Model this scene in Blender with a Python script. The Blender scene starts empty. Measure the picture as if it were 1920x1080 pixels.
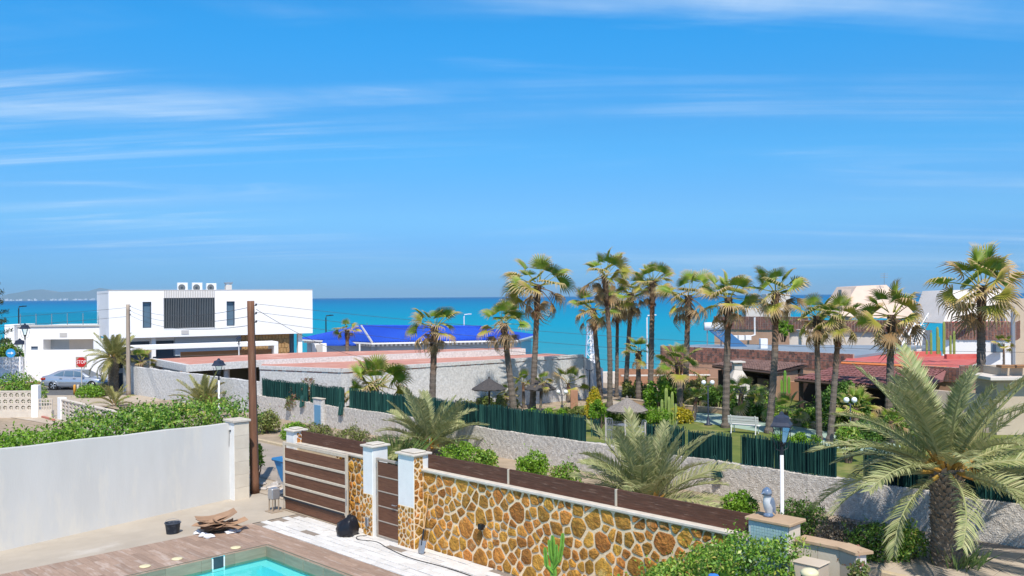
import bpy, bmesh, math, random
import numpy as np
from mathutils import Vector, Matrix

# ------------------------------------------------------------------ camera, world, sun, exposure
SC = bpy.context.scene
COL = SC.collection
R = math.radians
F = 1675.0            # focal length in pixels of the 1920 wide photograph
CAMZ = 6.5
ROLL = 0.0077
HY = 556.0
cam_d = bpy.data.cameras.new('camera'); cam = bpy.data.objects.new('camera', cam_d); COL.objects.link(cam)
cam_d.sensor_width = 36.0; cam_d.lens = 36.0 * F / 1920.0
cam_d.shift_y = (HY - 540.0) / 1920.0
cam_d.clip_start = 0.1; cam_d.clip_end = 200000.0
_cr, _sr = math.cos(ROLL), math.sin(ROLL)
_right = Vector((_cr, 0, -_sr)); _up = Vector((_sr, 0, _cr)); _back = Vector((0, -1, 0))
mw = Matrix.Identity(4)
for i in range(3):
    mw[i][0] = _right[i]; mw[i][1] = _up[i]; mw[i][2] = _back[i]
mw[0][3], mw[1][3], mw[2][3] = 0, 0, CAMZ
cam.matrix_world = mw
SC.camera = cam
SC.render.resolution_x = 1024; SC.render.resolution_y = 576

SUN_EL = R(55); SUN_TRAVEL = Vector((-0.13, 0.99, 0)).normalized()
world = bpy.data.worlds.new('World'); SC.world = world; world.use_nodes = True
nt = world.node_tree; nt.nodes.clear()
wo = nt.nodes.new('ShaderNodeOutputWorld'); bg = nt.nodes.new('ShaderNodeBackground')
sky = nt.nodes.new('ShaderNodeTexSky'); sky.sky_type = 'NISHITA'; sky.sun_disc = False
sky.sun_elevation = SUN_EL; sky.sun_rotation = math.atan2(-SUN_TRAVEL.x, -SUN_TRAVEL.y)
sky.air_density = 1.0; sky.dust_density = 0.3; sky.ozone_density = 2.0; sky.altitude = 0
# thin cirrus, laid out on a flat cloud deck high above
tc = nt.nodes.new('ShaderNodeTexCoord'); sep = nt.nodes.new('ShaderNodeSeparateXYZ'); nt.links.new(tc.outputs['Generated'], sep.inputs[0])
def wmath(op, a, b=None, clamp=False):
    n = nt.nodes.new('ShaderNodeMath'); n.operation = op; n.use_clamp = clamp
    for i, s in enumerate((a, b)):
        if s is None: continue
        if isinstance(s, (int, float)): n.inputs[i].default_value = s
        else: nt.links.new(s, n.inputs[i])
    return n.outputs[0]
# clear sea air: the sky stays blue down to the horizon
rampw = nt.nodes.new('ShaderNodeValToRGB'); ew = rampw.color_ramp.elements; rampw.color_ramp.interpolation = 'EASE'
ew[0].position = 0.0; ew[0].color = (0.10, 0.33, 0.80, 1); ew[1].position = 0.30; ew[1].color = (0.095, 0.61, 0.92, 1)
for pos_, c_ in ((0.045, (0.145, 0.345, 0.70, 1)), (0.093, (0.205, 0.44, 0.70, 1)), (0.174, (0.165, 0.51, 0.76, 1)), (0.55, (0.50, 0.66, 0.80, 1)), (0.9, (0.60, 0.66, 0.76, 1))): k_ = ew.new(pos_); k_.color = c_
nt.links.new(sep.outputs[2], rampw.inputs[0])
hs = nt.nodes.new('ShaderNodeMixRGB'); hs.blend_type = 'MULTIPLY'; hs.inputs[0].default_value = 1.0; nt.links.new(sky.outputs[0], hs.inputs[1]); nt.links.new(rampw.outputs[0], hs.inputs[2])
den = wmath('ADD', wmath('MAXIMUM', sep.outputs[2], 0.0), 0.07)
cx_, cy_ = wmath('DIVIDE', sep.outputs[0], den), wmath('DIVIDE', sep.outputs[1], den)
comb = nt.nodes.new('ShaderNodeCombineXYZ'); nt.links.new(cx_, comb.inputs[0]); nt.links.new(cy_, comb.inputs[1])
def cirrus(rot, sx, sy, scale, lo, hi, dist, seed):
    mp = nt.nodes.new('ShaderNodeMapping'); mp.inputs['Rotation'].default_value = (0, 0, rot); mp.inputs['Scale'].default_value = (sx, sy, 1)
    mp.inputs['Location'].default_value = (seed, seed * 0.7, 0)
    nt.links.new(comb.outputs[0], mp.inputs[0])
    no = nt.nodes.new('ShaderNodeTexNoise'); no.inputs['Scale'].default_value = scale; no.inputs['Detail'].default_value = 9; no.inputs['Roughness'].default_value = 0.58
    no.inputs['Distortion'].default_value = dist
    nt.links.new(mp.outputs[0], no.inputs['Vector'])
    mr = nt.nodes.new('ShaderNodeMapRange'); mr.interpolation_type = 'SMOOTHSTEP'
    mr.inputs['From Min'].default_value = lo; mr.inputs['From Max'].default_value = hi
    nt.links.new(no.outputs['Fac'], mr.inputs['Value']); return mr.outputs[0]
c1 = cirrus(R(7), 0.22, 1.0, 1.1, 0.50, 0.86, 1.3, 3.1)
c2 = cirrus(R(-5), 0.10, 0.75, 0.8, 0.47, 0.84, 1.6, 11.4)
msk = cirrus(R(20), 0.5, 0.5, 0.55, 0.36, 0.62, 0.4, 5.2)
fade = wmath('MULTIPLY', sep.outputs[2], 11.0, True)
cl = wmath('MULTIPLY', wmath('MULTIPLY', wmath('ADD', wmath('MULTIPLY', c1, 0.8), wmath('MULTIPLY', c2, 0.85), True), msk), fade)
mixw = nt.nodes.new('ShaderNodeMixRGB'); nt.links.new(cl, mixw.inputs[0]); nt.links.new(hs.outputs[0], mixw.inputs[1])
mixw.inputs[2].default_value = (4.3, 5.0, 5.6, 1)
nt.links.new(mixw.outputs[0], bg.inputs['Color']); bg.inputs['Strength'].default_value = 0.15
nt.links.new(bg.outputs[0], wo.inputs[0])

sd = bpy.data.lights.new('sun', 'SUN'); sd.energy = 3.9; sd.angle = R(0.53); sd.color = (1.0, 0.93, 0.83)
sun = bpy.data.objects.new('sun', sd); COL.objects.link(sun)
_d = SUN_TRAVEL * math.cos(SUN_EL) - Vector((0, 0, math.sin(SUN_EL)))
sun.rotation_mode = 'QUATERNION'; sun.rotation_quaternion = _d.to_track_quat('-Z', 'Y'); sun.location = (10, -30, 60)
vs = SC.view_settings; vs.view_transform = 'Standard'; vs.look = 'None'; vs.exposure = 0.42; vs.gamma = 1.0; vs.use_curve_mapping = False

# ------------------------------------------------------------------ helpers
def ray(px, py):
    u, v = (px - 960.0) / F, (HY - py) / F
    return Vector((u * _cr + v * _sr, 1.0, -u * _sr + v * _cr))
def G(px, py, z=0.0):            # the point at height z seen at a pixel of the photograph
    d = ray(px, py); t = (z - CAMZ) / d.z
    return Vector((d.x * t, t, z))
def D(px, py, Y):                # the point at distance Y seen at a pixel
    d = ray(px, py); return Vector((d.x * Y, Y, CAMZ + d.z * Y))
S2 = math.sqrt(0.5)
def AB(a, b, z=0.0): return Vector((S2 * (a - b), S2 * (a + b), z))
def toAB(p): return (S2 * (p.x + p.y), S2 * (p.y - p.x))
Q = R(45)                        # the yard and the street lie at 45 degrees: local x = a (towards the sea), local y = b

class Facade:                    # an upright plane through o, running along heading rz
    def __init__(s, o, rz): s.o = Vector((o[0], o[1], 0)); s.rz = rz; s.d = Vector((math.cos(rz), math.sin(rz), 0))
    def hit(s, px, py, off=0.0):
        n = Vector((-s.d.y, s.d.x, 0)); o = s.o + n * off
        r = ray(px, py); t = (o.x * n.x + o.y * n.y) / (r.x * n.x + r.y * n.y)
        p = Vector((r.x * t, t, CAMZ + r.z * t))
        return (p - o).dot(s.d), p.z

def mesh_obj(name, verts, faces, mat, parent=None, smooth=False, t=None):
    me = bpy.data.meshes.new(name)
    me.from_pydata([tuple(v) for v in verts], [], faces); me.update()
    if t is not None:
        at = me.attributes.new('t', 'FLOAT', 'POINT'); at.data.foreach_set('value', np.asarray(t, dtype=np.float32))
    if mat: me.materials.append(mat)
    if smooth: me.polygons.foreach_set('use_smooth', [True] * len(me.polygons))
    o = bpy.data.objects.new(name, me); COL.objects.link(o)
    if parent: o.parent = parent
    return o
def quads_obj(name, V, mat, parent=None, t=None):      # V: (n,4,3) array of loose quads
    n = len(V); me = bpy.data.meshes.new(name)
    me.vertices.add(n * 4); me.vertices.foreach_set('co', V.reshape(-1).astype(np.float32))
    me.loops.add(n * 4); me.loops.foreach_set('vertex_index', np.arange(n * 4, dtype=np.int32))
    me.polygons.add(n); me.polygons.foreach_set('loop_start', np.arange(0, n * 4, 4, dtype=np.int32))
    me.update(calc_edges=True)
    if t is not None:
        at = me.attributes.new('t', 'FLOAT', 'POINT'); at.data.foreach_set('value', np.repeat(t, 4).astype(np.float32))
    me.materials.append(mat)
    o = bpy.data.objects.new(name, me); COL.objects.link(o)
    if parent: o.parent = parent
    return o
def tag(o, label=None, cat=None, group=None, kind=None):
    if label: o['label'] = label
    if cat: o['category'] = cat
    if group: o['group'] = group
    if kind: o['kind'] = kind
    return o
def thing(name, label, cat, loc=(0, 0, 0), rz=0.0, group=None):
    o = bpy.data.objects.new(name, None); COL.objects.link(o); o.empty_display_size = 0.2
    o.location = loc; o.rotation_euler = (0, 0, rz); return tag(o, label, cat, group)
def inst(src, parent, M):        # another object on the same mesh
    o = bpy.data.objects.new(src.name, src); COL.objects.link(o); o.parent = parent; o.matrix_local = M; return o

class MB:
    def __init__(s): s.v = []; s.f = []; s.t = []
    def add(s, vs, fs, t=0.0):
        n = len(s.v); s.v += [tuple(v) for v in vs]; s.f += [tuple(i + n for i in f) for f in fs]
        s.t += list(t) if isinstance(t, (list, tuple)) else [t] * len(vs); return s
    def box(s, x0, x1, y0, y1, z0, z1, M=None):
        vs = [Vector((x, y, z)) for z in (z0, z1) for y in (y0, y1) for x in (x0, x1)]
        if M is not None: vs = [M @ v for v in vs]
        return s.add(vs, [(0, 2, 3, 1), (4, 5, 7, 6), (0, 1, 5, 4), (2, 6, 7, 3), (0, 4, 6, 2), (1, 3, 7, 5)])
    def cbox(s, x0, x1, y0, y1, z0, z1, c=0.02, M=None):     # box with chamfered edges
        cx, cy, cz = (x0 + x1) / 2, (y0 + y1) / 2, (z0 + z1) / 2
        hx, hy, hz = (x1 - x0) / 2, (y1 - y0) / 2, (z1 - z0) / 2
        c = min(c, hx * .9, hy * .9, hz * .9); vs = []
        for sz in (-1, 1):
            for sy in (-1, 1):
                for sx in (-1, 1):
                    for k in range(3):
                        p = [hx - c, hy - c, hz - c]; p[k] += c
                        vs.append(Vector((cx + sx * p[0], cy + sy * p[1], cz + sz * p[2])))
        if M is not None: vs = [M @ v for v in vs]
        bm = bmesh.new(); bv = [bm.verts.new(v) for v in vs]
        bmesh.ops.convex_hull(bm, input=bv); bm.verts.index_update()
        idx = {v: i for i, v in enumerate(bm.verts)}
        fs = [[idx[v] for v in f.verts] for f in bm.faces]; pts = [v.co.copy() for v in bm.verts]; bm.free()
        return s.add(pts, fs)
    def prism(s, poly, z0, z1, M=None):
        n = len(poly); vs = [Vector((x, y, z0)) for x, y in poly] + [Vector((x, y, z1)) for x, y in poly]
        if M is not None: vs = [M @ v for v in vs]
        fs = [tuple(range(n - 1, -1, -1)), tuple(range(n, 2 * n))] + [(i, (i + 1) % n, n + (i + 1) % n, n + i) for i in range(n)]
        return s.add(vs, fs)
    def slab(s, pts, th):        # a polygon of 3D points with thickness downwards
        n = len(pts); vs = [Vector(p) for p in pts] + [Vector(p) - Vector((0, 0, th)) for p in pts]
        fs = [tuple(range(n)), tuple(range(2 * n - 1, n - 1, -1))] + [(i, n + i, n + (i + 1) % n, (i + 1) % n) for i in range(n)]
        return s.add(vs, fs)
    def tube(s, pts, rad, n=8, caps=True, t=None):
        pts = [Vector(p) for p in pts]; k = len(pts)
        rad = rad if isinstance(rad, (list, tuple)) else [rad] * k
        vs = []; ts = []
        ref = Vector((0, 0, 1))
        for i, p in enumerate(pts):
            d = (pts[min(i + 1, k - 1)] - pts[max(i - 1, 0)]).normalized()
            rr = ref if abs(d.dot(ref)) < 0.95 else Vector((1, 0, 0))
            u = d.cross(rr).normalized(); w = d.cross(u)
            for j in range(n):
                a = 2 * math.pi * j / n; vs.append(p + (u * math.cos(a) + w * math.sin(a)) * rad[i])
            ts += [t[i] if t else 0.0] * n
        fs = [(i * n + j, i * n + (j + 1) % n, (i + 1) * n + (j + 1) % n, (i + 1) * n + j) for i in range(k - 1) for j in range(n)]
        if caps: fs += [tuple(range(n - 1, -1, -1)), tuple((k - 1) * n + j for j in range(n))]
        return s.add(vs, fs, ts)
    def cyl(s, p0, p1, r0, r1=None, n=10): return s.tube([p0, p1], [r0, r0 if r1 is None else r1], n)
    def lathe(s, prof, n=16, c=(0, 0, 0), M=None):
        vs = [Vector((c[0] + r * math.cos(2 * math.pi * j / n), c[1] + r * math.sin(2 * math.pi * j / n), c[2] + z)) for r, z in prof for j in range(n)]
        if M is not None: vs = [M @ v for v in vs]
        k = len(prof)
        fs = [(i * n + j, i * n + (j + 1) % n, (i + 1) * n + (j + 1) % n, (i + 1) * n + j) for i in range(k - 1) for j in range(n)]
        fs += [tuple(range(n - 1, -1, -1)), tuple((k - 1) * n + j for j in range(n))]
        return s.add(vs, fs)
    def quad(s, a, b, c, d): return s.add([a, b, c, d], [(0, 1, 2, 3)])
    def out(s, name, mat, parent=None, smooth=False, t=False):
        return mesh_obj(name, s.v, s.f, mat, parent, smooth, s.t if t else None)
def B(name, mat, parent, x0, x1, y0, y1, z0, z1, c=0.012): return MB().cbox(x0, x1, y0, y1, z0, z1, c).out(name, mat, parent)
def struct(name, mb, mat, label=None, smooth=False):
    o = mb.out(name, mat, None, smooth); o['kind'] = 'structure'
    return tag(o, label)

# ------------------------------------------------------------------ materials
MATS = {}
def rgb(c): return (c[0], c[1], c[2], 1.0)
def mat(name, c1, c2=None, scale=4.0, rough=0.8, bump=0.0, bscale=30.0, metal=0.0, spec=0.3, rnd=0.0, stretch=(1, 1, 1), ramp=(0.35, 0.65),
        attr=None, trans=0.0, detail=5.0, c3=None, c3scale=0.7, c3lo=0.58, bdist=0.02, hue=0.0, bvor=False, coat=0.0):
    m = bpy.data.materials.new(name); m.use_nodes = True; n = m.node_tree; L = n.links
    p = n.nodes['Principled BSDF']; out = n.nodes['Material Output']
    p.inputs['Roughness'].default_value = rough; p.inputs['Metallic'].default_value = metal
    p.inputs['Specular IOR Level'].default_value = spec; p.inputs['Coat Weight'].default_value = coat
    co = n.nodes.new('ShaderNodeTexCoord'); mp = n.nodes.new('ShaderNodeMapping'); mp.inputs['Scale'].default_value = stretch
    L.new(co.outputs['Object'], mp.inputs[0])
    oi = n.nodes.new('ShaderNodeObjectInfo')
    off = n.nodes.new('ShaderNodeVectorMath'); off.operation = 'MULTIPLY_ADD'
    L.new(oi.outputs['Random'], off.inputs[0]); off.inputs[1].default_value = (17, 31, 23); L.new(mp.outputs[0], off.inputs[2])
    vec = off.outputs[0]
    cs = None
    if attr:                     # colours along the attribute t: list of (pos, colour)
        an = n.nodes.new('ShaderNodeAttribute'); an.attribute_name = 't'
        rp = n.nodes.new('ShaderNodeValToRGB'); e = rp.color_ramp.elements
        for i, (pos, c) in enumerate(attr):
            el = e[i] if i < 2 else e.new(pos)
            el.position = pos; el.color = rgb(c)
        L.new(an.outputs['Fac'], rp.inputs[0]); cs = rp.outputs[0]
    if c2 is not None:
        no = n.nodes.new('ShaderNodeTexNoise'); no.inputs['Scale'].default_value = scale; no.inputs['Detail'].default_value = detail; no.inputs['Roughness'].default_value = 0.6
        L.new(vec, no.inputs['Vector'])
        rp = n.nodes.new('ShaderNodeMapRange'); rp.inputs['From Min'].default_value = ramp[0]; rp.inputs['From Max'].default_value = ramp[1]
        L.new(no.outputs['Fac'], rp.inputs['Value'])
        mx = n.nodes.new('ShaderNodeMixRGB'); L.new(rp.outputs[0], mx.inputs[0])
        if cs is None: mx.inputs[1].default_value = rgb(c1)
        else: L.new(cs, mx.inputs[1])
        mx.inputs[2].default_value = rgb(c2)
        if cs is not None: mx.blend_type = 'MULTIPLY'
        cs = mx.outputs[0]
    if c3 is not None:
        no = n.nodes.new('ShaderNodeTexNoise'); no.inputs['Scale'].default_value = c3scale; no.inputs['Detail'].default_value = 8; no.inputs['Roughness'].default_value = 0.65
        L.new(vec, no.inputs['Vector'])
        rp = n.nodes.new('ShaderNodeMapRange'); rp.inputs['From Min'].default_value = c3lo; rp.inputs['From Max'].default_value = c3lo + 0.14
        L.new(no.outputs['Fac'], rp.inputs['Value'])
        mx = n.nodes.new('ShaderNodeMixRGB'); L.new(rp.outputs[0], mx.inputs[0])
        if cs is None: mx.inputs[1].default_value = rgb(c1)
        else: L.new(cs, mx.inputs[1])
        mx.inputs[2].default_value = rgb(c3); cs = mx.outputs[0]
    if rnd or hue:
        h = n.nodes.new('ShaderNodeHueSaturation')
        mr = n.nodes.new('ShaderNodeMapRange'); mr.inputs['To Min'].default_value = 1 - rnd; mr.inputs['To Max'].default_value = 1 + rnd
        L.new(oi.outputs['Random'], mr.inputs['Value']); L.new(mr.outputs[0], h.inputs['Value'])
        if hue:
            w = n.nodes.new('ShaderNodeTexWhiteNoise'); w.noise_dimensions = '1D'; L.new(oi.outputs['Random'], w.inputs['W'])
            m2 = n.nodes.new('ShaderNodeMapRange'); m2.inputs['To Min'].default_value = 0.5 - hue; m2.inputs['To Max'].default_value = 0.5 + hue
            L.new(w.outputs['Value'], m2.inputs['Value']); L.new(m2.outputs[0], h.inputs['Hue'])
        if cs is None: h.inputs['Color'].default_value = rgb(c1)
        else: L.new(cs, h.inputs['Color'])
        cs = h.outputs[0]
    if cs is None: p.inputs['Base Color'].default_value = rgb(c1)
    else: L.new(cs, p.inputs['Base Color'])
    if bump:
        if bvor:
            no = n.nodes.new('ShaderNodeTexVoronoi'); src = no.outputs['Distance']
        else:
            no = n.nodes.new('ShaderNodeTexNoise'); no.inputs['Detail'].default_value = 6; src = no.outputs['Fac']
        no.inputs['Scale'].default_value = bscale; L.new(vec, no.inputs['Vector'])
        bp = n.nodes.new('ShaderNodeBump'); bp.inputs['Strength'].default_value = bump; bp.inputs['Distance'].default_value = bdist
        L.new(src, bp.inputs['Height']); L.new(bp.outputs[0], p.inputs['Normal'])
    if trans:
        tr = n.nodes.new('ShaderNodeBsdfTranslucent'); ms = n.nodes.new('ShaderNodeMixShader'); ms.inputs[0].default_value = trans
        if cs is None: tr.inputs[0].default_value = rgb(c1)
        else: L.new(cs, tr.inputs[0])
        L.new(p.outputs[0], ms.inputs[1]); L.new(tr.outputs[0], ms.inputs[2]); L.new(ms.outputs[0], out.inputs['Surface'])
    MATS[name] = m; return m

mat('earth', (0.42, 0.33, 0.24), (0.30, 0.24, 0.17), 1.5, 0.95, 0.6, 12)
mat('asphalt', (0.38, 0.325, 0.27), (0.32, 0.275, 0.23), 1.2, 0.9, 0.4, 60, c3=(0.44, 0.385, 0.32), c3scale=0.5)
mat('dark_asphalt', (0.105, 0.105, 0.11), (0.14, 0.14, 0.14), 2, 0.9, 0.4, 60)
mat('pavement', (0.50, 0.42, 0.33), (0.40, 0.335, 0.26), 1.6, 0.9, 0.3, 40, c3=(0.55, 0.48, 0.40), c3scale=0.8)
mat('concrete', (0.46, 0.405, 0.33), (0.40, 0.35, 0.285), 0.9, 0.85, 0.25, 30, c3=(0.52, 0.475, 0.41), c3scale=0.5)
mat('kerb', (0.55, 0.44, 0.28), (0.45, 0.37, 0.26), 6, 0.9, 0.3, 40)
mat('white_wall', (0.575, 0.57, 0.55), (0.53, 0.525, 0.505), 0.8, 0.85, 0.15, 18, c3=(0.615, 0.59, 0.535), c3scale=0.9, c3lo=0.52, stretch=(1.6, 1, 0.35))
mat('villa_white', (0.88, 0.88, 0.88), (0.86, 0.86, 0.86), 0.5, 0.8, 0.05, 30)
mat('pillar_white', (0.78, 0.78, 0.76), (0.72, 0.72, 0.70), 3, 0.8, 0.1, 40)
mat('cream_tile', (0.66, 0.59, 0.48), (0.60, 0.53, 0.43), 3, 0.7, 0.1, 30, rnd=0.06)
mat('cap_stone', (0.62, 0.57, 0.49), (0.52, 0.47, 0.40), 5, 0.85, 0.2, 30, rnd=0.05)
mat('rough_white', (0.70, 0.655, 0.595), (0.45, 0.41, 0.365), 9.0, 0.95, 1.0, 24, bdist=0.035, c3=(0.50, 0.41, 0.31), c3scale=0.55, c3lo=0.60)
mat('rough_white_clean', (0.70, 0.69, 0.67), (0.50, 0.49, 0.47), 9.0, 0.95, 1.0, 24, bdist=0.03, c3=(0.58, 0.55, 0.50), c3scale=0.4, c3lo=0.6)
mat('plank_floor', (0.375, 0.265, 0.20), (0.31, 0.215, 0.16), 2.5, 0.6, 0.1, 30, rnd=0.13, stretch=(6, 1, 1), c3=(0.46, 0.37, 0.31), c3scale=0.9, c3lo=0.52)
mat('grout', (0.30, 0.25, 0.20), rough=0.95)
mat('white_tile', (0.68, 0.67, 0.65), (0.60, 0.585, 0.555), 3, 0.75, 0.2, 25, rnd=0.07, c3=(0.50, 0.43, 0.35), c3scale=1.1, c3lo=0.64)
mat('tile_joint', (0.26, 0.22, 0.185), rough=0.95)
mat('pool_tile', (0.30, 0.275, 0.20), (0.235, 0.215, 0.155), 2, 0.45, 0.05, 20, rnd=0.12, stretch=(1, 1, 8))
mat('pool_tile_edge', (0.13, 0.14, 0.10), rough=0.5)
mat('pool_plaster', (0.10, 0.62, 0.68), (0.08, 0.56, 0.63), 3, 0.7)
mat('pool_step', (0.42, 0.74, 0.74), (0.36, 0.70, 0.71), 12, 0.7)
mat('wood_slat', (0.165, 0.075, 0.042), (0.105, 0.045, 0.026), 3, 0.6, 0.15, 30, rnd=0.12, stretch=(3, 1, 14))
mat('wood_board', (0.125, 0.055, 0.034), (0.075, 0.032, 0.020), 3, 0.55, 0.15, 30, rnd=0.14, stretch=(3, 1, 14), c3=(0.24, 0.145, 0.105), c3scale=2.2, c3lo=0.57)
mat('gate_frame', (0.56, 0.49, 0.39), (0.50, 0.43, 0.34), 8, 0.55, 0.05, 40)
mat('door_frame', (0.40, 0.345, 0.29), (0.34, 0.29, 0.24), 8, 0.5)
mat('steel', (0.45, 0.46, 0.48), rough=0.4, metal=0.7)
mat('black_plastic', (0.012, 0.013, 0.016), rough=0.35)
mat('bag_black', (0.014, 0.015, 0.02), rough=0.28, bump=0.6, bscale=9)
mat('black_iron', (0.02, 0.025, 0.035), rough=0.45)
mat('lantern_blue', (0.025, 0.035, 0.06), (0.04, 0.05, 0.08), 8, 0.5)
mat('pole_white', (0.74, 0.75, 0.77), (0.66, 0.67, 0.69), 4, 0.6)
mat('stone', (0.54, 0.26, 0.048), (0.27, 0.115, 0.022), 6, 0.85, 1.0, 14, rnd=0.34, hue=0.014, c3=(0.60, 0.40, 0.15), c3scale=3.0, c3lo=0.58, bdist=0.06)
mat('mortar', (0.80, 0.64, 0.43), (0.72, 0.56, 0.36), 4, 0.95, 0.5, 30)
mat('utility_wood', (0.215, 0.105, 0.062), (0.15, 0.072, 0.043), 2, 0.85, 0.5, 14, stretch=(6, 6, 0.5), c3=(0.30, 0.20, 0.14), c3scale=1.5)
mat('grey_wood', (0.42, 0.35, 0.28), (0.32, 0.26, 0.21), 2, 0.9, 0.5, 14, stretch=(6, 6, 0.5))
mat('skip_blue', (0.035, 0.20, 0.44), (0.028, 0.155, 0.36), 3, 0.5, 0.1, 20, c3=(0.20, 0.24, 0.26), c3scale=2, c3lo=0.66)
mat('rubble', (0.62, 0.58, 0.54), (0.45, 0.40, 0.36), 8, 0.95, 0.5, 20, rnd=0.25)
mat('cardboard', (0.40, 0.255, 0.16), (0.34, 0.21, 0.13), 3, 0.9, 0.1, 30, rnd=0.12)
mat('paper', (0.82, 0.83, 0.84), (0.74, 0.75, 0.77), 6, 0.7, 0.3, 12)
mat('bucket', (0.035, 0.045, 0.065), (0.16, 0.18, 0.21), 7, 0.55, ramp=(0.5, 0.72))
mat('wood_light', (0.55, 0.33, 0.15), rough=0.6)
mat('glass_dark', (0.03, 0.045, 0.06), (0.05, 0.07, 0.09), 1, 0.08, spec=0.6)
mat('glass_blue', (0.12, 0.19, 0.26), (0.09, 0.15, 0.21), 1, 0.12, spec=0.6)
mat('louvre', (0.16, 0.17, 0.175), rough=0.5)
mat('louvre_white', (0.52, 0.50, 0.48), rough=0.6)
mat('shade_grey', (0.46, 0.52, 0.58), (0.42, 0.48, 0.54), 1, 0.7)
mat('garage_grey', (0.055, 0.075, 0.10), rough=0.6)
mat('cladding_wood', (0.36, 0.19, 0.085), (0.29, 0.145, 0.065), 2, 0.6, stretch=(1, 1, 12))
mat('ochre_stone', (0.46, 0.29, 0.13), (0.34, 0.20, 0.085), 3, 0.9, 1.0, 5, c3=(0.55, 0.40, 0.22), c3scale=3)
mat('red_roof', (0.56, 0.265, 0.20), (0.48, 0.22, 0.165), 0.8, 0.85, 0.2, 20, c3=(0.62, 0.36, 0.28), c3scale=0.5, c3lo=0.52)
mat('red_paint', (0.50, 0.10, 0.085), (0.56, 0.16, 0.13), 1.2, 0.7)
mat('shed_green', (0.12, 0.14, 0.105), rough=0.8)
mat('blue_roof', (0.010, 0.055, 0.42), (0.022, 0.10, 0.58), 6, 0.75, rnd=0.05, c3=(0.03, 0.12, 0.55), c3scale=1.2)
mat('brush_fence', (0.010, 0.062, 0.052), (0.70, 0.72, 0.74), 5, 0.75, spec=0.15, rnd=0.12, stretch=(1, 1, 0.4), attr=[(0.0, (0.003, 0.022, 0.024)), (0.5, (0.014, 0.068, 0.064)), (1.0, (0.040, 0.135, 0.110))])
MATS['brush_fence'].node_tree  # colours vary twig by twig
mat('blue_cabinet', (0.13, 0.30, 0.47), rough=0.6)
mat('thatch_dark', (0.055, 0.052, 0.055), (0.10, 0.09, 0.085), 12, 0.95, 1.0, 30, stretch=(1, 1, 3))
mat('thatch_grey', (0.30, 0.27, 0.245), (0.20, 0.175, 0.155), 12, 0.95, 1.0, 30)
mat('brick_dark', (0.27, 0.125, 0.095), (0.18, 0.09, 0.07), 4, 0.85, rnd=0.3)
mat('brick_dark_b', (0.14, 0.085, 0.075), (0.21, 0.12, 0.10), 4, 0.85, rnd=0.3)
mat('brick_joint', (0.44, 0.35, 0.30), rough=0.95)
mat('brick_terra', (0.44, 0.235, 0.15), (0.36, 0.18, 0.11), 2.5, 0.9, 0.4, 10)
mat('terra_wall', (0.52, 0.32, 0.22), (0.45, 0.27, 0.18), 1, 0.9, 0.2, 15)
mat('grey_roof', (0.26, 0.31, 0.36), (0.20, 0.25, 0.30), 0.5, 0.7)
mat('pale_roof', (0.50, 0.52, 0.50), (0.42, 0.44, 0.43), 0.6, 0.8)
mat('shingle', (0.30, 0.19, 0.16), (0.23, 0.14, 0.12), 3, 0.9, 0.5, 12, rnd=0.16)
mat('shingle_red', (0.30, 0.125, 0.115), (0.24, 0.10, 0.09), 3, 0.9, 0.5, 12, rnd=0.14)
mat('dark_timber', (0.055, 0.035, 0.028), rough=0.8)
mat('orange_edge', (0.62, 0.20, 0.07), rough=0.8)
mat('peach_wall', (0.66, 0.52, 0.42), (0.60, 0.47, 0.38), 0.6, 0.85, 0.1, 20)
mat('pale_wall', (0.66, 0.61, 0.56), (0.60, 0.55, 0.50), 0.5, 0.85, 0.1, 20)
mat('beige_wall', (0.56, 0.47, 0.36), (0.50, 0.41, 0.31), 1, 0.85, 0.15, 20)
mat('lawn', (0.155, 0.185, 0.04), (0.105, 0.145, 0.03), 1.5, 0.95, 0.8, 25, c3=(0.24, 0.225, 0.075), c3scale=0.8, c3lo=0.52)
mat('mint_path', (0.30, 0.42, 0.34), (0.36, 0.46, 0.39), 1.4, 0.8, c3=(0.44, 0.47, 0.42), c3scale=0.8)
mat('low_wall', (0.50, 0.36, 0.23), (0.42, 0.29, 0.18), 2, 0.9, 0.3, 12)
mat('bench_white', (0.72, 0.71, 0.68), rough=0.6)
mat('globe', (0.85, 0.87, 0.90), rough=0.25)
mat('yellow_cream', (0.72, 0.66, 0.42), (0.68, 0.62, 0.38), 3, 0.4)
mat('mosaic', (0.40, 0.56, 0.57), (0.31, 0.49, 0.52), 9, 0.35, rnd=0.12)
mat('mosaic_joint', (0.55, 0.60, 0.60), rough=0.8)
mat('glaze_blue', (0.11, 0.17, 0.27), (0.24, 0.29, 0.36), 7, 0.3, ramp=(0.42, 0.62))
mat('glaze_white', (0.60, 0.62, 0.63), (0.45, 0.49, 0.53), 6, 0.3)
mat('parasol_blue', (0.035, 0.17, 0.60), (0.06, 0.25, 0.68), 20, 0.6, stretch=(1, 1, 0.1))
mat('terracotta', (0.30, 0.13, 0.075), (0.23, 0.10, 0.06), 6, 0.8)
mat('cactus', (0.17, 0.36, 0.05), (0.12, 0.28, 0.045), 6, 0.6)
mat('cactus_pale', (0.30, 0.36, 0.10), (0.22, 0.30, 0.075), 4, 0.7)
mat('car_silver', (0.46, 0.50, 0.56), rough=0.25, metal=0.55, coat=0.6, spec=0.5)
mat('rubber', (0.015, 0.015, 0.016), rough=0.8)
mat('rim', (0.55, 0.57, 0.60), rough=0.3, metal=0.7)
mat('lamp_red', (0.36, 0.015, 0.02), rough=0.2)
mat('sign_red', (0.50, 0.02, 0.018), rough=0.45)
mat('sign_white', (0.80, 0.80, 0.80), rough=0.5)
mat('sign_back', (0.34, 0.27, 0.20), rough=0.6)
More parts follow.
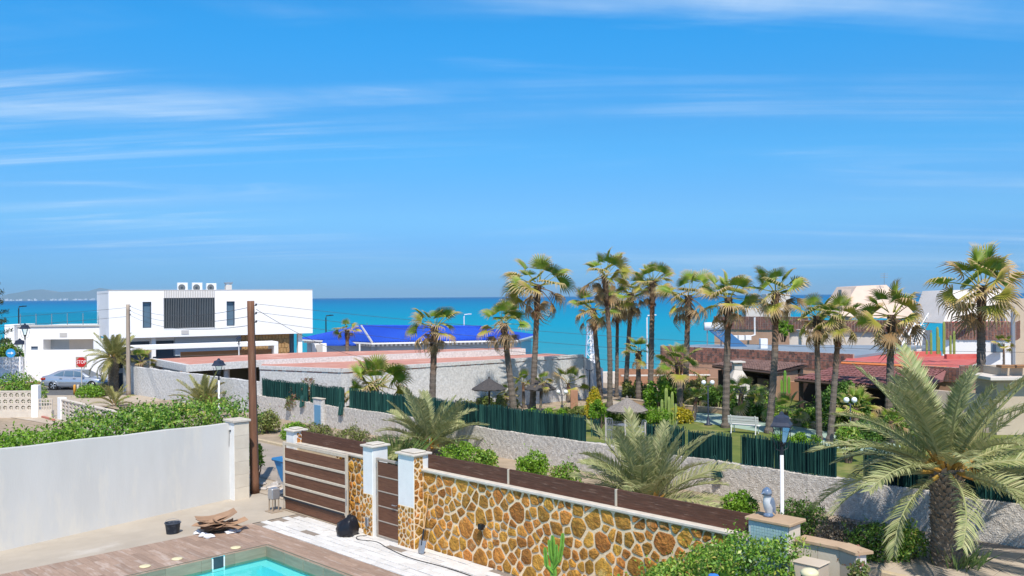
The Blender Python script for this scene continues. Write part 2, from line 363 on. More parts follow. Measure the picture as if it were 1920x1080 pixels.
mat('sign_blue', (0.04, 0.30, 0.60), rough=0.45)
mat('yellow_post', (0.66, 0.34, 0.06), rough=0.7)
mat('concrete_post', (0.50, 0.47, 0.42), rough=0.9)
mat('breeze_block', (0.66, 0.59, 0.50), (0.58, 0.51, 0.43), 3, 0.9, 0.2, 20)
mat('red_kerb', (0.44, 0.17, 0.13), rough=0.9)
mat('wire', (0.06, 0.06, 0.065), rough=0.6)
mat('shutter_glass', (0.16, 0.22, 0.30), rough=0.15)
mat('solar', (0.035, 0.12, 0.26), rough=0.12, spec=0.7)
mat('tank', (0.72, 0.73, 0.75), rough=0.35)
mat('town', (0.70, 0.70, 0.70), rough=0.9)
mat('mountain', (0.20, 0.20, 0.19), (0.15, 0.16, 0.14), 0.0006, 0.95)
mat('tower_blue', (0.36, 0.52, 0.72), rough=0.6)
# foliage
mat('fan_green', None or (0.1, 0.2, 0.03), (0.86, 0.88, 0.80), 3, 0.5, trans=0.28, rnd=0.22, hue=0.012, spec=0.35,
    attr=[(0.0, (0.44, 0.42, 0.10)), (0.16, (0.34, 0.41, 0.055)), (0.42, (0.20, 0.32, 0.035)), (0.62, (0.30, 0.33, 0.06)), (0.78, (0.58, 0.44, 0.22))])
mat('fan_yellow', (0.1, 0.2, 0.03), (0.88, 0.88, 0.80), 3, 0.55, trans=0.28, rnd=0.18, hue=0.012, spec=0.3,
    attr=[(0.0, (0.48, 0.40, 0.11)), (0.2, (0.45, 0.43, 0.07)), (0.42, (0.38, 0.38, 0.065)), (0.58, (0.52, 0.41, 0.14)), (0.76, (0.60, 0.45, 0.25))])
mat('fan_dry', (0.1, 0.2, 0.03), (0.80, 0.76, 0.7), 3, 0.8, trans=0.25, rnd=0.25, spec=0.15,
    attr=[(0.0, (0.34, 0.21, 0.10)), (0.4, (0.42, 0.29, 0.15)), (0.8, (0.50, 0.36, 0.21)), (1.0, (0.55, 0.42, 0.27))])
mat('date_green', (0.1, 0.2, 0.03), (0.86, 0.88, 0.82), 4, 0.5, trans=0.25, rnd=0.15, hue=0.01, spec=0.35,
    attr=[(0.0, (0.24, 0.285, 0.11)), (0.5, (0.40, 0.42, 0.20)), (0.86, (0.52, 0.48, 0.25)), (1.0, (0.58, 0.34, 0.08))])
mat('date_olive', (0.1, 0.2, 0.03), (0.86, 0.88, 0.82), 4, 0.5, trans=0.25, rnd=0.15, hue=0.01, spec=0.35,
    attr=[(0.0, (0.22, 0.25, 0.065)), (0.5, (0.36, 0.34, 0.11)), (0.86, (0.50, 0.42, 0.18)), (1.0, (0.48, 0.32, 0.10))])
mat('fan_trunk', (0.2, 0.15, 0.1), (0.62, 0.60, 0.58), 3, 0.95, 0.9, 9, stretch=(1, 1, 3.5),
    attr=[(0.0, (0.185, 0.155, 0.13)), (0.55, (0.215, 0.175, 0.145)), (0.70, (0.27, 0.165, 0.105)), (0.78, (0.22, 0.10, 0.055)), (0.84, (0.125, 0.085, 0.06)), (1.0, (0.16, 0.105, 0.065))])
mat('date_trunk', (0.17, 0.135, 0.10), (0.75, 0.74, 0.72), 4, 0.95, 0.8, 14, attr=[(0.0, (0.20, 0.165, 0.13)), (0.55, (0.31, 0.255, 0.195)), (1.0, (0.44, 0.345, 0.235))])
def leafmat(name, cols, spec=0.4, rough=0.42, tr=0.22):
    k = len(cols); return mat(name, cols[0], None, rough=rough, trans=tr, spec=spec, attr=[(i / (k - 1), c) for i, c in enumerate(cols)])
leafmat('leaf_hedge', [(0.062, 0.154, 0.02), (0.119, 0.269, 0.029), (0.194, 0.352, 0.042), (0.312, 0.435, 0.066), (0.475, 0.422, 0.11)])
leafmat('leaf_bright', [(0.091, 0.207, 0.017), (0.156, 0.317, 0.022), (0.221, 0.39, 0.033), (0.299, 0.439, 0.055)])
leafmat('leaf_olive', [(0.112, 0.154, 0.034), (0.188, 0.243, 0.052), (0.263, 0.282, 0.081), (0.375, 0.32, 0.149)])
leafmat('leaf_dark', [(0.049, 0.119, 0.018), (0.084, 0.182, 0.024), (0.14, 0.252, 0.036), (0.224, 0.308, 0.06)])
leafmat('leaf_yellow', [(0.30, 0.30, 0.02), (0.48, 0.40, 0.02), (0.60, 0.46, 0.03), (0.34, 0.36, 0.04)])
leafmat('leaf_dry', [(0.20, 0.16, 0.12), (0.27, 0.22, 0.16), (0.15, 0.13, 0.07)], spec=0.1, rough=0.9, tr=0.1)
leafmat('leaf_pink', [(0.10, 0.16, 0.04), (0.16, 0.22, 0.05), (0.32, 0.16, 0.11), (0.36, 0.14, 0.11)])
leafmat('grass_blade', [(0.13, 0.24, 0.06), (0.22, 0.32, 0.10), (0.30, 0.34, 0.14)])
leafmat('needle', [(0.04, 0.07, 0.03), (0.07, 0.10, 0.04), (0.10, 0.11, 0.05)])
mat('branch', (0.16, 0.115, 0.08), (0.11, 0.08, 0.055), 6, 0.95)

# water
def water_mats():
    m = bpy.data.materials.new('pool_water'); m.use_nodes = True; n = m.node_tree; n.nodes.remove(n.nodes['Principled BSDF'])
    tr = n.nodes.new('ShaderNodeBsdfTransparent'); tr.inputs[0].default_value = (0.50, 0.93, 0.95, 1)
    gl = n.nodes.new('ShaderNodeBsdfGlossy'); gl.inputs['Roughness'].default_value = 0.04
    fr = n.nodes.new('ShaderNodeFresnel'); fr.inputs[0].default_value = 1.33
    ms = n.nodes.new('ShaderNodeMixShader'); co = n.nodes.new('ShaderNodeTexCoord'); no = n.nodes.new('ShaderNodeTexNoise'); no.inputs['Scale'].default_value = 3.5
    bp = n.nodes.new('ShaderNodeBump'); bp.inputs['Strength'].default_value = 0.15; bp.inputs['Distance'].default_value = 0.05
    L = n.links; L.new(co.outputs['Object'], no.inputs['Vector']); L.new(no.outputs['Fac'], bp.inputs['Height'])
    L.new(bp.outputs[0], gl.inputs['Normal']); L.new(bp.outputs[0], fr.inputs['Normal'])
    L.new(fr.outputs[0], ms.inputs[0]); L.new(tr.outputs[0], ms.inputs[1]); L.new(gl.outputs[0], ms.inputs[2])
    L.new(ms.outputs[0], n.nodes['Material Output'].inputs['Surface']); MATS['pool_water'] = m
    m = bpy.data.materials.new('sea_water'); m.use_nodes = True; n = m.node_tree; p = n.nodes['Principled BSDF']; L = n.links
    p.inputs['Roughness'].default_value = 0.45; p.inputs['Specular IOR Level'].default_value = 0.07
    ge = n.nodes.new('ShaderNodeNewGeometry'); sp = n.nodes.new('ShaderNodeSeparateXYZ'); L.new(ge.outputs['Position'], sp.inputs[0])
    lg = n.nodes.new('ShaderNodeMath'); lg.operation = 'LOGARITHM'; lg.inputs[1].default_value = 10; L.new(sp.outputs[1], lg.inputs[0])
    n1 = n.nodes.new('ShaderNodeTexNoise'); n1.inputs['Scale'].default_value = 1.0; n1.inputs['Detail'].default_value = 6
    mp = n.nodes.new('ShaderNodeMapping'); mp.inputs['Scale'].default_value = (0.002, 0.02, 1); L.new(ge.outputs['Position'], mp.inputs[0]); L.new(mp.outputs[0], n1.inputs['Vector'])
    ad = n.nodes.new('ShaderNodeMath'); ad.operation = 'MULTIPLY_ADD'; ad.inputs[1].default_value = 0.16; L.new(n1.outputs['Fac'], ad.inputs[0]); L.new(lg.outputs[0], ad.inputs[2])
    mr = n.nodes.new('ShaderNodeMapRange'); mr.inputs['From Min'].default_value = 2.2; mr.inputs['From Max'].default_value = 4.0; L.new(ad.outputs[0], mr.inputs['Value'])
    rp = n.nodes.new('ShaderNodeValToRGB'); e = rp.color_ramp.elements
    e[0].position = 0.0; e[0].color = (0.035, 0.27, 0.33, 1); e[1].position = 1.0; e[1].color = (0.0, 0.085, 0.24, 1)
    for pos, c in ((0.22, (0.0, 0.26, 0.385, 1)), (0.5, (0.0, 0.185, 0.35, 1)), (0.75, (0.0, 0.115, 0.29, 1))):
        k = e.new(pos); k.color = c
    L.new(mr.outputs[0], rp.inputs[0])
    # short broken crests
    m2 = n.nodes.new('ShaderNodeMapping'); m2.inputs['Scale'].default_value = (0.03, 0.16, 1); L.new(ge.outputs['Position'], m2.inputs[0])
    n2 = n.nodes.new('ShaderNodeTexNoise'); n2.inputs['Scale'].default_value = 1.0; n2.inputs['Detail'].default_value = 7; n2.inputs['Roughness'].default_value = 0.7; L.new(m2.outputs[0], n2.inputs['Vector'])
    r2 = n.nodes.new('ShaderNodeMapRange'); r2.inputs['From Min'].default_value = 0.64; r2.inputs['From Max'].default_value = 0.82; r2.inputs['To Max'].default_value = 0.45; L.new(n2.outputs['Fac'], r2.inputs['Value'])
    mx = n.nodes.new('ShaderNodeMixRGB'); L.new(r2.outputs[0], mx.inputs[0]); L.new(rp.outputs[0], mx.inputs[1]); mx.inputs[2].default_value = (0.55, 0.72, 0.78, 1)
    L.new(mx.outputs[0], p.inputs['Base Color'])
    bp = n.nodes.new('ShaderNodeBump'); bp.inputs['Strength'].default_value = 0.5; bp.inputs['Distance'].default_value = 1.0
    L.new(n2.outputs['Fac'], bp.inputs['Height']); L.new(bp.outputs[0], p.inputs['Normal']); MATS['sea_water'] = m
    m = bpy.data.materials.new('balustrade_glass'); m.use_nodes = True; n = m.node_tree; n.nodes.remove(n.nodes['Principled BSDF']); L = n.links
    tr = n.nodes.new('ShaderNodeBsdfTransparent'); tr.inputs[0].default_value = (0.86, 0.93, 0.92, 1); gl = n.nodes.new('ShaderNodeBsdfGlossy'); gl.inputs['Roughness'].default_value = 0.02
    ms = n.nodes.new('ShaderNodeMixShader'); fr = n.nodes.new('ShaderNodeFresnel'); fr.inputs[0].default_value = 1.45
    L.new(fr.outputs[0], ms.inputs[0]); L.new(tr.outputs[0], ms.inputs[1]); L.new(gl.outputs[0], ms.inputs[2]); L.new(ms.outputs[0], n.nodes['Material Output'].inputs['Surface']); MATS['balustrade_glass'] = m
water_mats()
mt = MATS

# ------------------------------------------------------------------ ground, sea, roads
rng = random.Random(7)
GZ = -0.5                                     # the garden behind the street wall lies lower
def terr(a, b):
    p = AB(a, b); z = -0.012
    if a > 25.25: z = GZ - 0.012
    s = 90.0 if p.x < -6 else (90.0 - 18.0 * min(1, (p.x + 6) / 14.0))
    if p.y > s: z -= min(1, (p.y - s) / 30.0) * 4.5
    return (p.x, p.y, z)
def ground():
    al = [-90, -60, -30, -12, -4, 0, 4, 12.0, 14.5, 20, 25.2, 25.3] + [28 + 3 * i for i in range(50)]
    bl = [-110, -80, -50, -25, -10, 0, 8.0, 14, 21.2, 23.6, 27] + [30 + 4 * i for i in range(38)]
    m = MB(); m.v = [terr(a, b) for a in al for b in bl]; m.t = [0] * len(m.v); nb = len(bl)
    for i in range(len(al) - 1):
        for j in range(nb - 1):
            if 4 <= al[i] < 12 and 8 <= bl[j] < 21.2: continue          # the pool is sunk into the ground here
            if -4 <= al[i] < 14.5 and 23.6 <= bl[j] < 27: continue          # the drive dips here
            m.f.append((i * nb + j, (i + 1) * nb + j, (i + 1) * nb + j + 1, i * nb + j + 1))
    struct('ground', m, mt['earth'])
ground()
m = MB(); m.quad((-90000, 84, -3.5), (90000, 84, -3.5), (90000, 90000, -3.5), (-90000, 90000, -3.5)); struct('sea', m, mt['sea_water'])

def sheet(name, poly, z, material):
    m = MB(); pts = [Vector((p[0], p[1], z)) for p in poly]; m.add(pts, [tuple(range(len(pts)))]); return struct(name, m, material)
def abr(a0, a1, b0, b1): return [AB(a0, b0), AB(a1, b0), AB(a1, b1), AB(a0, b1)]
sheet('road', abr(16.5, 20.5, -60, 52), 0.0, mt['asphalt'])
sheet('cross_road', [(-120, 54), (-22, 57.5), (-26, 66.8), (-120, 66.8)], 0.004, mt['dark_asphalt'])
sheet('road_apron', [(-33, 53.5), (-23.2, 46), (-19, 51), (-24, 60.5), (-33, 61)], 0.008, mt['pavement'])
def kerb(name, a0, a1, b0, b1, h=0.11):
    m = MB(); k = b0
    o = bpy.data.objects.new(name, None)
    while k < b1:
        m.cbox(a0, a1, k, min(k + 0.98, b1), -0.05, h, 0.02); k += 1.0
    o = m.out(name, mt['kerb']); o.location = (0, 0, 0); o.rotation_euler = (0, 0, Q); o['kind'] = 'structure'
kerb('far_kerb', 20.5, 20.66, -10, 50)
kerb('near_kerb', 16.34, 16.5, -10, 24)
def slabs(name, a0, a1, b0, b1, z, step, material):        # paved with concrete slabs, each its own piece
    base = MB(); base.quad(*[Vector((x, y, z - 0.012)) for x, y in ((a0, b0), (a1, b0), (a1, b1), (a0, b1))])
    o = base.out(name, mt['tile_joint']); o.rotation_euler = (0, 0, Q); o['kind'] = 'structure'
    me = MB().cbox(0.008, step - 0.008, 0.008, step - 0.008, -0.04, 0, 0.006); src = me.out('slab', material, o); data = src.data
    first = True; na, nb = int((a1 - a0) / step), int((b1 - b0) / step)
    for i in range(na):
        for j in range(nb):
            M = Matrix.Translation((a0 + i * step, b0 + j * step, z + rng.uniform(-.004, .004)))
            if first: src.matrix_local = M; first = False
            else: inst(data, o, M)
slabs('far_pavement', 20.66, 24.9, 1.0, 11.6, 0.09, 0.94, mt['pavement'])
sheet('planting_strip', abr(20.66, 24.95, 11.6, 56), 0.06, mt['earth'])
sheet('near_pavement', abr(15.1, 16.34, -10, 30), 0.02, mt['pavement'])

# yard floor: concrete ramp along the white wall, wood-look planks, painted tiles
def ramp():
    m = MB(); na, nb = 24, 6
    for i in range(na + 1):
        a = -4 + (16.34 + 4) * i / na
        for j in range(nb + 1):
            b = 23.6 + 3.45 * j / nb; k = j / nb
            z = -0.33 * k * max(0, min(1.6, (14.0 - a) / 7.0)) + 0.004
            m.v.append(tuple(AB(a, b, z))); m.t.append(0)
    for i in range(na):
        for j in range(nb):
            q = i * (nb + 1) + j; m.f.append((q, q + nb + 1, q + nb + 2, q + 1))
    struct('concrete_drive', m, mt['concrete'], smooth=True)
ramp()
def planks():
    base = MB(); base.quad((-4, 21.2, -0.004), (12.9, 21.2, -0.004), (12.9, 23.6, -0.004), (-4, 23.6, -0.004)); base.quad((12.0, 6, -0.004), (12.9, 6, -0.004), (12.9, 21.2, -0.004), (12.0, 21.2, -0.004))
    o = base.out('pool_terrace', mt['grout']); o.rotation_euler = (0, 0, Q); o['kind'] = 'structure'
    w, Ln = 0.22, 1.2; cache = {}
    def piece(a, b0, b1):
        if b1 - b0 < 0.08: return
        key = round(b1 - b0, 2)
        M = Matrix.Translation((a, b0, rng.uniform(0, 0.003)))
        if key not in cache:
            ob = MB().cbox(0.003, w - 0.003, 0.003, key - 0.003, -0.02, 0.006, 0.003).out('plank', mt['plank_floor'], o); cache[key] = ob.data; ob.matrix_local = M
        else: inst(cache[key], o, M)
    i = 0; a = 4.1
    while a + w <= 12.9 + 1e-6:
        end0 = 21.2 if a + w / 2 < 12.0 else 12.0
        b = end0 - (0.6 if i % 2 else 0.0)
        while b < 23.6:
            piece(a, max(b, end0), min(b + Ln, 23.6)); b += Ln
        a += w; i += 1
planks()
def tiles():
    base = MB(); base.quad((12.9, 6, 0.0), (14.72, 6, 0.0), (14.72, 23.5, 0.0), (12.9, 23.5, 0.0))
    o = base.out('entrance_path', mt['tile_joint']); o.rotation_euler = (0, 0, Q); o['kind'] = 'structure'
    w, Ln = 0.228, 0.74; data = []
    for k in range(4):
        r = random.Random(k); bm = MB().cbox(0.010, w - 0.014, 0.012, Ln - 0.014, -0.02, 0.022, 0.008)
        bm.v = [(x + r.uniform(-.004, .004), y + r.uniform(-.006, .006), z + (r.uniform(-.006, .005) if z > 0 else 0)) for x, y, z in bm.v]
        ob = bm.out('tile', mt['white_tile'], o); data.append(ob)
    used = set()
    for i in range(8):
        b = 11.2 - (i % 3) * 0.25
        while b + Ln < 23.62:
            k = rng.randrange(4); M = Matrix.Translation((12.9 + i * w, b, rng.uniform(-.006, .006))) @ Matrix.Rotation(rng.uniform(-.006, .006), 4, 'Z')
            if k not in used: data[k].matrix_local = M; used.add(k)
            elif rng.random() > 0.012: inst(data[k].data, o, M)
            b += Ln
tiles()

# ------------------------------------------------------------------ swimming pool
def pool():
    t = thing('swimming_pool', 'turquoise swimming pool with a band of grey-green wood-look tiles', 'pool', AB(12, 21.2), Q)
    W, Hh = 8.0, 13.2; zw = -0.27
    m = MB(); d = -1.5
    m.quad((-W, -Hh, d), (0, -Hh, d), (0, 0, d), (-W, 0, d))
    for (x0, y0, x1, y1) in ((0, 0, -W, 0), (0, -Hh, 0, 0), (-W, 0, -W, -Hh), (-W, -Hh, 0, -Hh)): m.quad((x0, y0, d), (x1, y1, d), (x1, y1, 0), (x0, y0, 0))
    m.out('basin', mt['pool_plaster'], t)
    m = MB(); m.box(-W, -0.02, -0.34, -0.02, d, zw - 0.10); m.box(-0.34, -0.02, -Hh, -0.34, d, zw - 0.10); m.out('ledge', mt['pool_step'], t)
    m = MB(); nx, ny = 24, 40
    m.quad((-W + 0.01, -Hh + 0.01, zw), (-0.015, -Hh + 0.01, zw), (-0.015, -0.015, zw), (-W + 0.01, -0.015, zw)); m.out('water', mt['pool_water'], t)
    L = 0.9
    for k in range(int(W / L)):                         # far long side
        x1 = -k * L - 0.002; x0 = -(k + 1) * L + 0.002
        if k in (1, 4): continue
        B('tile', mt['pool_tile'], t, x0, x1, -0.018, 0.05, -0.33, 0.0, 0.004)
    for k in (1, 4):                                    # the skimmers sit between tiles
        x1 = -k * L; x0 = -(k + 1) * L
        B('tile', mt['pool_tile'], t, x0 + 0.002, x0 + 0.27, -0.018, 0.05, -0.33, 0.0, 0.004); B('tile', mt['pool_tile'], t, x1 - 0.27, x1 - 0.002, -0.018, 0.05, -0.33, 0.0, 0.004)
        sk = thing('skimmer', None, None); sk.parent = t
        m = MB(); a0, a1 = x0 + 0.28, x1 - 0.28
        m.box(a0, a1, -0.03, 0.16, -0.36, -0.30); m.box(a0, a0 + 0.03, -0.029, 0.159, -0.32, -0.03); m.box(a1 - 0.03, a1, -0.029, 0.159, -0.32, -0.03)
        m.out('frame', mt['sign_white'], sk); mm = MB(); mm.box(a0 + 0.031, a1 - 0.031, -0.010, 0.15, -0.299, -0.005); mm.out('weir', mt['glass_dark'], sk)
    for k in range(int(Hh / L)):
        B('tile', mt['pool_tile'], t, -0.018, 0.05, -(k + 1) * L + 0.002, -k * L - 0.022, -0.33, 0.0, 0.004)
    m = MB(); m.cbox(-W, 0.055, 0.051, 0.09, -0.03, 0.016, 0.005); m.cbox(0.051, 0.09, -Hh, 0.05, -0.03, 0.016, 0.005); m.out('edge_trim', mt['pool_tile_edge'], t)
pool()
def lid(px, py, label):
    p = G(px, py, 0.01); o = MB().lathe([(0.0, 0), (0.135, 0), (0.135, 0.012), (0.115, 0.02), (0.0, 0.022)], 20).out('skimmer_lid', mt['yellow_cream'], None, True)
    o.location = p; tag(o, label, 'lid')
lid(272, 1062, 'round cream lid on the deck, furthest from the cardboard pile'); lid(332, 1048, 'round cream lid on the deck, the middle one of three'); lid(442, 1027, 'round cream lid on the deck beside the pool corner')

# ------------------------------------------------------------------ white boundary wall with its end pillar
t = thing('boundary_wall', 'long smooth white boundary wall beside the concrete drive', 'wall', AB(2, 27), Q)
def wavy_wall():
    m = MB(); n = 30
    for i in range(n):
        x0, x1 = -8 + 20.0 * i / n, -8 + 20.0 * (i + 1) / n
        z0, z1 = 2.45 + 0.012 * math.sin(i * 1.7), 2.45 + 0.012 * math.sin((i + 1) * 1.7)
        m.add([(x0, 0, -0.8), (x1, 0, -0.8), (x1, 0, z1), (x0, 0, z0), (x1, .25, z1), (x0, .25, z0), (x1, .25, -.8), (x0, .25, -.8)], [(0, 1, 2, 3), (3, 2, 4, 5), (5, 4, 6, 7)])
    m.add([(12, 0, -.8), (12, .25, -.8), (12, .25, 2.45), (12, 0, 2.45)], [(0, 1, 2, 3)]); m.out('render', mt['white_wall'], t)
wavy_wall()
t = thing('gate_pillar', 'tall white pillar at the end of the boundary wall beside the wooden utility pole', 'pillar', AB(13.98, 26.68), Q)
B('shaft', mt['pillar_white'], t, 0, 0.52, 0, 0.6, -0.05, 2.5)
for k in range(6): B('tile', mt['cream_tile'], t, 0.004, 0.516, -0.022, 0.0, -0.03 + k * 0.42, -0.03 + k * 0.42 + 0.414, 0.004)
B('cap', mt['cap_stone'], t, -0.05, 0.57, -0.07, 0.65, 2.502, 2.58)
m = MB(); m.tube([(-0.012, .3, 2.2), (-0.02, .28, 2.0), (-0.012, .32, 1.7)], 0.006, 5); m.box(-0.03, 0, .2, .26, 2.2, 2.25); m.box(-0.03, 0, .32, .38, 2.19, 2.24); m.out('cable', mt['black_plastic'], t)

# ------------------------------------------------------------------ stone wall: every stone its own piece
def clip(poly, nx, ny, c):
    out = []; n = len(poly)
    for i in range(n):
        p, q = poly[i], poly[(i + 1) % n]; dp, dq = p[0] * nx + p[1] * ny - c, q[0] * nx + q[1] * ny - c
        if dp <= 0: out.append(p)
        if (dp < 0 < dq) or (dq < 0 < dp):
            k = dp / (dp - dq); out.append((p[0] + k * (q[0] - p[0]), p[1] + k * (q[1] - p[1])))
    return out
def stones(x0, x1, z0, z1, size, seed, gap=0.040):
    r = random.Random(seed); pts = []; rad = []
    for tries in range(6000):                             # stones of mixed size, thrown in at random
        q = (r.uniform(x0, x1), r.uniform(z0, z1)); e = size * (r.choice((.30, .38, .48, .60, .74)) if tries < 2500 else .27)
        if all(math.hypot(q[0] - k[0], q[1] - k[1]) > (e + g) * .96 for k, g in zip(pts, rad)): pts.append(q); rad.append(e)
    pts = [(min(max(x, x0 + .03), x1 - .03), min(max(z, z0 + .03), z1 - .03)) for x, z in pts]
    out = []
    for i, p in enumerate(pts):
        poly = [(x0 + gap / 2, z0 + gap / 2), (x1 - gap / 2, z0 + gap / 2), (x1 - gap / 2, z1 - gap / 2), (x0 + gap / 2, z1 - gap / 2)]
        for j, q in enumerate(pts):
            if i == j: continue
            dx, dz = q[0] - p[0], q[1] - p[1]; dd = math.hypot(dx, dz)
            if dd > size * 3.2 or dd < 1e-5: continue
            nx_, nz_ = dx / dd, dz / dd
            poly = clip(poly, nx_, nz_, (p[0] + q[0]) / 2 * nx_ + (p[1] + q[1]) / 2 * nz_ + (rad[i] - rad[j]) * .45 - gap * r.uniform(.30, .95))
            if len(poly) < 3: break
        if len(poly) < 3: continue
        A = abs(sum(poly[k][0] * poly[(k + 1) % len(poly)][1] - poly[(k + 1) % len(poly)][0] * poly[k][1] for k in range(len(poly)))) / 2
        if A < 0.004: continue
        sm = []
        for k in range(len(poly)):                        # rounded corners
            p0, p1 = poly[k], poly[(k + 1) % len(poly)]
            L = math.hypot(p1[0] - p0[0], p1[1] - p0[1])
            if L < 0.05: sm.append(((p0[0] + p1[0]) / 2, (p0[1] + p1[1]) / 2)); continue
            for w in (0.13, 0.87): sm.append((p0[0] + w * (p1[0] - p0[0]) + r.uniform(-.006, .006), p0[1] + w * (p1[1] - p0[1]) + r.uniform(-.008, .008)))
        out.append((sm, r.uniform(0.012, 0.040)))
    return out
def put_stones(t, lst, frame, axis='y'):                  # frame maps (u, z, depth) to local xyz
    for poly, h in lst:
        n = len(poly); cx = sum(p[0] for p in poly) / n; cz = sum(p[1] for p in poly) / n
        v = [frame(p[0], p[1], -0.01) for p in poly] + [frame(p[0] + (cx - p[0]) * .05, p[1] + (cz - p[1]) * .05, h * .62) for p in poly]
        v += [frame(p[0] + (cx - p[0]) * .26, p[1] + (cz - p[1]) * .26, h + rng.uniform(-.008, .010)) for p in poly] + [frame(cx + rng.uniform(-.02, .02), cz + rng.uniform(-.02, .02), h + rng.uniform(-.004, .016))]
        f = [(k, (k + 1) % n, n + (k + 1) % n, n + k) for k in range(n)] + [(n + k, n + (k + 1) % n, 2 * n + (k + 1) % n, 2 * n + k) for k in range(n)] + [(2 * n + k, 2 * n + (k + 1) % n, 3 * n) for k in range(n)]
        o = mesh_obj('stone', v, f, mt['stone'], t)
t = thing('stone_wall', 'ochre crazy-paved stone wall topped by brown boards behind the cactus', 'wall', AB(14.72, 8.9), Q)
B('core', mt['mortar'], t, 0, 0.28, 0, 9.2, -0.1, 2.0)
put_stones(t, stones(0.0, 9.12, 0.0, 1.99, 0.335, 5), lambda u, z, d: Vector((-d, u, z)))
B('coping', mt['cap_stone'], t, -0.07, 0.34, -0.02, 9.14, 2.0, 2.065)
for k, (b0, b1) in enumerate(((-0.42, 2.84), (2.90, 6.06), (6.12, 9.05))):
    B('board', mt['wood_board'], t, 0.10, 0.135, b0, b1, 2.067, 2.43, 0.006)
for bp_ in (2.87, 6.09): B('board_post', mt['gate_frame'], t, 0.085, 0.16, bp_ - 0.028, bp_ + 0.028, 2.067, 2.425, 0.006)
# same wall behind the sliding gate
t = thing('rear_stone_wall', 'stretch of stone wall with brown boards half hidden behind the sliding gate', 'wall', AB(14.72, 20.3), Q)
B('core', mt['mortar'], t, 0, 0.28, 0, 4.0, -0.1, 2.0)
put_stones(t, stones(0.0, 1.7, 0.0, 1.99, 0.26, 8), lambda u, z, d: Vector((-d, u, z)))
B('coping', mt['cap_stone'], t, -0.05, 0.34, 0, 4.0, 2.0, 2.065)
B('board', mt['wood_board'], t, 0.10, 0.135, 0.02, 3.72, 2.067, 2.43, 0.006)
def post_cap(t, x0, x1, y0, y1, z):
    B('cap', mt['cap_stone'], t, x0 - .06, x1 + .06, y0 - .06, y1 + .06, z, z + .055); B('cap_top', mt['cap_stone'], t, x0 + .05, x1 - .05, y0 + .05, y1 - .05, z + .056, z + .10, 0.03)
t = thing('stone_faced_pillar', 'white pillar with stone base between the sliding gate and the small door', 'pillar', AB(14.42, 19.82), Q)
B('shaft', mt['pillar_white'], t, 0, 0.52, 0, 0.44, -0.05, 2.42); post_cap(t, 0, .52, 0, .44, 2.422)
B('mortar_bed', mt['mortar'], t, -.006, .001, 0.004, 0.44 - .004, -.05, 1.15, .001)
put_stones(t, stones(0.0, 0.44, 0.0, 1.15, 0.17, 11, 0.026), lambda u, z, d: Vector((-d * .7, u, z)))
B('intercom', mt['steel'], t, -0.075, 0.0, .14, .26, 0.28, 0.52, 0.01)
t = thing('corner_pillar', 'white pillar with stone base where the long stone wall meets the small door', 'pillar', AB(14.42, 18.04), Q)
B('shaft', mt['pillar_white'], t, 0, 0.52, 0, 0.66, -0.05, 2.40); post_cap(t, 0, .52, 0, .66, 2.402)
B('mortar_bed', mt['mortar'], t, -.006, .001, 0.004, 0.66 - .004, -.05, 1.08, .001)
put_stones(t, stones(0.0, 0.66, 0.0, 1.08, 0.19, 13, 0.026), lambda u, z, d: Vector((-d * .7, u, z)))
B('mortar_bed', mt['mortar'], t, .004, .30, -.006, .001, -.05, 2.39, .001)
put_stones(t, stones(0.0, 0.30, 0.0, 2.38, 0.21, 14, 0.026), lambda u, z, d: Vector((u, -d * .7, z)))
t = thing('short_pillar', 'short white pillar with a stone strip peeping over the sliding gate', 'pillar', AB(14.6, 24.1), Q)
B('shaft', mt['pillar_white'], t, 0, 0.42, 0, 0.44, -0.05, 2.40); post_cap(t, 0, .42, 0, .44, 2.402)
put_stones(t, stones(0.1, 0.34, 1.9, 2.38, 0.2, 15, 0.026), lambda u, z, d: Vector((u, -d * .7, z)))

# sliding gate
t = thing('sliding_gate', 'wide brown slatted driveway gate with cream frame slid open', 'gate', AB(14.40, 21.0), Q)
W = 3.42; H0, H1 = 0.06, 2.10
B('stile', mt['gate_frame'], t, 0, .06, 0, .10, H0, H1, .008); B('stile', mt['gate_frame'], t, 0, .06, W - .10, W, H0, H1, .008)
B('rail', mt['gate_frame'], t, 0.002, .058, .101, W - .101, H1 - .10, H1 - .002, .008)
hs_ = (H1 - .10 - H0) / 5.0
for k in range(5):
    z0 = H0 + k * hs_; z1 = z0 + hs_ - 0.075
    for j in range(2): B('slat', mt['wood_slat'], t, 0.018, 0.046, .102, W - .102, z0 + j * (z1 - z0) / 2 + .002, z0 + (j + 1) * (z1 - z0) / 2 - .002, .004)
    if k < 4: B('rail', mt['gate_frame'], t, -0.004, .056, .101, W - .101, z1 + .001, z1 + .074, .008)
m = MB(); m.box(-0.03, -0.006, .12, W - .05, 0.40, 0.43)
for k in range(60): m.box(-0.03, -0.006, .12 + k * .054, .146 + k * .054, 0.375, 0.4)
m.out('toothed_rack', mt['black_iron'], t)
B('lock_plate', mt['steel'], t, -0.02, 0.0, .01, .05, 0.7, 1.1, .004)
B('ground_rail', mt['sign_back'], t, -0.02, .08, -.3, 3.5, -0.01, .045, .008)
t = thing('gate_motor', 'grey gate motor box on metal legs at the gate end', 'motor', AB(14.10, 24.42), Q)
B('housing', mt['steel'], t, -.14, .14, -.12, .16, .38, .72, .03)
for x, y in ((-.1, -.08), (.1, -.08), (-.1, .12), (.1, .12)): m = MB(); m.cyl((x, y, 0), (x, y, .379), .022); m.out('leg', mt['sign_back'], t)
B('base_plate', mt['sign_back'], t, -.2, .2, -.2, .22, 0.0, .03, .005)
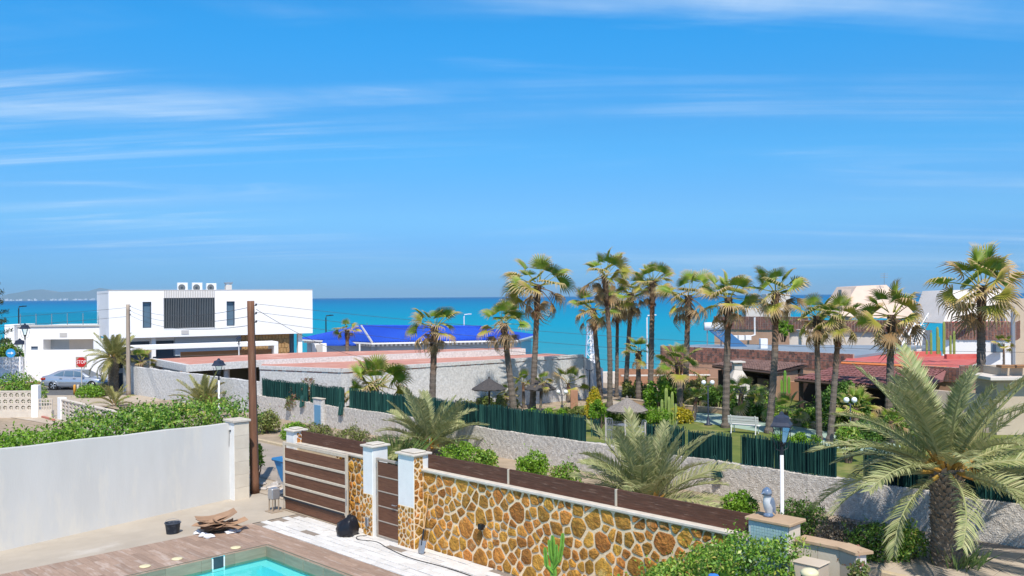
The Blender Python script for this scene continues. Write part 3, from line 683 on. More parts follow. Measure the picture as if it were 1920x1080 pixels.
# small door
t = thing('garden_door', 'narrow brown slatted door between two white pillars', 'door', AB(14.50, 18.74), Q)
W = 1.04
B('stile', mt['door_frame'], t, 0, .07, 0, .07, .02, 2.16, .008); B('stile', mt['door_frame'], t, 0, .07, W - .07, W, .02, 2.16, .008)
B('rail', mt['door_frame'], t, .002, .068, .071, W - .071, 2.09, 2.158, .006); B('rail', mt['door_frame'], t, .002, .068, .071, W - .071, .021, .08, .006)
for k in range(5):
    z0 = .082 + k * .402; B('slat', mt['wood_slat'], t, .022, .05, .072, W - .072, z0, z0 + .368, .004)
    if k < 4: B('rail', mt['door_frame'], t, .012, .06, .071, W - .071, z0 + .369, z0 + .400, .004)
m = MB(); m.cyl((-.05, .13, 1.0), (-.05, .27, 1.0), .012); m.cyl((0.0, .12, 1.0), (-.05, .12, 1.0), .012); m.out('handle', mt['steel'], t)
for z in (.5, 1.2, 1.9): B('hinge', mt['steel'], t, -.012, .0, W - .05, W - .01, z, z + .12, .003)

# ------------------------------------------------------------------ small things in the yard
p = G(324, 998, 0)
t = thing('bucket', 'dirty black builders bucket on the concrete drive', 'bucket', (p.x, p.y, -0.08))
m = MB(); m.lathe([(.155, 0), (.165, .01), (.205, .33), (.222, .335), (.222, .36), (.20, .36), (.19, .33), (.15, .02), (.0, .02)], 24); m.out('shell', mt['bucket'], t, True)
m = MB(); m.tube([(.215 * math.cos(a), .03 * math.sin(a), .35 + .10 * math.sin(a)) for a in [math.pi * k / 12 for k in range(13)]], .006, 5); m.out('handle', mt['steel'], t)

def pile():
    c = G(415, 996, 0.01); r = random.Random(4)
    for k in range(11):
        w, l = r.uniform(.3, .62), r.uniform(.5, 1.15); n = 6; bend = r.uniform(-.12, .16); m = MB()
        for i in range(n + 1):
            x = (i / n - .5) * l
            for j in (0, 1): m.v.append((x, (j - .5) * w * (1 + .12 * r.uniform(-1, 1)), bend * (x / l * 2) ** 2 + r.uniform(0, .008)))
        nv = len(m.v); m.v += [(x, y, z - .012) for x, y, z in m.v]
        for i in range(n): m.f += [(2 * i, 2 * i + 2, 2 * i + 3, 2 * i + 1), (nv + 2 * i, nv + 2 * i + 1, nv + 2 * i + 3, nv + 2 * i + 2), (2 * i, nv + 2 * i, nv + 2 * i + 2, 2 * i + 2), (2 * i + 1, 2 * i + 3, nv + 2 * i + 3, nv + 2 * i + 1)]
        m.f += [(0, 1, nv + 1, nv), (2 * n, nv + 2 * n, nv + 2 * n + 1, 2 * n + 1)]
        o = m.out('cardboard_sheet', mt['cardboard']); o.location = (c.x + r.uniform(-.3, .35), c.y + r.uniform(-.22, .25), .05 + k * .032 + max(0, -bend) * .5)
        o.rotation_euler = (r.uniform(-.12, .12), r.uniform(-.16, .10), Q * .6 + r.uniform(-.5, .5)); tag(o, 'flattened brown cardboard sheet in the scrap pile on the deck', 'cardboard', 'flattened cardboard pile')
    for k, (px, py) in enumerate(((382, 1005), (392, 1008), (433, 999), (441, 996), (372, 1000))):
        q = G(px, py, .01); m = MB(); n = 7; m.lathe([(0.02, 0), (.13, .0), (.15, .04), (.08, .075), (0.01, .085)], 9)
        m.v = [(x * r.uniform(.7, 1.35), y * r.uniform(.7, 1.35), z * r.uniform(.6, 1.3)) for x, y, z in m.v]
        o = m.out('crumpled_paper', mt['paper']); o.location = q; tag(o, 'crumpled white paper scrap beside the cardboard pile', 'paper', 'white paper scraps')
pile()

p = G(657, 1003, 0)
m = MB(); prof = [(.05, 0), (.25, .0), (.29, .08), (.30, .22), (.26, .38), (.19, .47), (.10, .51), (.05, .53), (.07, .57)]; m.lathe(prof, 22)
r = random.Random(3); m.v = [(x * (1 + .14 * math.sin(5 * math.atan2(y, x) + z * 7)) + r.uniform(-.012, .012), y * (1 + .12 * math.sin(7 * math.atan2(y, x) + 3 + z * 5)) + r.uniform(-.012, .012), z + r.uniform(-.01, .01)) for x, y, z in m.v]
m.v = [(x * 1.0 + .16 * z * z * 1.6, y * (1.12 - .3 * z) - .10 * z, z * (1 + .10 * math.sin(x * 9))) for x, y, z in m.v]
o = m.out('rubbish_bag', mt['bag_black'], None, True); q = AB(14.05, 20.5); o.location = (q.x, q.y, 0.02); tag(o, 'black rubbish bag slumped at the foot of the sliding gate', 'bag')

def shovel():
    base = AB(14.40, 17.62, 0.03); t = thing('shovel', 'long-handled shovel leaning against the stone wall', 'shovel', base, Q)
    top = Vector((.22, .08, 1.42)); b0 = Vector((-.06, 0, .30)); up = (top - b0).normalized()
    m = MB(); m.tube([b0, b0 + up * .55, top], [.019, .018, .016], 8); m.out('shaft', mt['wood_light'], t)
    m = MB(); m.tube([top + Vector((0, -.09, 0)), top + Vector((0, .09, 0))], .016, 8); m.out('grip', mt['wood_light'], t)
    m = MB(); m.tube([b0 - up * .10, b0 + up * .30], .023, 8); m.out('socket', mt['black_iron'], t)
    m = MB(); n = 6; rows = []
    for i in range(n + 1):
        k = i / n; w = .135 * (1 - .18 * k * k)
        for j in range(5): y = (j / 4 - .5) * 2; m.v.append((-.07 - .07 * k + .03 * y * y, y * w, .31 - .31 * k + .01))
    for i in range(n):
        for j in range(4): q = i * 5 + j; m.f.append((q, q + 1, q + 6, q + 5))
    nv = len(m.v); m.v += [(x + .006, y, z) for x, y, z in m.v]; m.f += [tuple(nv + i for i in reversed(f)) for f in m.f]; m.out('blade', mt['steel'], t, True)
shovel()
m = MB(); pts = [AB(14.35, 20.0, .03), AB(14.1, 20.1, .035), AB(13.95, 19.8, .035), AB(14.15, 19.3, .035), AB(14.0, 18.6, .035), AB(13.85, 17.5, .035), AB(13.95, 16.2, .035), AB(13.9, 14.5, .035), AB(13.8, 12.0, .035)]
fine = []
for i in range(len(pts) - 1):
    a0, a1, a2, a3 = pts[max(i - 1, 0)], pts[i], pts[i + 1], pts[min(i + 2, len(pts) - 1)]
    for k in range(6):
        s = k / 6; fine.append(0.5 * ((2 * a1) + (a2 - a0) * s + (2 * a0 - 5 * a1 + 4 * a2 - a3) * s * s + (3 * a1 - a0 - 3 * a2 + a3) * s ** 3))
m.tube(fine, .011, 5); tag(m.out('power_cable', mt['black_plastic']), 'thin black cable trailing over the white tiles', 'cable')
t = thing('wall_lamp', 'small black cube lamp on the stone wall', 'lamp', AB(14.66, 15.72, 0.98), Q)
B('housing', mt['black_plastic'], t, -.11, -.01, -.06, .06, -.07, .07, .008); B('bracket', mt['black_iron'], t, -.012, .06, -.03, .03, -.03, .03, .004)

def cactus(px, py, z, arms, label, pot=True, hscale=1.0):
    p = G(px, py, z) if not isinstance(px, Vector) else px
    t = thing('candelabra_cactus', label, 'cactus', p)
    if pot:
        m = MB(); m.lathe([(.0, 0), (.16, 0), (.21, .30), (.24, .30), (.24, .36), (.20, .36), (.19, .30), (0, .30)], 20); m.out('pot', mt['terracotta'], t, True)
    for (pts, rad) in arms:
        m = MB(); n = len(pts); dense = []
        for i in range(n - 1):
            for k in range(5): dense.append(Vector(pts[i]).lerp(Vector(pts[i + 1]), k / 5))
        dense.append(Vector(pts[-1])); N = len(dense); vs = []
        for i, q in enumerate(dense):
            e = rad * (1 - .35 * (i / N)) * (0.55 if i == N - 1 else 1) * (1 + .10 * math.sin(i * 2.1))
            for j in range(8):
                a = 2 * math.pi * j / 8; rr = e * (1.0 if j % 2 == 0 else .42); vs.append(Vector((q.x + rr * math.cos(a), q.y + rr * math.sin(a), q.z)))
        m.add(vs, [(i * 8 + j, i * 8 + (j + 1) % 8, (i + 1) * 8 + (j + 1) % 8, (i + 1) * 8 + j) for i in range(N - 1) for j in range(8)] + [tuple((N - 1) * 8 + j for j in range(8))]); m.out('stem', mt['cactus'], t)
p = AB(13.95, 12.78, 0.02)
cactus(p, 0, 0, [([(0, 0, .3), (.01, 0, .7), (-.01, 0, 1.42)], .075), ([(0, 0, .62), (-.14, .02, .78), (-.17, .02, 1.16)], .06), ([(0, 0, .72), (.13, 0, .9), (.19, 0, 1.2), (.21, .02, 1.46)], .06), ([(0, 0, .85), (-.06, -.05, 1.0), (-.09, -.05, 1.34)], .05), ([(.02, 0, .8), (.06, -.08, 1.0), (.07, -.08, 1.25)], .05)],
       'bright green branching cactus in a terracotta pot before the stone wall')
p = AB(13.85, 10.95, 0.02)
cactus(p, 0, 0, [([(0, 0, .3), (.0, 0, 1.02)], .06), ([(0, 0, .55), (.11, 0, .66), (.13, 0, .86)], .05), ([(0, 0, .6), (-.09, 0, .7), (-.1, 0, .84)], .045)], 'small green cactus in a pot beside the clipped hedge')

# ------------------------------------------------------------------ foliage
def leaf_quads(P, N, size, rs, aspect=0.5, up=0.25):
    n = len(P); rnd = rs.normal(size=(n, 3)); d = rnd - 0.55 * (rnd * N).sum(1)[:, None] * N + N * 0.35 + np.array([0, 0, up]); d /= np.linalg.norm(d, axis=1)[:, None] + 1e-9
    w = np.cross(d, N + rs.normal(size=(n, 3)) * 0.45); w /= np.linalg.norm(w, axis=1)[:, None] + 1e-9
    nn = np.cross(w, d); L = size * rs.uniform(.65, 1.35, size=(n, 1)); W = L * aspect
    V = np.empty((n, 4, 3)); V[:, 0] = P; V[:, 1] = P + d * L * .55 + w * W * .5 + nn * L * .08; V[:, 2] = P + d * L - nn * L * .05; V[:, 3] = P + d * L * .55 - w * W * .5 + nn * L * .08
    return V
def lobes_for(rx, ry, h, k, rs, flat=0.6):
    out = []
    for i in range(k):
        a = 2.39996 * i + rs.uniform(0, .5); q = math.sqrt((i + .5) / k); rr = rs.uniform(.22, .46) * min(rx, ry)
        rr = min(rr, h * .45)
        zc = (h - rr) * (1 - .45 * q * q) * rs.uniform(.72, 1.0)
        out.append((q * (rx - rr) * math.cos(a), q * (ry - rr) * math.sin(a), max(zc, rr * .5), rr))
        if h > 2.2 * rr: out.append((q * (rx - rr * .8) * math.cos(a + .2), q * (ry - rr * .8) * math.sin(a + .2), max(rr * .6, zc - rr * 1.3), rr))
    return out
def lobe_points(lobes, n, rs, inner=0.28):
    L = np.array(lobes); pr = L[:, 3] ** 2; pr /= pr.sum(); idx = rs.choice(len(L), n, p=pr)
    v = rs.normal(size=(n, 3)); v /= np.linalg.norm(v, axis=1)[:, None]; rad = 1 - inner * rs.uniform(size=n) ** 1.6
    wob = 1 + .16 * np.sin(v[:, 0] * 5 + idx) * np.sin(v[:, 1] * 6 + 2 * idx) * np.sin(v[:, 2] * 5)
    P = L[idx, :3] + v * (L[idx, 3] * rad * wob)[:, None]
    keep = P[:, 2] > 0.03
    for (x, y, z, r_) in lobes: keep &= ((P - np.array([x, y, z])) ** 2).sum(1) > (r_ * .62) ** 2
    return P[keep], v[keep]
def shrub(name, label, cat, loc, rx, ry, h, n, leaf, material, seed, group=None, rz=0.0, k=13, dry=0.0, lobes=None, aspect=.5, branches=10):
    rs = np.random.RandomState(seed); t = thing(name, label, cat, loc, rz, group)
    lb = lobes or lobes_for(rx, ry, h, k, rs); P, N = lobe_points(lb, int(n * 1.9), rs)
    hh = max(l[2] + l[3] for l in lb); tv = np.clip(rs.beta(2.0, 2.6, size=len(P)) + .22 * np.sin(P[:, 0] * 2.1 + seed) * np.sin(P[:, 1] * 1.7 + 1), 0, 1)
    o = quads_obj('foliage', leaf_quads(P, N, leaf, rs, aspect), mt[material], t, tv); o['kind'] = 'stuff'
    sp = []; sn = []                                      # young shoots standing out of the clipped outline
    for i in range(max(12, n // 90)):
        l = lb[rs.randint(len(lb))]; d = rs.normal(size=3) + np.array([0, 0, .9]); d /= np.linalg.norm(d); q = np.array(l[:3]) + d * l[3] * .9
        if q[2] < hh * .35: continue
        for j in range(7): sp.append(q + d * leaf * .62 * j + rs.normal(size=3) * leaf * .12); sn.append(d)
    if sp: o = quads_obj('shoots', leaf_quads(np.array(sp), np.array(sn), leaf * .9, rs, aspect), mt[material], t, np.clip(rs.beta(3, 2, size=len(sp)), 0, 1)); o['kind'] = 'stuff'
    if dry:
        P, N = lobe_points(lb, int(n * dry * 1.9), rs, .2); o = quads_obj('dry_leaves', leaf_quads(P, N, leaf * .9, rs, aspect), mt['leaf_dry'], t, rs.uniform(size=len(P))); o['kind'] = 'stuff'
    m = MB(); r = random.Random(seed)
    for i in range(branches):
        l = lb[r.randrange(len(lb))]; b = Vector((l[0] * .35, l[1] * .35, 0)); e = Vector(l[:3]) + Vector((r.uniform(-.5, .5), r.uniform(-.5, .5), r.uniform(-.2, .6))) * l[3]
        m.tube([b, b.lerp(e, .5) + Vector((r.uniform(-.1, .1), r.uniform(-.1, .1), 0)) * hh, e], [.025 * hh + .006, .015 * hh + .004, .004], 5)
    m.out('stems', mt['branch'], t); return t

# the big hedge behind the white wall, in clumps that have grown into one another
def big_hedge():
    rs = np.random.RandomState(2); k = 0
    mk = ['leaf_hedge', 'leaf_bright', 'leaf_hedge', 'leaf_hedge']
    spots = [(6.6, 29.3, 2.45), (9.2, 29.4, 2.62), (11.6, 29.4, 2.98), (13.6, 29.2, 3.12)]
    names = ['hedge clump behind the boundary wall, before the round-pattern block wall', 'bushy hedge clump behind the boundary wall below the small lattice gate', 'hedge clump behind the boundary wall below the stop sign and corner palm', 'last hedge clump before the tall white gate pillar']
    for (a, b, h), lab in zip(spots, names):
        lb = []
        for i in range(26):
            rr = rs.uniform(.45, .8); x, y = rs.uniform(-1.6, 1.6), rs.uniform(-1.35, 1.9)
            if y < -0.6 and rs.uniform() < .3: y += .6
            zt = (h + rs.uniform(-.40, .06)) * (1 - .03 * max(0, y)); lb.append((x, max(y, -1.6 + rr * .9), zt - rr, rr))
            if i % 3 == 0: lb.append((x * .9, y, (zt - rr) * .5, rr))
        shrub('hedge_clump', lab, 'hedge', AB(a, b), 0, 0, h, 6500, .115, mk[k], 40 + k, 'hedge along the boundary wall', Q, lobes=lb, dry=.03 if k in (2, 4) else 0, branches=24); k += 1
big_hedge()

# shrubs of the planting strip along the street wall
def S(px, py, rx, h, n, leaf, material, label, seed, dry=0.0, z=0.06, ry=None, k=13, group='shrubs along the street wall', aspect=.5):
    p = G(px, py, z); return shrub('shrub', label, 'shrub', p, rx, ry or rx * .85, h, n, leaf, material, seed, group, 0, k, dry, aspect=aspect)
S(500, 812, 0.78, 1.25, 2200, .11, 'leaf_olive', 'round yellow-green shrub just past the wooden utility pole', 1)
S(553, 822, 0.75, 0.85, 2000, .10, 'leaf_bright', 'bright green shrub before the short pillar over the gate', 2)
S(595, 826, 0.85, 0.85, 1900, .09, 'leaf_olive', 'greyish shrub with dry twigs below the blue meter cabinet', 3, .45)
S(660, 838, 0.95, 0.95, 2300, .09, 'leaf_olive', 'olive shrub with bare twigs between the cabinet and the feathery palm', 4, .3)
S(700, 848, 0.6, 0.7, 1100, .09, 'leaf_dry', 'dried grey shrub beside the feathery palm base', 5, .4)
S(866, 872, 1.05, 0.95, 2600, .095, 'leaf_bright', 'broad green shrub beside the feathery palm above the stone wall', 6)
S(912, 880, 0.55, 0.8, 1500, .095, 'leaf_hedge', 'small rounded shrub at the end of the broad green shrub', 7)
S(1000, 896, 0.68, 1.0, 2000, .095, 'leaf_bright', 'single bright bush halfway between the two low feathery palms', 8)
S(1060, 910, 0.62, 0.85, 1500, .09, 'leaf_hedge', 'loose dark bush leaning into the wide low palm', 9, .15)
S(1387, 972, 0.60, 0.85, 2600, .075, 'leaf_bright', 'neat bright green ball bush behind the ceramic bird', 10, k=12)
S(1500, 1000, 0.9, 1.05, 2600, .075, 'leaf_dark', 'loose dark shrub with bare twigs around the white lamp post', 11, .22)
S(1575, 1030, 0.7, 0.9, 1300, .07, 'leaf_dry', 'half-dead twiggy shrub between two green shrubs by the street wall', 12, .35)
S(1640, 1048, 0.85, 0.95, 2900, .075, 'leaf_dark', 'dark green shrub with pinkish dead patches before the street wall', 13, .10)
S(1700, 1050, 0.55, 1.0, 1900, .075, 'leaf_hedge', 'leafy shrub touching the thick palm trunk', 14, .05)
S(170, 745, 1.0, 0.95, 1800, .13, 'leaf_bright', 'clipped bright green bush behind the stop sign', 15, z=0)
S(192, 742, 0.8, 0.8, 1200, .12, 'leaf_olive', 'dry brownish bush at the foot of the street-corner palm', 16, .5, z=0)
S(182, 716, 0.9, 1.15, 900, .13, 'leaf_hedge', 'small bush between the silver car and the white wall', 17, z=0)
p = G(10, 770, 0); shrub('shrub', 'full glossy green bush spilling over the patterned block wall', 'shrub', (p.x - .5, p.y + 1.8, 0), 2.2, 1.4, 2.2, 3200, .15, 'leaf_hedge', 18, None, k=12)
shrub('shrub', 'tall dark bush behind the white lattice wall and blue arrow sign', 'shrub', (D(8, 650, 71.6).x, 71.6, 0), 2.2, 1.1, 3.7, 3000, .18, 'leaf_hedge', 19, None, k=12)
p = G(475, 905, 0); shrub('shrub', 'narrow green plant squeezed between the gate pillar and the utility pole', 'shrub', (p.x - .05, p.y + .5, 0), .3, .3, 1.35, 700, .09, 'leaf_bright', 20, None, k=6)

# foreground clipped hedge and low bushes by the planter
def fore():
    rs = np.random.RandomState(9); lb = []
    for i in range(54):
        y = rs.uniform(-1.25, 2.3); x = rs.uniform(-.75, .42); rr = rs.uniform(.26, .42)
        top = 2.36 - max(0, y + .35) * .56 + rs.uniform(-.22, .05)
        lb.append((x, y, max(top - rr, rr * .5), rr))
        if i % 2: lb.append((x, y, max(top - rr * 2.4, rr), rr))
    shrub('clipped_hedge', 'dense clipped green hedge rising in front of the stone wall end', 'hedge', AB(13.95, 8.6), 0, 0, 2.3, 13000, .075, 'leaf_hedge', 60, None, Q, lobes=lb, branches=24)
    p = D(1600, 1078, 14.5); shrub('shrub', 'reddish-tipped green shrub below the beige planter wall', 'shrub', (p.x, p.y, 0.0), .62, .5, 2.25, 4600, .07, 'leaf_pink', 61, None, k=9)
fore()
def grass(px, py, n, h, label, z=.06, material='grass_blade', spread=.25, seed=1):
    p = G(px, py, z); rs = np.random.RandomState(seed); P = np.c_[rs.normal(size=(n, 2)) * spread * .45, np.zeros(n)]
    d = np.c_[P[:, :2] * 1.4 / spread * .4 + rs.normal(size=(n, 2)) * .28, np.ones(n)]; d /= np.linalg.norm(d, axis=1)[:, None]
    w = np.cross(d, rs.normal(size=(n, 3))); w /= np.linalg.norm(w, axis=1)[:, None]; L = h * rs.uniform(.5, 1.1, size=(n, 1)); out = d.copy(); out[:, 2] = 0
    V = np.empty((n, 4, 3)); V[:, 0] = P - w * .012; V[:, 1] = P + w * .012; V[:, 2] = P + d * L + out * L * .3 + w * .002; V[:, 3] = P + d * L * .55 - w * .012
    t = thing('grass_tuft', label, 'grass', p); o = quads_obj('blades', V, mt[material], t, rs.uniform(size=n)); o['kind'] = 'stuff'
grass(745, 868, 380, 1.25, 'pale green grass tuft seen between the two pillar tops', seed=3, spread=.5)
grass(1790, 1062, 160, .6, 'yellow grass tuft at the base of the thick palm', seed=4, spread=.5)

# ------------------------------------------------------------------ palms
def fan_mesh(seed, droop, tipdroop, fold, nseg=20, spread=105, ragged=0.1):
    r = random.Random(seed); m = MB(); pl = .50
    pet = [Vector((pl * i / 5, 0, -.10 * droop * (i / 5) ** 2)) for i in range(6)]
    m.tube(pet, [.020, .016, .013, .011, .010, .010], 4, t=[0.0, .02, .04, .08, .10, .12])
    hub = pet[-1]; hw = R(spread) / nseg * 1.04
    ang0 = -.2 * droop
    def P(rr, th, dz=0):
        x, y = rr * math.cos(th), rr * math.sin(th)
        z = fold * abs(math.sin(th)) * rr - droop * .55 * max(0, rr) ** 2 - tipdroop * max(0, rr - .30) ** 2 + dz + x * ang0
        k = 1 - .35 * tipdroop * max(0, rr - .34)
        return hub + Vector((x * k, y * k, z))
    for i in range(nseg):
        th = R(-spread) + 2 * R(spread) * (i + .5) / nseg; Ls = (.55 * (.74 + .26 * math.cos(th * .8))) * r.uniform(1 - ragged, 1 + ragged * .6); bend = r.uniform(-.05, .05)
        r1, r2, r3 = Ls * .40, Ls * .72, Ls
        vs = [P(0.0, 0), P(r1, th - hw, -.008), P(r1, th, .012), P(r1, th + hw, -.008), P(r2, th - hw * .52 + bend * .5, -.006), P(r2, th + bend * .5, .008), P(r2, th + hw * .52 + bend * .5, -.006), P(r3, th + bend, r.uniform(-.05, .01))]
        m.add(vs, [(0, 1, 2), (0, 2, 3), (1, 4, 5, 2), (2, 5, 6, 3), (4, 7, 5), (5, 7, 6)], [.16, .45, .45, .45, .72, .72, .72, 1.0])
    me = bpy.data.meshes.new('frond'); me.from_pydata(m.v, [], m.f); at = me.attributes.new('t', 'FLOAT', 'POINT'); at.data.foreach_set('value', np.array(m.t, dtype=np.float32)); return me
def with_mat(me, material, name='frond'):
    c = me.copy(); c.name = name; c.materials.append(mt[material]); return c
_f_up = [fan_mesh(i, .22, 1.2, .26) for i in range(3)]
_f_mid = [fan_mesh(10 + i, .42, 2.2, .14) for i in range(3)]
_f_old = [fan_mesh(20 + i, .7, 2.6, .05, ragged=.2) for i in range(3)]
_f_dead = [fan_mesh(30 + i, .9, 2.6, -.25, 16, 75, .3) for i in range(3)]
FAN = {'up': [with_mat(x, 'fan_green') for x in _f_up], 'mid': [with_mat(x, 'fan_green') for x in _f_mid] + [with_mat(_f_mid[0], 'fan_yellow')], 'yel': [with_mat(x, 'fan_yellow') for x in _f_old + _f_mid[:1]], 'dead': [with_mat(x, 'fan_dry', 'dead_frond') for x in _f_dead]}
def frond_M(org, th, el, roll, sc):
    return Matrix.Translation(org) @ Matrix.Rotation(th, 4, 'Z') @ Matrix.Rotation(-el, 4, 'Y') @ Matrix.Rotation(roll, 4, 'X') @ Matrix.Scale(sc, 4)
def fan_palm(base, top, rad, label, seed, trunk_r=.19, ng=17, nm=11, nd=11, group='fan palms in the garden', lean=0.0, cat='palm tree', boots=True):
    r = random.Random(seed); base = Vector(base); top = Vector(top); t = thing('fan_palm', label, cat, base, 0, group)
    e = top - base; H = e.z; n = max(8, int(H * 7)); pts = []; rads = []; ts = []
    for i in range(n + 1):
        k = i / n; bow = math.sin(k * math.pi) * lean
        pts.append(Vector((e.x * k + bow + r.uniform(-.008, .008), e.y * k, H * k)))
        rr = trunk_r * .86 * (1.25 if k < .04 else 1.0) * (1.08 - .28 * k)
        if k > .80 and boots: rr *= 1.12 + .28 * (k - .8) / .2
        rads.append(rr * (1.0 + (.05 if i % 2 else -.035) + r.uniform(-.02, .02))); ts.append(k)
    m = MB(); m.tube(pts, rads, 10, t=ts)
    if boots and H > 2:
        for i in range(70):                              # stubs of cut fronds below the crown
            k = r.uniform(.76, .985); a = r.uniform(0, 6.283); c = Vector((e.x * k + math.sin(k * math.pi) * lean, e.y * k, H * k)); o = Vector((math.cos(a), math.sin(a), 0)); w = Vector((-o.y, o.x, 0)); q = c + o * trunk_r * .85
            m.add([q - w * .05, q + w * .05, q + o * .10 + Vector((0, 0, .16)) + w * .015, q + o * .10 + Vector((0, 0, .16)) - w * .015, q + o * .03 + Vector((0, 0, .02))], [(0, 1, 2, 3), (0, 3, 4), (1, 4, 2)], k)
    m.out('trunk', mt['fan_trunk'], t, False, True)
    cr = bpy.data.objects.new('crown', None); COL.objects.link(cr); cr.parent = t; cr.location = (e.x, e.y, H)
    ph = r.uniform(0, 6.28); i = 0
    up = r.uniform(-8, 8); dryness = r.uniform(0.1, 0.55); side = r.uniform(0, 6.28)
    for kind, cnt, e0, e1, s0, s1 in (('up', max(4, ng * 4 // 10), 80 + up * .3, 28 + up, .70, 1.05), ('mid', max(4, nm * 7 // 10), 40 + up, -8, .92, 1.2), ('yel', max(2, nm // 3), 4, -34, .90, 1.15), ('dead', nd * 8 // 10, -16, -70, .50, .98)):
        for j in range(cnt):
            k = (j + .5) / cnt; el = R(e0 + (e1 - e0) * k + r.uniform(-15, 15)); th = ph + i * 2.39996 + r.uniform(-.45, .45); i += 1
            el -= R(7) * math.cos(th - side)
            kd = 'yel' if (kind == 'mid' and r.random() < dryness) else ('dead' if kind == 'yel' and r.random() < dryness * .5 else kind)
            off = Vector((math.cos(th), math.sin(th), 0)) * trunk_r * .7 + Vector((0, 0, (.10 if kind == 'up' else -.05 if kind == 'mid' else -.18 - .25 * (kind == 'dead') * k)))
            inst(r.choice(FAN[kd]), cr, frond_M(off * (rad / 1.5), th, el, r.uniform(-.9, .9), rad * r.uniform(s0, s1)))
    return t
def FP(bx, by, tx, ty, rpx, label, seed, z=None, Y=None, **k):
    base = G(bx, by, GZ) if Y is None else Vector((D(bx, by, Y).x, Y, GZ if z is None else z))
    top = D(tx, ty, base.y); return fan_palm(base, top, rpx / F * base.y, label, seed, **k)
FP(808, 800, 815, 612, 52, 'fan palm with a shadow behind it on the white building wall', 101, Y=43.0, trunk_r=.20)
FP(965, 752, 944, 606, 50, 'fan palm beside the dark thatched parasol', 102, Y=52, trunk_r=.23)
FP(998, 770, 1009, 533, 64, 'tall solitary fan palm before the white building end wall', 103, trunk_r=.22)
FP(1143, 765, 1133, 515, 54, 'tallest fan palm of the dense grove, behind the yellow conifer', 104, trunk_r=.19, lean=.15)
FP(1126, 748, 1112, 578, 48, 'fan palm crossing the white lattice tower', 105, trunk_r=.20, ng=10)
FP(1172, 747, 1184, 548, 50, 'fan palm of the grove with a very shaggy dry skirt', 106, trunk_r=.19, ng=9, nm=12, nd=17)
FP(1219, 757, 1224, 526, 44, 'straight fan palm at the open end of the grove', 107, trunk_r=.21, nd=7)
FP(1156, 744, 1158, 566, 42, 'slim fan palm in the middle of the grove', 108, trunk_r=.15, ng=9, nm=8, nd=12)
FP(1197, 756, 1197, 658, 33, 'short fan palm with a dark rough trunk in the grove', 109, trunk_r=.20, ng=12, nm=8, nd=3)
FP(1284, 765, 1291, 553, 56, 'fan palm with a wide dry skirt before the solar water heater', 110, trunk_r=.21, ng=10, nd=16)
FP(1276, 772, 1272, 680, 46, 'low broad fan palm behind the columnar cactus', 111, trunk_r=.22, ng=14, nm=10, nd=2)
FP(1360, 802, 1366, 557, 58, 'fan palm rising beside the white garden bench', 112, trunk_r=.21)
FP(1441, 812, 1454, 545, 58, 'leaning fan palm between the bench and the round dark shrub', 113, trunk_r=.20, lean=.12)
FP(1536, 826, 1531, 592, 52, 'slimmer fan palm of the pair by the mint path', 114, trunk_r=.16, ng=12, nd=13)
FP(1556, 828, 1574, 600, 52, 'leaning fan palm of the pair by the mint path', 115, trunk_r=.17, ng=19, nd=6)
FP(1666, 765, 1672, 590, 66, 'fan palm in front of the shingled gazebo roof', 116, Y=50, trunk_r=.24, nd=14)
FP(1838, 760, 1841, 535, 82, 'big fan palm standing above the brick parapet house', 117, Y=48, trunk_r=.27, ng=22, nm=15)
FP(651, 690, 651, 618, 24, 'small distant fan palm before the blue tiled roof', 118, Y=84, z=-.5, trunk_r=.22, ng=14, nd=3)
FP(1066, 752, 1066, 718, 38, 'young bright fan palm against the white building wall', 119, trunk_r=.16, ng=8, nm=5, nd=0, boots=False)
FP(982, 765, 981, 716, 26, 'young fan palm with dark leaves beside the tall solitary palm', 120, trunk_r=.12, ng=7, nm=5, nd=0, boots=False)
FP(945, 765, 948, 738, 24, 'bushy young fan palm under the dark thatched parasol', 121, trunk_r=.12, ng=10, nm=5, nd=0, boots=False)
FP(1386, 792, 1390, 738, 42, 'short green fan palm behind the white bench', 122, trunk_r=.19, ng=12, nm=9, nd=1, boots=False)
FP(1300, 788, 1306, 745, 25, 'tiny leaning fan palm beside the garden lamp', 123, trunk_r=.14, ng=7, nm=6, nd=0, boots=False)
FP(1472, 806, 1474, 772, 42, 'low fan palm before the round dark shrub', 124, trunk_r=.15, ng=10, nm=6, nd=0, boots=False)
FP(1604, 815, 1604, 765, 46, 'dark low fan palm behind the twin globe lamp', 125, trunk_r=.18, ng=16, nm=9, nd=2, boots=False)
FP(1672, 830, 1672, 790, 34, 'stubby fan palm half hidden behind the big feather palm', 126, trunk_r=.2, ng=9, nm=6, nd=2, boots=False)
FP(704, 790, 706, 722, 64, 'broad clump of fan palm leaves behind the green fence', 127, Y=44.8, trunk_r=.2, ng=20, nm=14, nd=4, boots=False)
FP(682, 790, 672, 742, 40, 'smaller dry fan palm clump beside the broad clump', 128, Y=45.2, trunk_r=.16, ng=7, nm=8, nd=2, boots=False)
FP(268, 700, 264, 676, 30, 'small fan palm clump behind the corner of the street wall', 129, Y=62, z=0, trunk_r=.2, ng=13, nm=7, nd=2, boots=False)
FP(1012, 775, 1018, 718, 24, 'thin fan palm in the shade of the second thatched parasol', 130, trunk_r=.09, ng=7, nm=4, nd=2, boots=False)

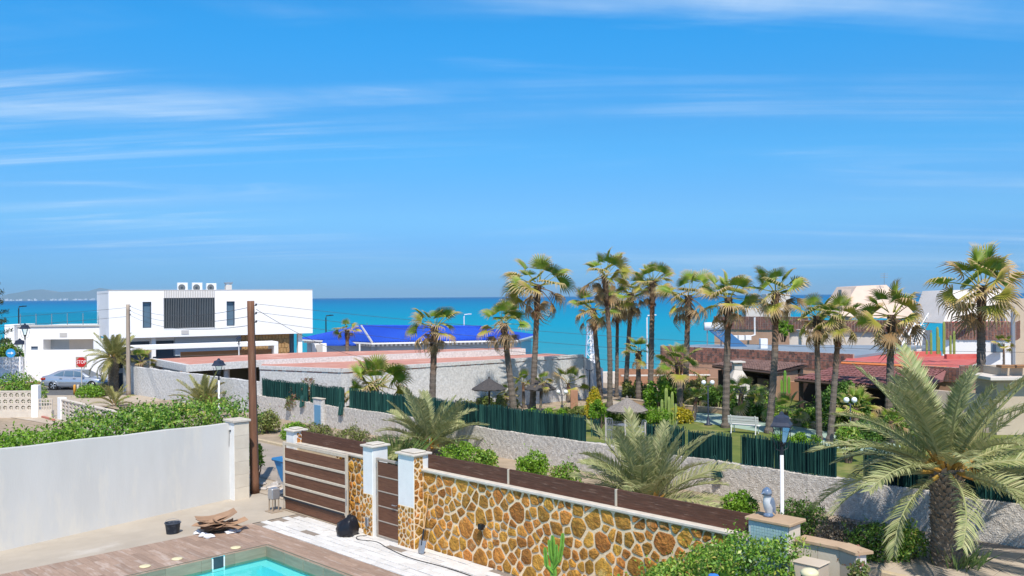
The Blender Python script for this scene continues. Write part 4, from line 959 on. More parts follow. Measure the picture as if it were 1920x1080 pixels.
def date_mesh(seed, arch, n=66, lf=.20, side=1.0):
    r = random.Random(seed); m = MB(); N = 22; pts = [Vector((0, 0, 0))]; ang = 0.0
    for i in range(N):
        k = (i + 1) / N; ang = -arch * k ** 1.6; pts.append(pts[-1] + Vector((math.cos(ang), 0, math.sin(ang))) / N)
    m.tube(pts, [.016 * (1 - .85 * i / N) + .0015 for i in range(N + 1)], 4, t=[1.0 if i < 4 else max(.5, 1 - i * .05) for i in range(N + 1)])
    for i in range(n):
        k = .14 + .86 * (i / (n - 1)); f = k * N; j = min(int(f), N - 1); p = pts[j].lerp(pts[j + 1], f - j); dv = (pts[j + 1] - pts[j]).normalized(); upv = Vector((-dv.z, 0, dv.x))
        L = lf * max(.28, math.sin(math.pi * min(1, .16 + .78 * k)) ** .6) * r.uniform(.86, 1.12); slant = .62 + .55 * k
        for s in (-1, 1):
            d = (dv * slant + Vector((0, s, 0)) * 1.0 + upv * r.uniform(.25, .62)).normalized(); w = d.cross(upv).normalized() if abs(d.dot(upv)) < .99 else Vector((1, 0, 0))
            w = (w + upv * r.uniform(-.6, .6)).normalized() * .0062; tip = p + d * L + Vector((0, 0, -L * r.uniform(.05, .28))); mid = p + d * L * .5
            c = r.uniform(.0, .75); m.add([p - w * .5, mid - w, tip, mid + w, p + w * .5], [(0, 1, 2, 3, 4)], [c + .1, c, min(.84, c + .12), c, c + .1])
    me = bpy.data.meshes.new('frond'); me.from_pydata(m.v, [], m.f); at = me.attributes.new('t', 'FLOAT', 'POINT'); at.data.foreach_set('value', np.array(m.t, dtype=np.float32)); return me
_d = {a: [date_mesh(50 + i + int(a * 10), a) for i in range(3)] for a in (.35, .8, 1.35)}
DATE = {m_: {a: [with_mat(x, m_) for x in l] for a, l in _d.items()} for m_ in ('date_green', 'date_olive')}
def date_palm(loc, trunk_h, trunk_r, L, nf, label, seed, material='date_green', e0=85, e1=-25, lowest=None, lean=(0, 0), dead=0):
    r = random.Random(seed); t = thing('date_palm', label, 'palm tree', loc)
    if trunk_h > .3:
        n = 10; m = MB(); pts = [Vector((lean[0] * i / n, lean[1] * i / n, trunk_h * i / n)) for i in range(n + 1)]; m.tube(pts, [trunk_r * (1.12 - .12 * i / n) * .86 for i in range(n + 1)], 12, t=[.1] * (n + 1))
        rows = int(trunk_h / .085); per = max(8, int(2 * math.pi * trunk_r / .17))
        for i in range(rows):                            # overlapping old leaf bases
            for j in range(per):
                k = (i + .5 + r.uniform(-.2, .2)) / rows; a = 2 * math.pi * (j + (i % 2) * .5 + r.uniform(-.14, .14)) / per; o = Vector((math.cos(a), math.sin(a), 0)); w = Vector((-o.y, o.x, 0)); s = .085 * r.uniform(.8, 1.2); up = Vector((0, 0, 1))
                q = Vector((lean[0] * k, lean[1] * k, trunk_h * k)) + o * trunk_r * .84; out = r.uniform(.05, .11)
                m.add([q - w * s - up * .05, q + w * s - up * .05, q + o * out + up * r.uniform(.05, .12) + w * s * .35, q + o * out + up * r.uniform(.05, .12) - w * s * .35, q - w * s * .7 + up * .06, q + w * s * .7 + up * .06], [(0, 1, 2, 3), (3, 2, 5, 4), (0, 3, 4), (1, 5, 2)], r.uniform(.1, .5) + .4 * k * k)
        m.out('trunk', mt['date_trunk'], t, False, True)
    cr = bpy.data.objects.new('crown', None); COL.objects.link(cr); cr.parent = t; cr.location = (lean[0], lean[1], trunk_h)
    ph = r.uniform(0, 6.28)
    for i in range(nf):
        k = (i + .5) / nf; el = R(e0 + (e1 - e0) * k ** .9 + r.uniform(-7, 7)); th = ph + i * 2.39996 + r.uniform(-.3, .3)
        arch = .35 if k < .35 else (.8 if k < .7 else 1.35)
        if lowest is not None: arch = min(arch, lowest)
        off = Vector((math.cos(th), math.sin(th), 0)) * trunk_r * .55 + Vector((0, 0, .12 - .22 * k))
        inst(r.choice(DATE[material][arch]), cr, frond_M(off, th, el, r.uniform(-.6, .6), L * r.uniform(.86, 1.08) * (.8 if k < .12 else 1)))
    if dead:
        for i in range(dead):
            th = r.uniform(0, 6.28); inst(r.choice(FAN['dead']), cr, frond_M(Vector((0, 0, -.1)), th, R(r.uniform(-80, -50)), 0, .5))
    return t
p = G(1776, 1058, .09); date_palm(p, 2.25, .36, 3.0, 42, 'large feathery palm with a thick scaly trunk on the far pavement', 201, e0=82, e1=-14, lowest=.8)
p = G(1215, 962, .06); date_palm(p, .30, .3, 2.65, 34, 'wide low feathery palm rising behind the brown boards of the stone wall', 202, 'date_green', 84, 20, .8)
p = G(803, 858, .06); date_palm(p, .45, .26, 2.4, 36, 'grey-green feathery palm standing before the green fence near the blue cabinet', 203, 'date_green', 86, 2, .8)
p = G(383, 770, .06); date_palm(p, .35, .2, 1.85, 24, 'low feathery palm next to the slim lamp post and rough street wall', 204, 'date_olive', 85, 12, .8)
p = G(213, 736, 0); date_palm(p, 2.45, .34, 1.95, 40, 'street-corner palm with a bare trunk in front of the silver car', 205, 'date_olive', 84, -24)
p = G(214, 764, 0); date_palm(p, .2, .16, 1.35, 14, 'small feathery palm sprouting under the street-corner palm', 206, 'date_olive', 80, 20, .8)

# ------------------------------------------------------------------ rough street wall, brush fence
def rough_wall(name, label, a0, b0, b1, z0, z1, th=.28, seed=0, step=.11, material='rough_white', topc=True):
    t = thing(name, label, 'wall', AB(a0, b0), Q); rs = np.random.RandomState(seed); ny, nz = max(2, int((b1 - b0) / step)), max(3, int((z1 - z0) / step)); m = MB()
    rows = [(-.0, z0 + (z1 - z0) * k / nz) for k in range(nz + 1)] + [(th * .5, z1 + .012), (th, z1), (th, z0)]
    nr = len(rows)
    for i in range(ny + 1):
        wob = .014 * math.sin(i * .31) + .01 * math.sin(i * .113)
        for k, (x, z) in enumerate(rows):
            jx = rs.uniform(-.007, .007) if k <= nz else 0; jz = rs.uniform(-.012, .012) if k >= nz - 1 else 0
            m.v.append((x + jx, (b1 - b0) * i / ny, z + jz + (wob if k >= nz else 0)))
    for i in range(ny):
        for k in range(nr - 1): q = i * nr + k; m.f.append((q, q + 1, q + nr + 1, q + nr))
    m.f.append(tuple(range(nr))); m.f.append(tuple(ny * nr + k for k in reversed(range(nr))))
    m.t = [0] * len(m.v); m.out('render', mt[material], t, False); return t
rough_wall('street_wall', 'long rough white street wall carrying the torn green fence', 24.95, 2.0, 45.0, -.6, 1.14, seed=1)
rough_wall('street_wall_raised', 'taller blank stretch of rough white street wall towards the corner', 24.93, 45.02, 63.5, -.6, 1.88, seed=2, material='rough_white_clean')
t = thing('meter_cabinet', 'rough white meter housing with a light blue door in the street wall', 'cabinet', AB(24.80, 38.30), Q)
B('housing', mt['rough_white_clean'], t, 0, .2, 0, .80, 0, 1.42, .02); B('door', mt['blue_cabinet'], t, -.025, .002, .10, .66, .10, 1.12, .01); B('cap', mt['cap_stone'], t, -.04, .24, -.03, .83, 1.422, 1.47)

def twigs(m, L, h, r, base=0.0, dens=34, wav=.05, y0=0.0):
    n = int(L * dens)
    for i in range(n):
        y = y0 + L * (i + r.uniform(0, 1)) / n; x = r.uniform(-.035, .035); z1 = base + h + wav * (r.uniform(-1, .6)) + .03 * math.sin(y * 3.1); z0 = base + r.uniform(-.04, .03); w = r.uniform(.007, .013); lx, ly = r.uniform(-.02, .02), r.uniform(-.03, .03)
        c = min(1, max(0, r.gauss(.40 + .22 * math.sin(y * 4.3) * math.sin(y * 1.7 + 1), .30)))
        m.add([(x - w, y, z0), (x + w * .3, y - w, z0), (x + w, y + w, z0), (x - w + lx, y + ly, z1), (x + w * .3 + lx, y - w + ly, z1), (x + w + lx, y + w + ly, z1)], [(0, 1, 4, 3), (1, 2, 5, 4), (2, 0, 3, 5)], c)
def fence(b0, b1, label, seed, h=.97, base=1.13, holes=()):
    r = random.Random(seed); t = thing('brush_fence', label, 'fence', AB(25.06, b0), Q, 'green brush fence on the street wall')
    L = b1 - b0; k = 0.0
    while k < L - .05:
        w = min(2.0, L - k)
        if L - k - w < .5: w = L - k
        m = MB(); twigs(m, w, h, r, base, 62, y0=k); o = m.out('brush_panel', mt['brush_fence'], t, False, True); o['kind'] = 'stuff'
        m = MB(); m.t += []; m.box(.036, .042, k + .01, k + w - .01, base + .03, base + h - .09); m.t = [.35] * len(m.v); m.out('backing', mt['brush_fence'], t, False, True)
        k += w
    for q in np.arange(.1, L, 2.4):
        m = MB(); m.cyl((.10, q, base - .1), (.10, q, base + h + .02), .022); m.out('post', mt['black_iron'], t)
def bx(px, a=25.0): u = (px - 960) / F; return a * (1 - u) / (1 + u)
fence(bx(573), bx(488), 'stretch of dark green brush fence nearest the raised street wall', 1)
fence(bx(641), bx(579), 'short stretch of brush fence above the meter cabinet, torn at both ends', 2)
fence(bx(1094), bx(651), 'long unbroken stretch of dark green brush fence behind the feathery palm', 3)
fence(bx(1121), bx(1106), 'lonely narrow scrap of brush fence beside the yellow conifer', 4, h=.62, base=1.4)
fence(bx(1279), bx(1207), 'brush fence stretch behind the wide low palm, next to the garden chairs', 5)
fence(bx(1368), bx(1284), 'tattered brush fence stretch with slits, beside the leaning fence scrap', 6, h=.92)
fence(bx(1564), bx(1385), 'brush fence stretch behind the near white lamp post', 7)
fence(4.0, bx(1615), 'brush fence stretch passing behind the thick palm trunk', 8)
def flap(px, z, L, tilt, label, seed, roll=.5):
    r = random.Random(seed); t = thing('torn_fence_scrap', label, 'fence scrap', AB(24.80, bx(px), z), Q); m = MB(); twigs(m, .36, L, r, 0, 150, y0=-.18)
    M = Matrix.Rotation(tilt, 4, 'X') @ Matrix.Rotation(roll, 4, 'Y'); m.v = [tuple(M @ Vector(v)) for v in m.v]; o = m.out('brush', mt['brush_fence'], t, False, True); o['kind'] = 'stuff'
flap(1352, .62, .82, -.62, 'torn scrap of green fence leaning out over the street wall', 1, .35)
flap(642, .80, .62, -.2, 'hanging green fence scrap beside the meter cabinet', 2, .3)
flap(570, .92, .60, -.25, 'hanging green fence scrap between two torn fence ends', 3, .3)
t = thing('wire_fence', 'bare wire mesh fence where the green brush is missing', 'fence', AB(25.06, bx(1206)), Q)
Lw = bx(1132) - bx(1206)
for q in (0, Lw * .5, Lw): m = MB(); m.cyl((0, q, 1.1), (0, q, 2.12), .03); m.out('post', mt['concrete_post'], t)
m = MB()
for i in range(int(Lw / .09)):
    y = i * .09; m.tube([(0, y, 1.15), (0, min(y + .5, Lw), 2.05)], .005, 3, False); m.tube([(0, y, 2.05), (0, min(y + .5, Lw), 1.15)], .005, 3, False)
o = m.out('mesh', mt['steel'], t); o['kind'] = 'stuff'

# ------------------------------------------------------------------ lamps and poles
def street_lamp(p, H, label, pole='pole_white', s=1.2):
    t = thing('street_lamp', label, 'street lamp', p, R(20))
    m = MB(); m.tube([(0, 0, 0), (0, 0, .5), (0, 0, .52), (0, 0, H - .98 * s)], [.075, .07, .052, .048], 12); m.out('pole', mt[pole], t, True)
    m = MB(); z = H - .98 * s; m.cyl((0, 0, z), (0, 0, z + .22 * s), .05, .04, 8)
    for sx in (-1, 1): m.tube([(0, 0, z + .08 * s), (sx * .16 * s, 0, z + .14 * s), (sx * .235 * s, 0, z + .40 * s), (sx * .22 * s, 0, z + .56 * s)], .012, 5)
    for k in range(4):
        a = k * math.pi / 2 + .78; m.tube([(.06 * s * math.cos(a), .06 * s * math.sin(a), z + .18 * s), (.20 * s * math.cos(a), .20 * s * math.sin(a), z + .64 * s)], .012, 4)
    m.lathe([(.0, 0), (.055, .0), (.045, .10), (.0, .12)], 8, (0, 0, z + .2 * s)); m.out('bracket', mt['black_iron'], t)
    m = MB()
    for k in range(4):
        a0, a1 = k * math.pi / 2 + .78, (k + 1) * math.pi / 2 + .78
        m.quad(*[Vector((rr * s * math.cos(a), rr * s * math.sin(a), z + hz * s)) for a, rr, hz in ((a0, .06, .2), (a1, .06, .2), (a1, .185, .63), (a0, .185, .63))])
    m.out('lantern_glass', mt['balustrade_glass'], t)
    m = MB(); m.lathe([(.0, 0), (.30 * s, 0), (.30 * s, .03 * s), (.24 * s, .10 * s), (.20 * s, .21 * s), (.07 * s, .26 * s), (.05 * s, .31 * s), (.0, .34 * s)], 4, (0, 0, z + .64 * s)); m.out('hood', mt['lantern_blue'], t)
street_lamp(G(1467, 1003, .06), 3.32, 'white street lamp with a dark four-sided lantern beside the ceramic bird')
street_lamp(G(411, 788, .06), 3.30, 'slim white street lamp rising from the hedge before the rough white wall')
street_lamp(Vector((D(47, 650, 66.2).x, 66.2, 0)), D(47, 606, 66.2).z, 'taller of two dark street lamps by the white corner wall', 'steel', 1.25)
street_lamp(Vector((D(37, 650, 66.4).x, 66.4, 0)), D(37, 634, 66.4).z, 'shorter dark street lamp behind the blue arrow sign', 'pole_white', 1.4)
p = Vector(D(448, 660, 66.5)); street_lamp((p.x, p.y, 0), 3.75, 'thin street lamp in front of the wooden panel of the modern villa', 'steel', .7)

def uppole(p, H, label, material, lean, hook=True):
    t = thing('utility_pole', label, 'pole', p); m = MB(); n = 16
    m.tube([(lean * i / n, 0, H * i / n - .02) for i in range(n + 1)], [.155 - .035 * i / n + rng.uniform(-.003, .003) for i in range(n + 1)], 12); m.out('shaft', mt[material], t, True)
    m = MB()
    for k in range(3): z = H - .18 - .28 * k; m.cyl((lean + .12, -.05, z), (lean + .20, -.07, z), .012); m.lathe([(.0, 0), (.03, .0), (.035, .05), (.0, .08)], 8, (lean + .2, -.07, z)); 
    m.out('insulator', mt['black_iron'], t)
    m = MB(); m.tube([(lean * .2 + .15, -.05, .8), (lean * .6 + .13, -.05, 3.6), (lean + .12, -.05, H - .3)], .010, 5); m.out('riser_cable', mt['wire'], t); return t
PB = G(478, 924, 0); PH = D(470, 563, PB.y).z; PT = Vector((D(470, 563, PB.y).x, PB.y, PH))
uppole(PB, PH, 'tall reddish-brown wooden utility pole beside the white gate pillar', 'utility_wood', PT.x - PB.x)
Q2 = Vector((D(240, 600, 60.5).x, 60.5, 0)); QH = D(240, 570, 60.5).z
uppole(Q2, QH, 'weathered grey utility pole rising behind the street-corner palm', 'grey_wood', .0)
def wire(p, q, sag, label, r=.011, n=40):
    p, q = Vector(p), Vector(q); m = MB(); m.tube([p.lerp(q, i / n) - Vector((0, 0, sag * 4 * (i / n) * (1 - i / n))) for i in range(n + 1)], r, 4); tag(m.out('overhead_wire', mt['wire']), label, 'wire', 'overhead wires')
P2 = Vector((Q2.x, Q2.y, QH))
lbl = 'thin dark overhead wire strung from the tall wooden utility pole across the garden'
far = Vector((46, 30.5, 0))
for dz, fz, sag in ((-.12, 5.6, 1.5), (-.40, 5.0, 1.55), (-.68, 4.5, 1.7)): wire(PT + Vector((.2, -.07, dz)), far + Vector((0, 0, fz)), sag, lbl, .006, 60)
for dz in (-.15, -.45, -.75): wire(P2 + Vector((.15, -.05, dz)), PT + Vector((-.12, 0, dz - .1)), .45, 'thin dark overhead wire between the two utility poles', .009)
for dz in (-.25, -.85): wire(P2 + Vector((-.1, 0, dz)), Vector((-60, 55, QH - 1.0 + dz)), .5, 'thin dark overhead wire from the weathered pole over the crossing', .010)
wire(PT + Vector((.2, -.07, -.3)), Vector((-9.5, 64, 2.2)), .5, 'thin dark overhead wire from the wooden pole down to the flat-roofed garage', .009)
def mast(px, py0, Y, H, label, white=True):
    p = D(px, py0, Y); t = thing('light_mast', label, 'street light', (p.x, Y, p.z - H)); mm = mt['pole_white'] if white else mt['black_iron']
    m = MB(); m.tube([(0, 0, 0), (0, 0, H - .25), (.06, 0, H), (.7, 0, H + .05)], [.10, .075, .07, .06], 8); m.out('pole', mm, t); B('lamp_head', mm, t, .45, .95, -.12, .12, H, H + .12, .03)
mast(870, 590, 112, 8.5, 'white angled street light beyond the blue tiled roof'); mast(1213, 592, 90, 7.5, 'white angled street light on the shore behind the palm grove'); mast(611, 592, 112, 8.5, 'thin dark street light beyond the modern villa', False); mast(35, 575, 110, 8, 'thin dark street light beyond the glass balustrade', False)

# ------------------------------------------------------------------ modern white villa
VF = Facade((-32.2, 71.3), R(30)); VR = R(30)
def vt(name, label, cat, off=0.0):
    n = Vector((-math.sin(VR), math.cos(VR), 0)); return thing(name, label, cat, VF.o + n * off, VR)
t = vt('modern_villa', 'modern white flat-roofed villa with a slatted central window', 'house')
def fx(px, py, off=0.0): return VF.hit(px, py, off)
x1 = fx(586, 580)[0]; ztop = 7.22; zb = fx(460, 628)[1]
def wall_with_holes(t, name, material, x0, x1, z0, z1, holes, y=0.0, th=.3):
    xs = sorted({x0, x1} | {h[0] for h in holes} | {h[1] for h in holes}); zs = sorted({z0, z1} | {h[2] for h in holes} | {h[3] for h in holes}); m = MB()
    for i in range(len(xs) - 1):
        for k in range(len(zs) - 1):
            cx, cz = (xs[i] + xs[i + 1]) / 2, (zs[k] + zs[k + 1]) / 2
            if any(h[0] < cx < h[1] and h[2] < cz < h[3] for h in holes): continue
            m.quad((xs[i], y, zs[k]), (xs[i + 1], y, zs[k]), (xs[i + 1], y, zs[k + 1]), (xs[i], y, zs[k + 1]))
    for (a, b, c, d) in holes: m.quad((a, y, c), (a, y + th, c), (a, y + th, d), (a, y, d)); m.quad((b, y, c), (b, y, d), (b, y + th, d), (b, y + th, c)); m.quad((a, y, c), (b, y, c), (b, y + th, c), (a, y + th, c)); m.quad((a, y, d), (a, y + th, d), (b, y + th, d), (b, y, d))
    return m.out(name, material, t)
w1 = (fx(267.5, 590)[0], fx(284, 590)[0], fx(275, 615)[1], fx(275, 566)[1]); w2 = (fx(425, 590)[0], fx(440.5, 590)[0], fx(432, 611)[1], fx(432, 565)[1])
lv = (fx(307, 590)[0], fx(403, 590)[0], fx(350, 615)[1], ztop - .02)
wall_with_holes(t, 'front_wall', mt['villa_white'], 0, x1, zb, ztop, [w1, w2, (lv[0], lv[1], lv[2], ztop - .62)])
m = MB(); Dp = 9.5
m.quad((0, Dp, zb), (0, 0, zb), (0, 0, ztop), (0, Dp, ztop)); m.quad((x1, 0, zb), (x1, Dp, zb), (x1, Dp, ztop), (x1, 0, ztop)); m.quad((0, Dp, zb), (0, Dp, ztop), (x1, Dp, ztop), (x1, Dp, zb)); m.quad((0, 0, zb), (0, Dp, zb), (x1, Dp, zb), (x1, 0, zb)); m.out('upper_storey', mt['villa_white'], t)
m = MB(); m.box(0.0, x1, 0.3, Dp, ztop - .25, ztop - .20); m.out('roof', mt['pale_roof'], t); B('parapet_cap', mt['louvre_white'], t, -.03, x1 + .03, -.03, .25, ztop + .001, ztop + .05)
for w in (w1, w2):
    o = MB(); o.box(w[0] - .02, w[1] + .02, .24, .28, w[2] - .02, w[3] + .02); f = o.out('window', mt['glass_blue'], t); m = MB()
    for a, b, c, d in ((w[0], w[0] + .07, w[2], w[3]), (w[1] - .07, w[1], w[2], w[3]), (w[0] + .07, w[1] - .07, w[3] - .07, w[3]), (w[0] + .07, w[1] - .07, w[2], w[2] + .07)): m.box(a, b, .18, .235, c, d)
    m.out('frame', mt['garage_grey'], f)
m = MB(); m.box(lv[0] - .02, lv[1] + .02, .30, .34, lv[2], ztop - .6); g = m.out('window', mt['glass_dark'], t)
m = MB(); [m.box(lv[0] + (lv[1] - lv[0]) * k / 3 - .04, lv[0] + (lv[1] - lv[0]) * k / 3 + .04, .22, .29, lv[2] + .01, ztop - .62) for k in (1, 2)]; m.out('mullion', mt['black_iron'], g)
nl = 30
for k in range(nl):
    x = lv[0] + (lv[1] - lv[0]) * (k + .5) / nl; m = MB(); m.box(x - .020, x + .020, -.07, -.015, lv[2], ztop - .62); m.out('louvre', mt['louvre'], t)
    m = MB(); m.box(x - .028, x + .028, -.07, -.015, ztop - .615, ztop + .02); m.out('louvre_top', mt['louvre_white'], t)
B('vent_grille', mt['louvre_white'], t, fx(340, 622)[0], fx(354, 622)[0], -.03, .0, fx(347, 627)[1], fx(347, 619)[1], .005)
# ground floor, set back under the overhang
zg = -.3
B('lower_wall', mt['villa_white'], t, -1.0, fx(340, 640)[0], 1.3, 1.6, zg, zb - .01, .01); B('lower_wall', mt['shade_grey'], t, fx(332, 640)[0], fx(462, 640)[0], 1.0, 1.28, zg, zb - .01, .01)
for a, b in ((246, 284), (296, 330)): B('garage_door', mt['garage_grey'], t, fx(a, 640)[0], fx(b, 640)[0], 1.2, 1.31, zg, zb - .35, .01)
B('column', mt['villa_white'], t, fx(286, 640)[0], fx(294, 640)[0], .5, .9, zg, zb - .012, .01)
sx0, sx1 = fx(457, 640)[0], fx(546, 640)[0]
B('stone_core', mt['ochre_stone'], t, sx0, sx1, .6, 1.0, zg, zb - .01, .02)
r = random.Random(6); m = MB()
for i in range(14):
    for j in range(9): x = sx0 + (sx1 - sx0) * (i + (j % 2) * .5) / 14.5; w = (sx1 - sx0) / 14.5; z = zg + (zb - zg - .05) * j / 9; h_ = (zb - zg) / 9; m.cbox(x + .015, min(x + w - .01, sx1), .55 - r.uniform(0, .05), .62, z + .015, z + h_ - .015, .02)
o = m.out('stone_facing', mt['ochre_stone'], t); o['kind'] = 'stuff'
B('glass_screen', mt['glass_blue'], t, fx(547, 640)[0], fx(561, 640)[0], 1.6, 1.65, zg, zb - .01, .01); B('column', mt['villa_white'], t, fx(562, 640)[0], fx(570, 640)[0], .5, .95, zg, zb - .012, .01)
# entrance canopy and boarded front fence
t = vt('entrance_canopy', 'white entrance canopy slab with timber panelling beneath', 'canopy', -4.5)
cx0, cx1 = VF.hit(228, 650, -4.5)[0], VF.hit(520, 650, -4.5)[0]; cz = VF.hit(400, 644, -4.5)[1]; pw0 = VF.hit(340, 660, -4.5)[0]
B('slab', mt['villa_white'], t, cx0, cx1, -.3, 1.6, cz - .32, cz, .02); B('end_wall', mt['villa_white'], t, cx1 - .34, cx1 - .002, -.298, 1.598, 0, cz - .321, .01); B('dark_gate', mt['garage_grey'], t, VF.hit(288, 660, -4.5)[0], pw0 - .02, .4, .48, 0, cz - .9, .01)
for k in range(7): B('plank', mt['cladding_wood'], t, pw0, cx1 - .35, .4, .46, .05 + k * (cz - .65) / 7, .04 + (k + 1) * (cz - .65) / 7, .008)
for px, lab in ((342, 'air-conditioning unit on the villa roof, left of the middle one'), (369.5, 'middle air-conditioning unit on the villa roof'), (396, 'lower air-conditioning unit beside the roof chimney of the villa')):
    lab = {342: 'white air-conditioner on the villa roof, the one farthest from the chimney', 369.5: 'white air-conditioner on the villa roof, the middle one of three', 396: 'white air-conditioner on the villa roof, the one next to the chimney'}[px]
    n = Vector((-math.sin(VR), math.cos(VR), 0)); x = VF.hit(px, 540, 2.5)[0]; a = thing('air_conditioner', lab, 'air conditioner', VF.o + n * 2.5 + VF.d * x + Vector((0, 0, ztop - .2)), VR, 'air conditioners on the villa roof')
    B('casing', mt['sign_white'], a, -.42, .42, -.16, .16, .06, .88 - (.05 if px > 390 else 0), .02); m = MB(); m.lathe([(.0, 0), (.29, 0), (.29, .02), (.25, .03), (.0, .03)], 20, (0, 0, 0), Matrix.Translation((-.08, -.165, .46)) @ Matrix.Rotation(R(90), 4, 'X')); m.out('fan_grille', mt['louvre'], a)
    m = MB(); m.lathe([(.0, 0), (.10, 0), (.08, .03), (.0, .03)], 14, (0, 0, 0), Matrix.Translation((-.08, -.197, .46)) @ Matrix.Rotation(R(90), 4, 'X')); m.out('fan_hub', mt['garage_grey'], a)
    for x_ in (-.3, .3): B('foot', mt['steel'], a, x_ - .04, x_ + .04, -.2, .2, 0, .06, .005)
x = VF.hit(428, 540, 3)[0]; a = thing('roof_chimney', 'small pale chimney with a metal cap on the villa roof', 'chimney', VF.o + Vector((-math.sin(VR), math.cos(VR), 0)) * 3 + VF.d * x + Vector((0, 0, ztop - .2)), VR)
B('stack', mt['pale_wall'], a, -.26, .26, -.26, .26, 0, .72, .01); B('cap', mt['steel'], a, -.32, .32, -.32, .32, .80, .92, .01); m = MB(); [m.cyl((x_, y_, .72), (x_, y_, .80), .03) for x_ in (-.2, .2) for y_ in (-.2, .2)]; m.out('cap_posts', mt['steel'], a)
p = G(598, 661, -.4); a = thing('service_box', 'white service cabinet standing between the villa and the blue roof', 'cabinet', (D(598, 655, 84).x, 84, D(598, 661, 84).z), R(20)); B('body', mt['villa_white'], a, -.68, .68, -.3, .3, 0, .85, .02); B('door', mt['louvre_white'], a, -.3, .3, -.32, -.301, .06, .78, .01)

# white house with garage and glass terrace beside the villa
HF = Facade((-47, 77.5), R(2)); t = thing('terrace_house', 'low white house with a roof terrace behind a glass balustrade', 'house', HF.o, R(2))
hx = lambda px, py: HF.hit(px, py)
z1 = hx(100, 612)[1]; xr = hx(190, 640)[0]; g0, g1 = hx(81, 640)[0], hx(188, 640)[0]; gz = hx(130, 636)[1]; wn = (hx(58, 650)[0], hx(71, 650)[0], hx(65, 659)[1], hx(65, 649.5)[1])
wall_with_holes(t, 'front_wall', mt['villa_white'], hx(34, 640)[0], xr, -.3, z1, [wn, (g0, g1, -.3, gz)], 0, 1.4)
m = MB(); x0 = hx(34, 640)[0]; m.quad((x0, 8, -.3), (x0, 0, -.3), (x0, 0, z1), (x0, 8, z1)); m.quad((x0, 0, z1), (xr, 0, z1), (xr, 8, z1), (x0, 8, z1)); m.out('roof_deck', mt['villa_white'], t); B('cornice', mt['louvre_white'], t, x0 - .05, xr, -.12, .02, z1 - .02, z1 + .14, .01)
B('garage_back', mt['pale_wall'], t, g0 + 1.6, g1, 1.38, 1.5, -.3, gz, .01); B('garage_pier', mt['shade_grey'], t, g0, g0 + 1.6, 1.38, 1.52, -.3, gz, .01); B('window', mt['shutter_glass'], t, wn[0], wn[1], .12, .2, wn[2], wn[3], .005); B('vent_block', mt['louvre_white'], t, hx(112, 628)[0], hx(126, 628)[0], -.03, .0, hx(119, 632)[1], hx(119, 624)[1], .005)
t2 = t
npn = 5; xa, xb = hx(36, 600)[0], hx(183, 600)[0]; zt = hx(100, 586)[1]
for k in range(npn):
    a, b = xa + (xb - xa) * k / npn, xa + (xb - xa) * (k + 1) / npn; m = MB(); m.box(a + .02, b - .02, .2, .215, z1 + .15, zt); m.out('glass_pane', mt['balustrade_glass'], t)
    m = MB(); m.box(a - .02, a + .02, .17, .24, z1, zt - .1); m.out('post', mt['steel'], t)
a0 = hx(2, 620)[0]; B('side_block', mt['villa_white'], t, a0 + .6, x0 - .01, -.6, 3, -.3, z1 + .2, .02)
t = thing('corner_wall', 'smooth white wall behind the silver car', 'wall', (-52, 70.2, 0), R(-1.5)); WF = Facade((-52, 70.2), R(-1.5))
B('render', mt['villa_white'], t, WF.hit(47, 660)[0], WF.hit(231, 690)[0], 0, .25, -.1, WF.hit(120, 656)[1], .02)
t = thing('lattice_wall', 'white lattice block wall behind the blue arrow sign', 'wall', (-52, 69.9, 0), R(-1.5)); xa, xb = WF.hit(-10, 680)[0], WF.hit(46, 680)[0]; zl0, zl1 = WF.hit(20, 693)[1], WF.hit(20, 671)[1]
B('plinth', mt['villa_white'], t, xa, xb, 0, .22, -.1, zl0, .01)
def breeze(t, x0, x1, z0, z1, nx, nz, material, y0=0.02, y1=.16, kind='ring'):
    w, h = (x1 - x0) / nx, (z1 - z0) / nz; m = MB(); n = 12
    def sq(a): c, s = math.cos(a), math.sin(a); k = max(abs(c), abs(s)); return c / k, s / k
    for y in (y0, y1):
        for j in range(n): a = 2 * math.pi * j / n + math.pi / 12; sx, sz = sq(a); m.v.append((sx * w * .5 * .985, y, sz * h * .5 * .985))
        for j in range(n): a = 2 * math.pi * j / n + math.pi / 12; m.v.append((math.cos(a) * w * .36, y, math.sin(a) * h * .36))
    for j in range(n):
        q = (j + 1) % n; m.f += [(j, q, n + q, n + j), (2 * n + j, 3 * n + j, 3 * n + q, 2 * n + q), (n + j, n + q, 3 * n + q, 3 * n + j), (j, 2 * n + j, 2 * n + q, q)]
    m.t = [0] * len(m.v); ym = (y0 + y1) / 2
    m.box(-w * .36, w * .36, ym - .02, ym + .02, -.022, .022); m.box(-.022, .022, ym - .019, ym + .019, -h * .36, h * .36)
    m.box(-w * .09, w * .09, ym - .03, ym + .03, -h * .09, h * .09)
    src = None
    for i in range(nx):
        for k in range(nz):
            M = Matrix.Translation((x0 + (i + .5) * w, 0, z0 + (k + .5) * h))
            if src is None: src = m.out('lattice_block', material, t); src.matrix_local = M; src = src.data
            else: inst(src, t, M)
breeze(t, xa, xb, zl0 + .005, zl1, 9, 3, mt['villa_white']); B('top_rail', mt['villa_white'], t, xa, xb, 0, .18, zl1 + .002, zl1 + .08, .01)

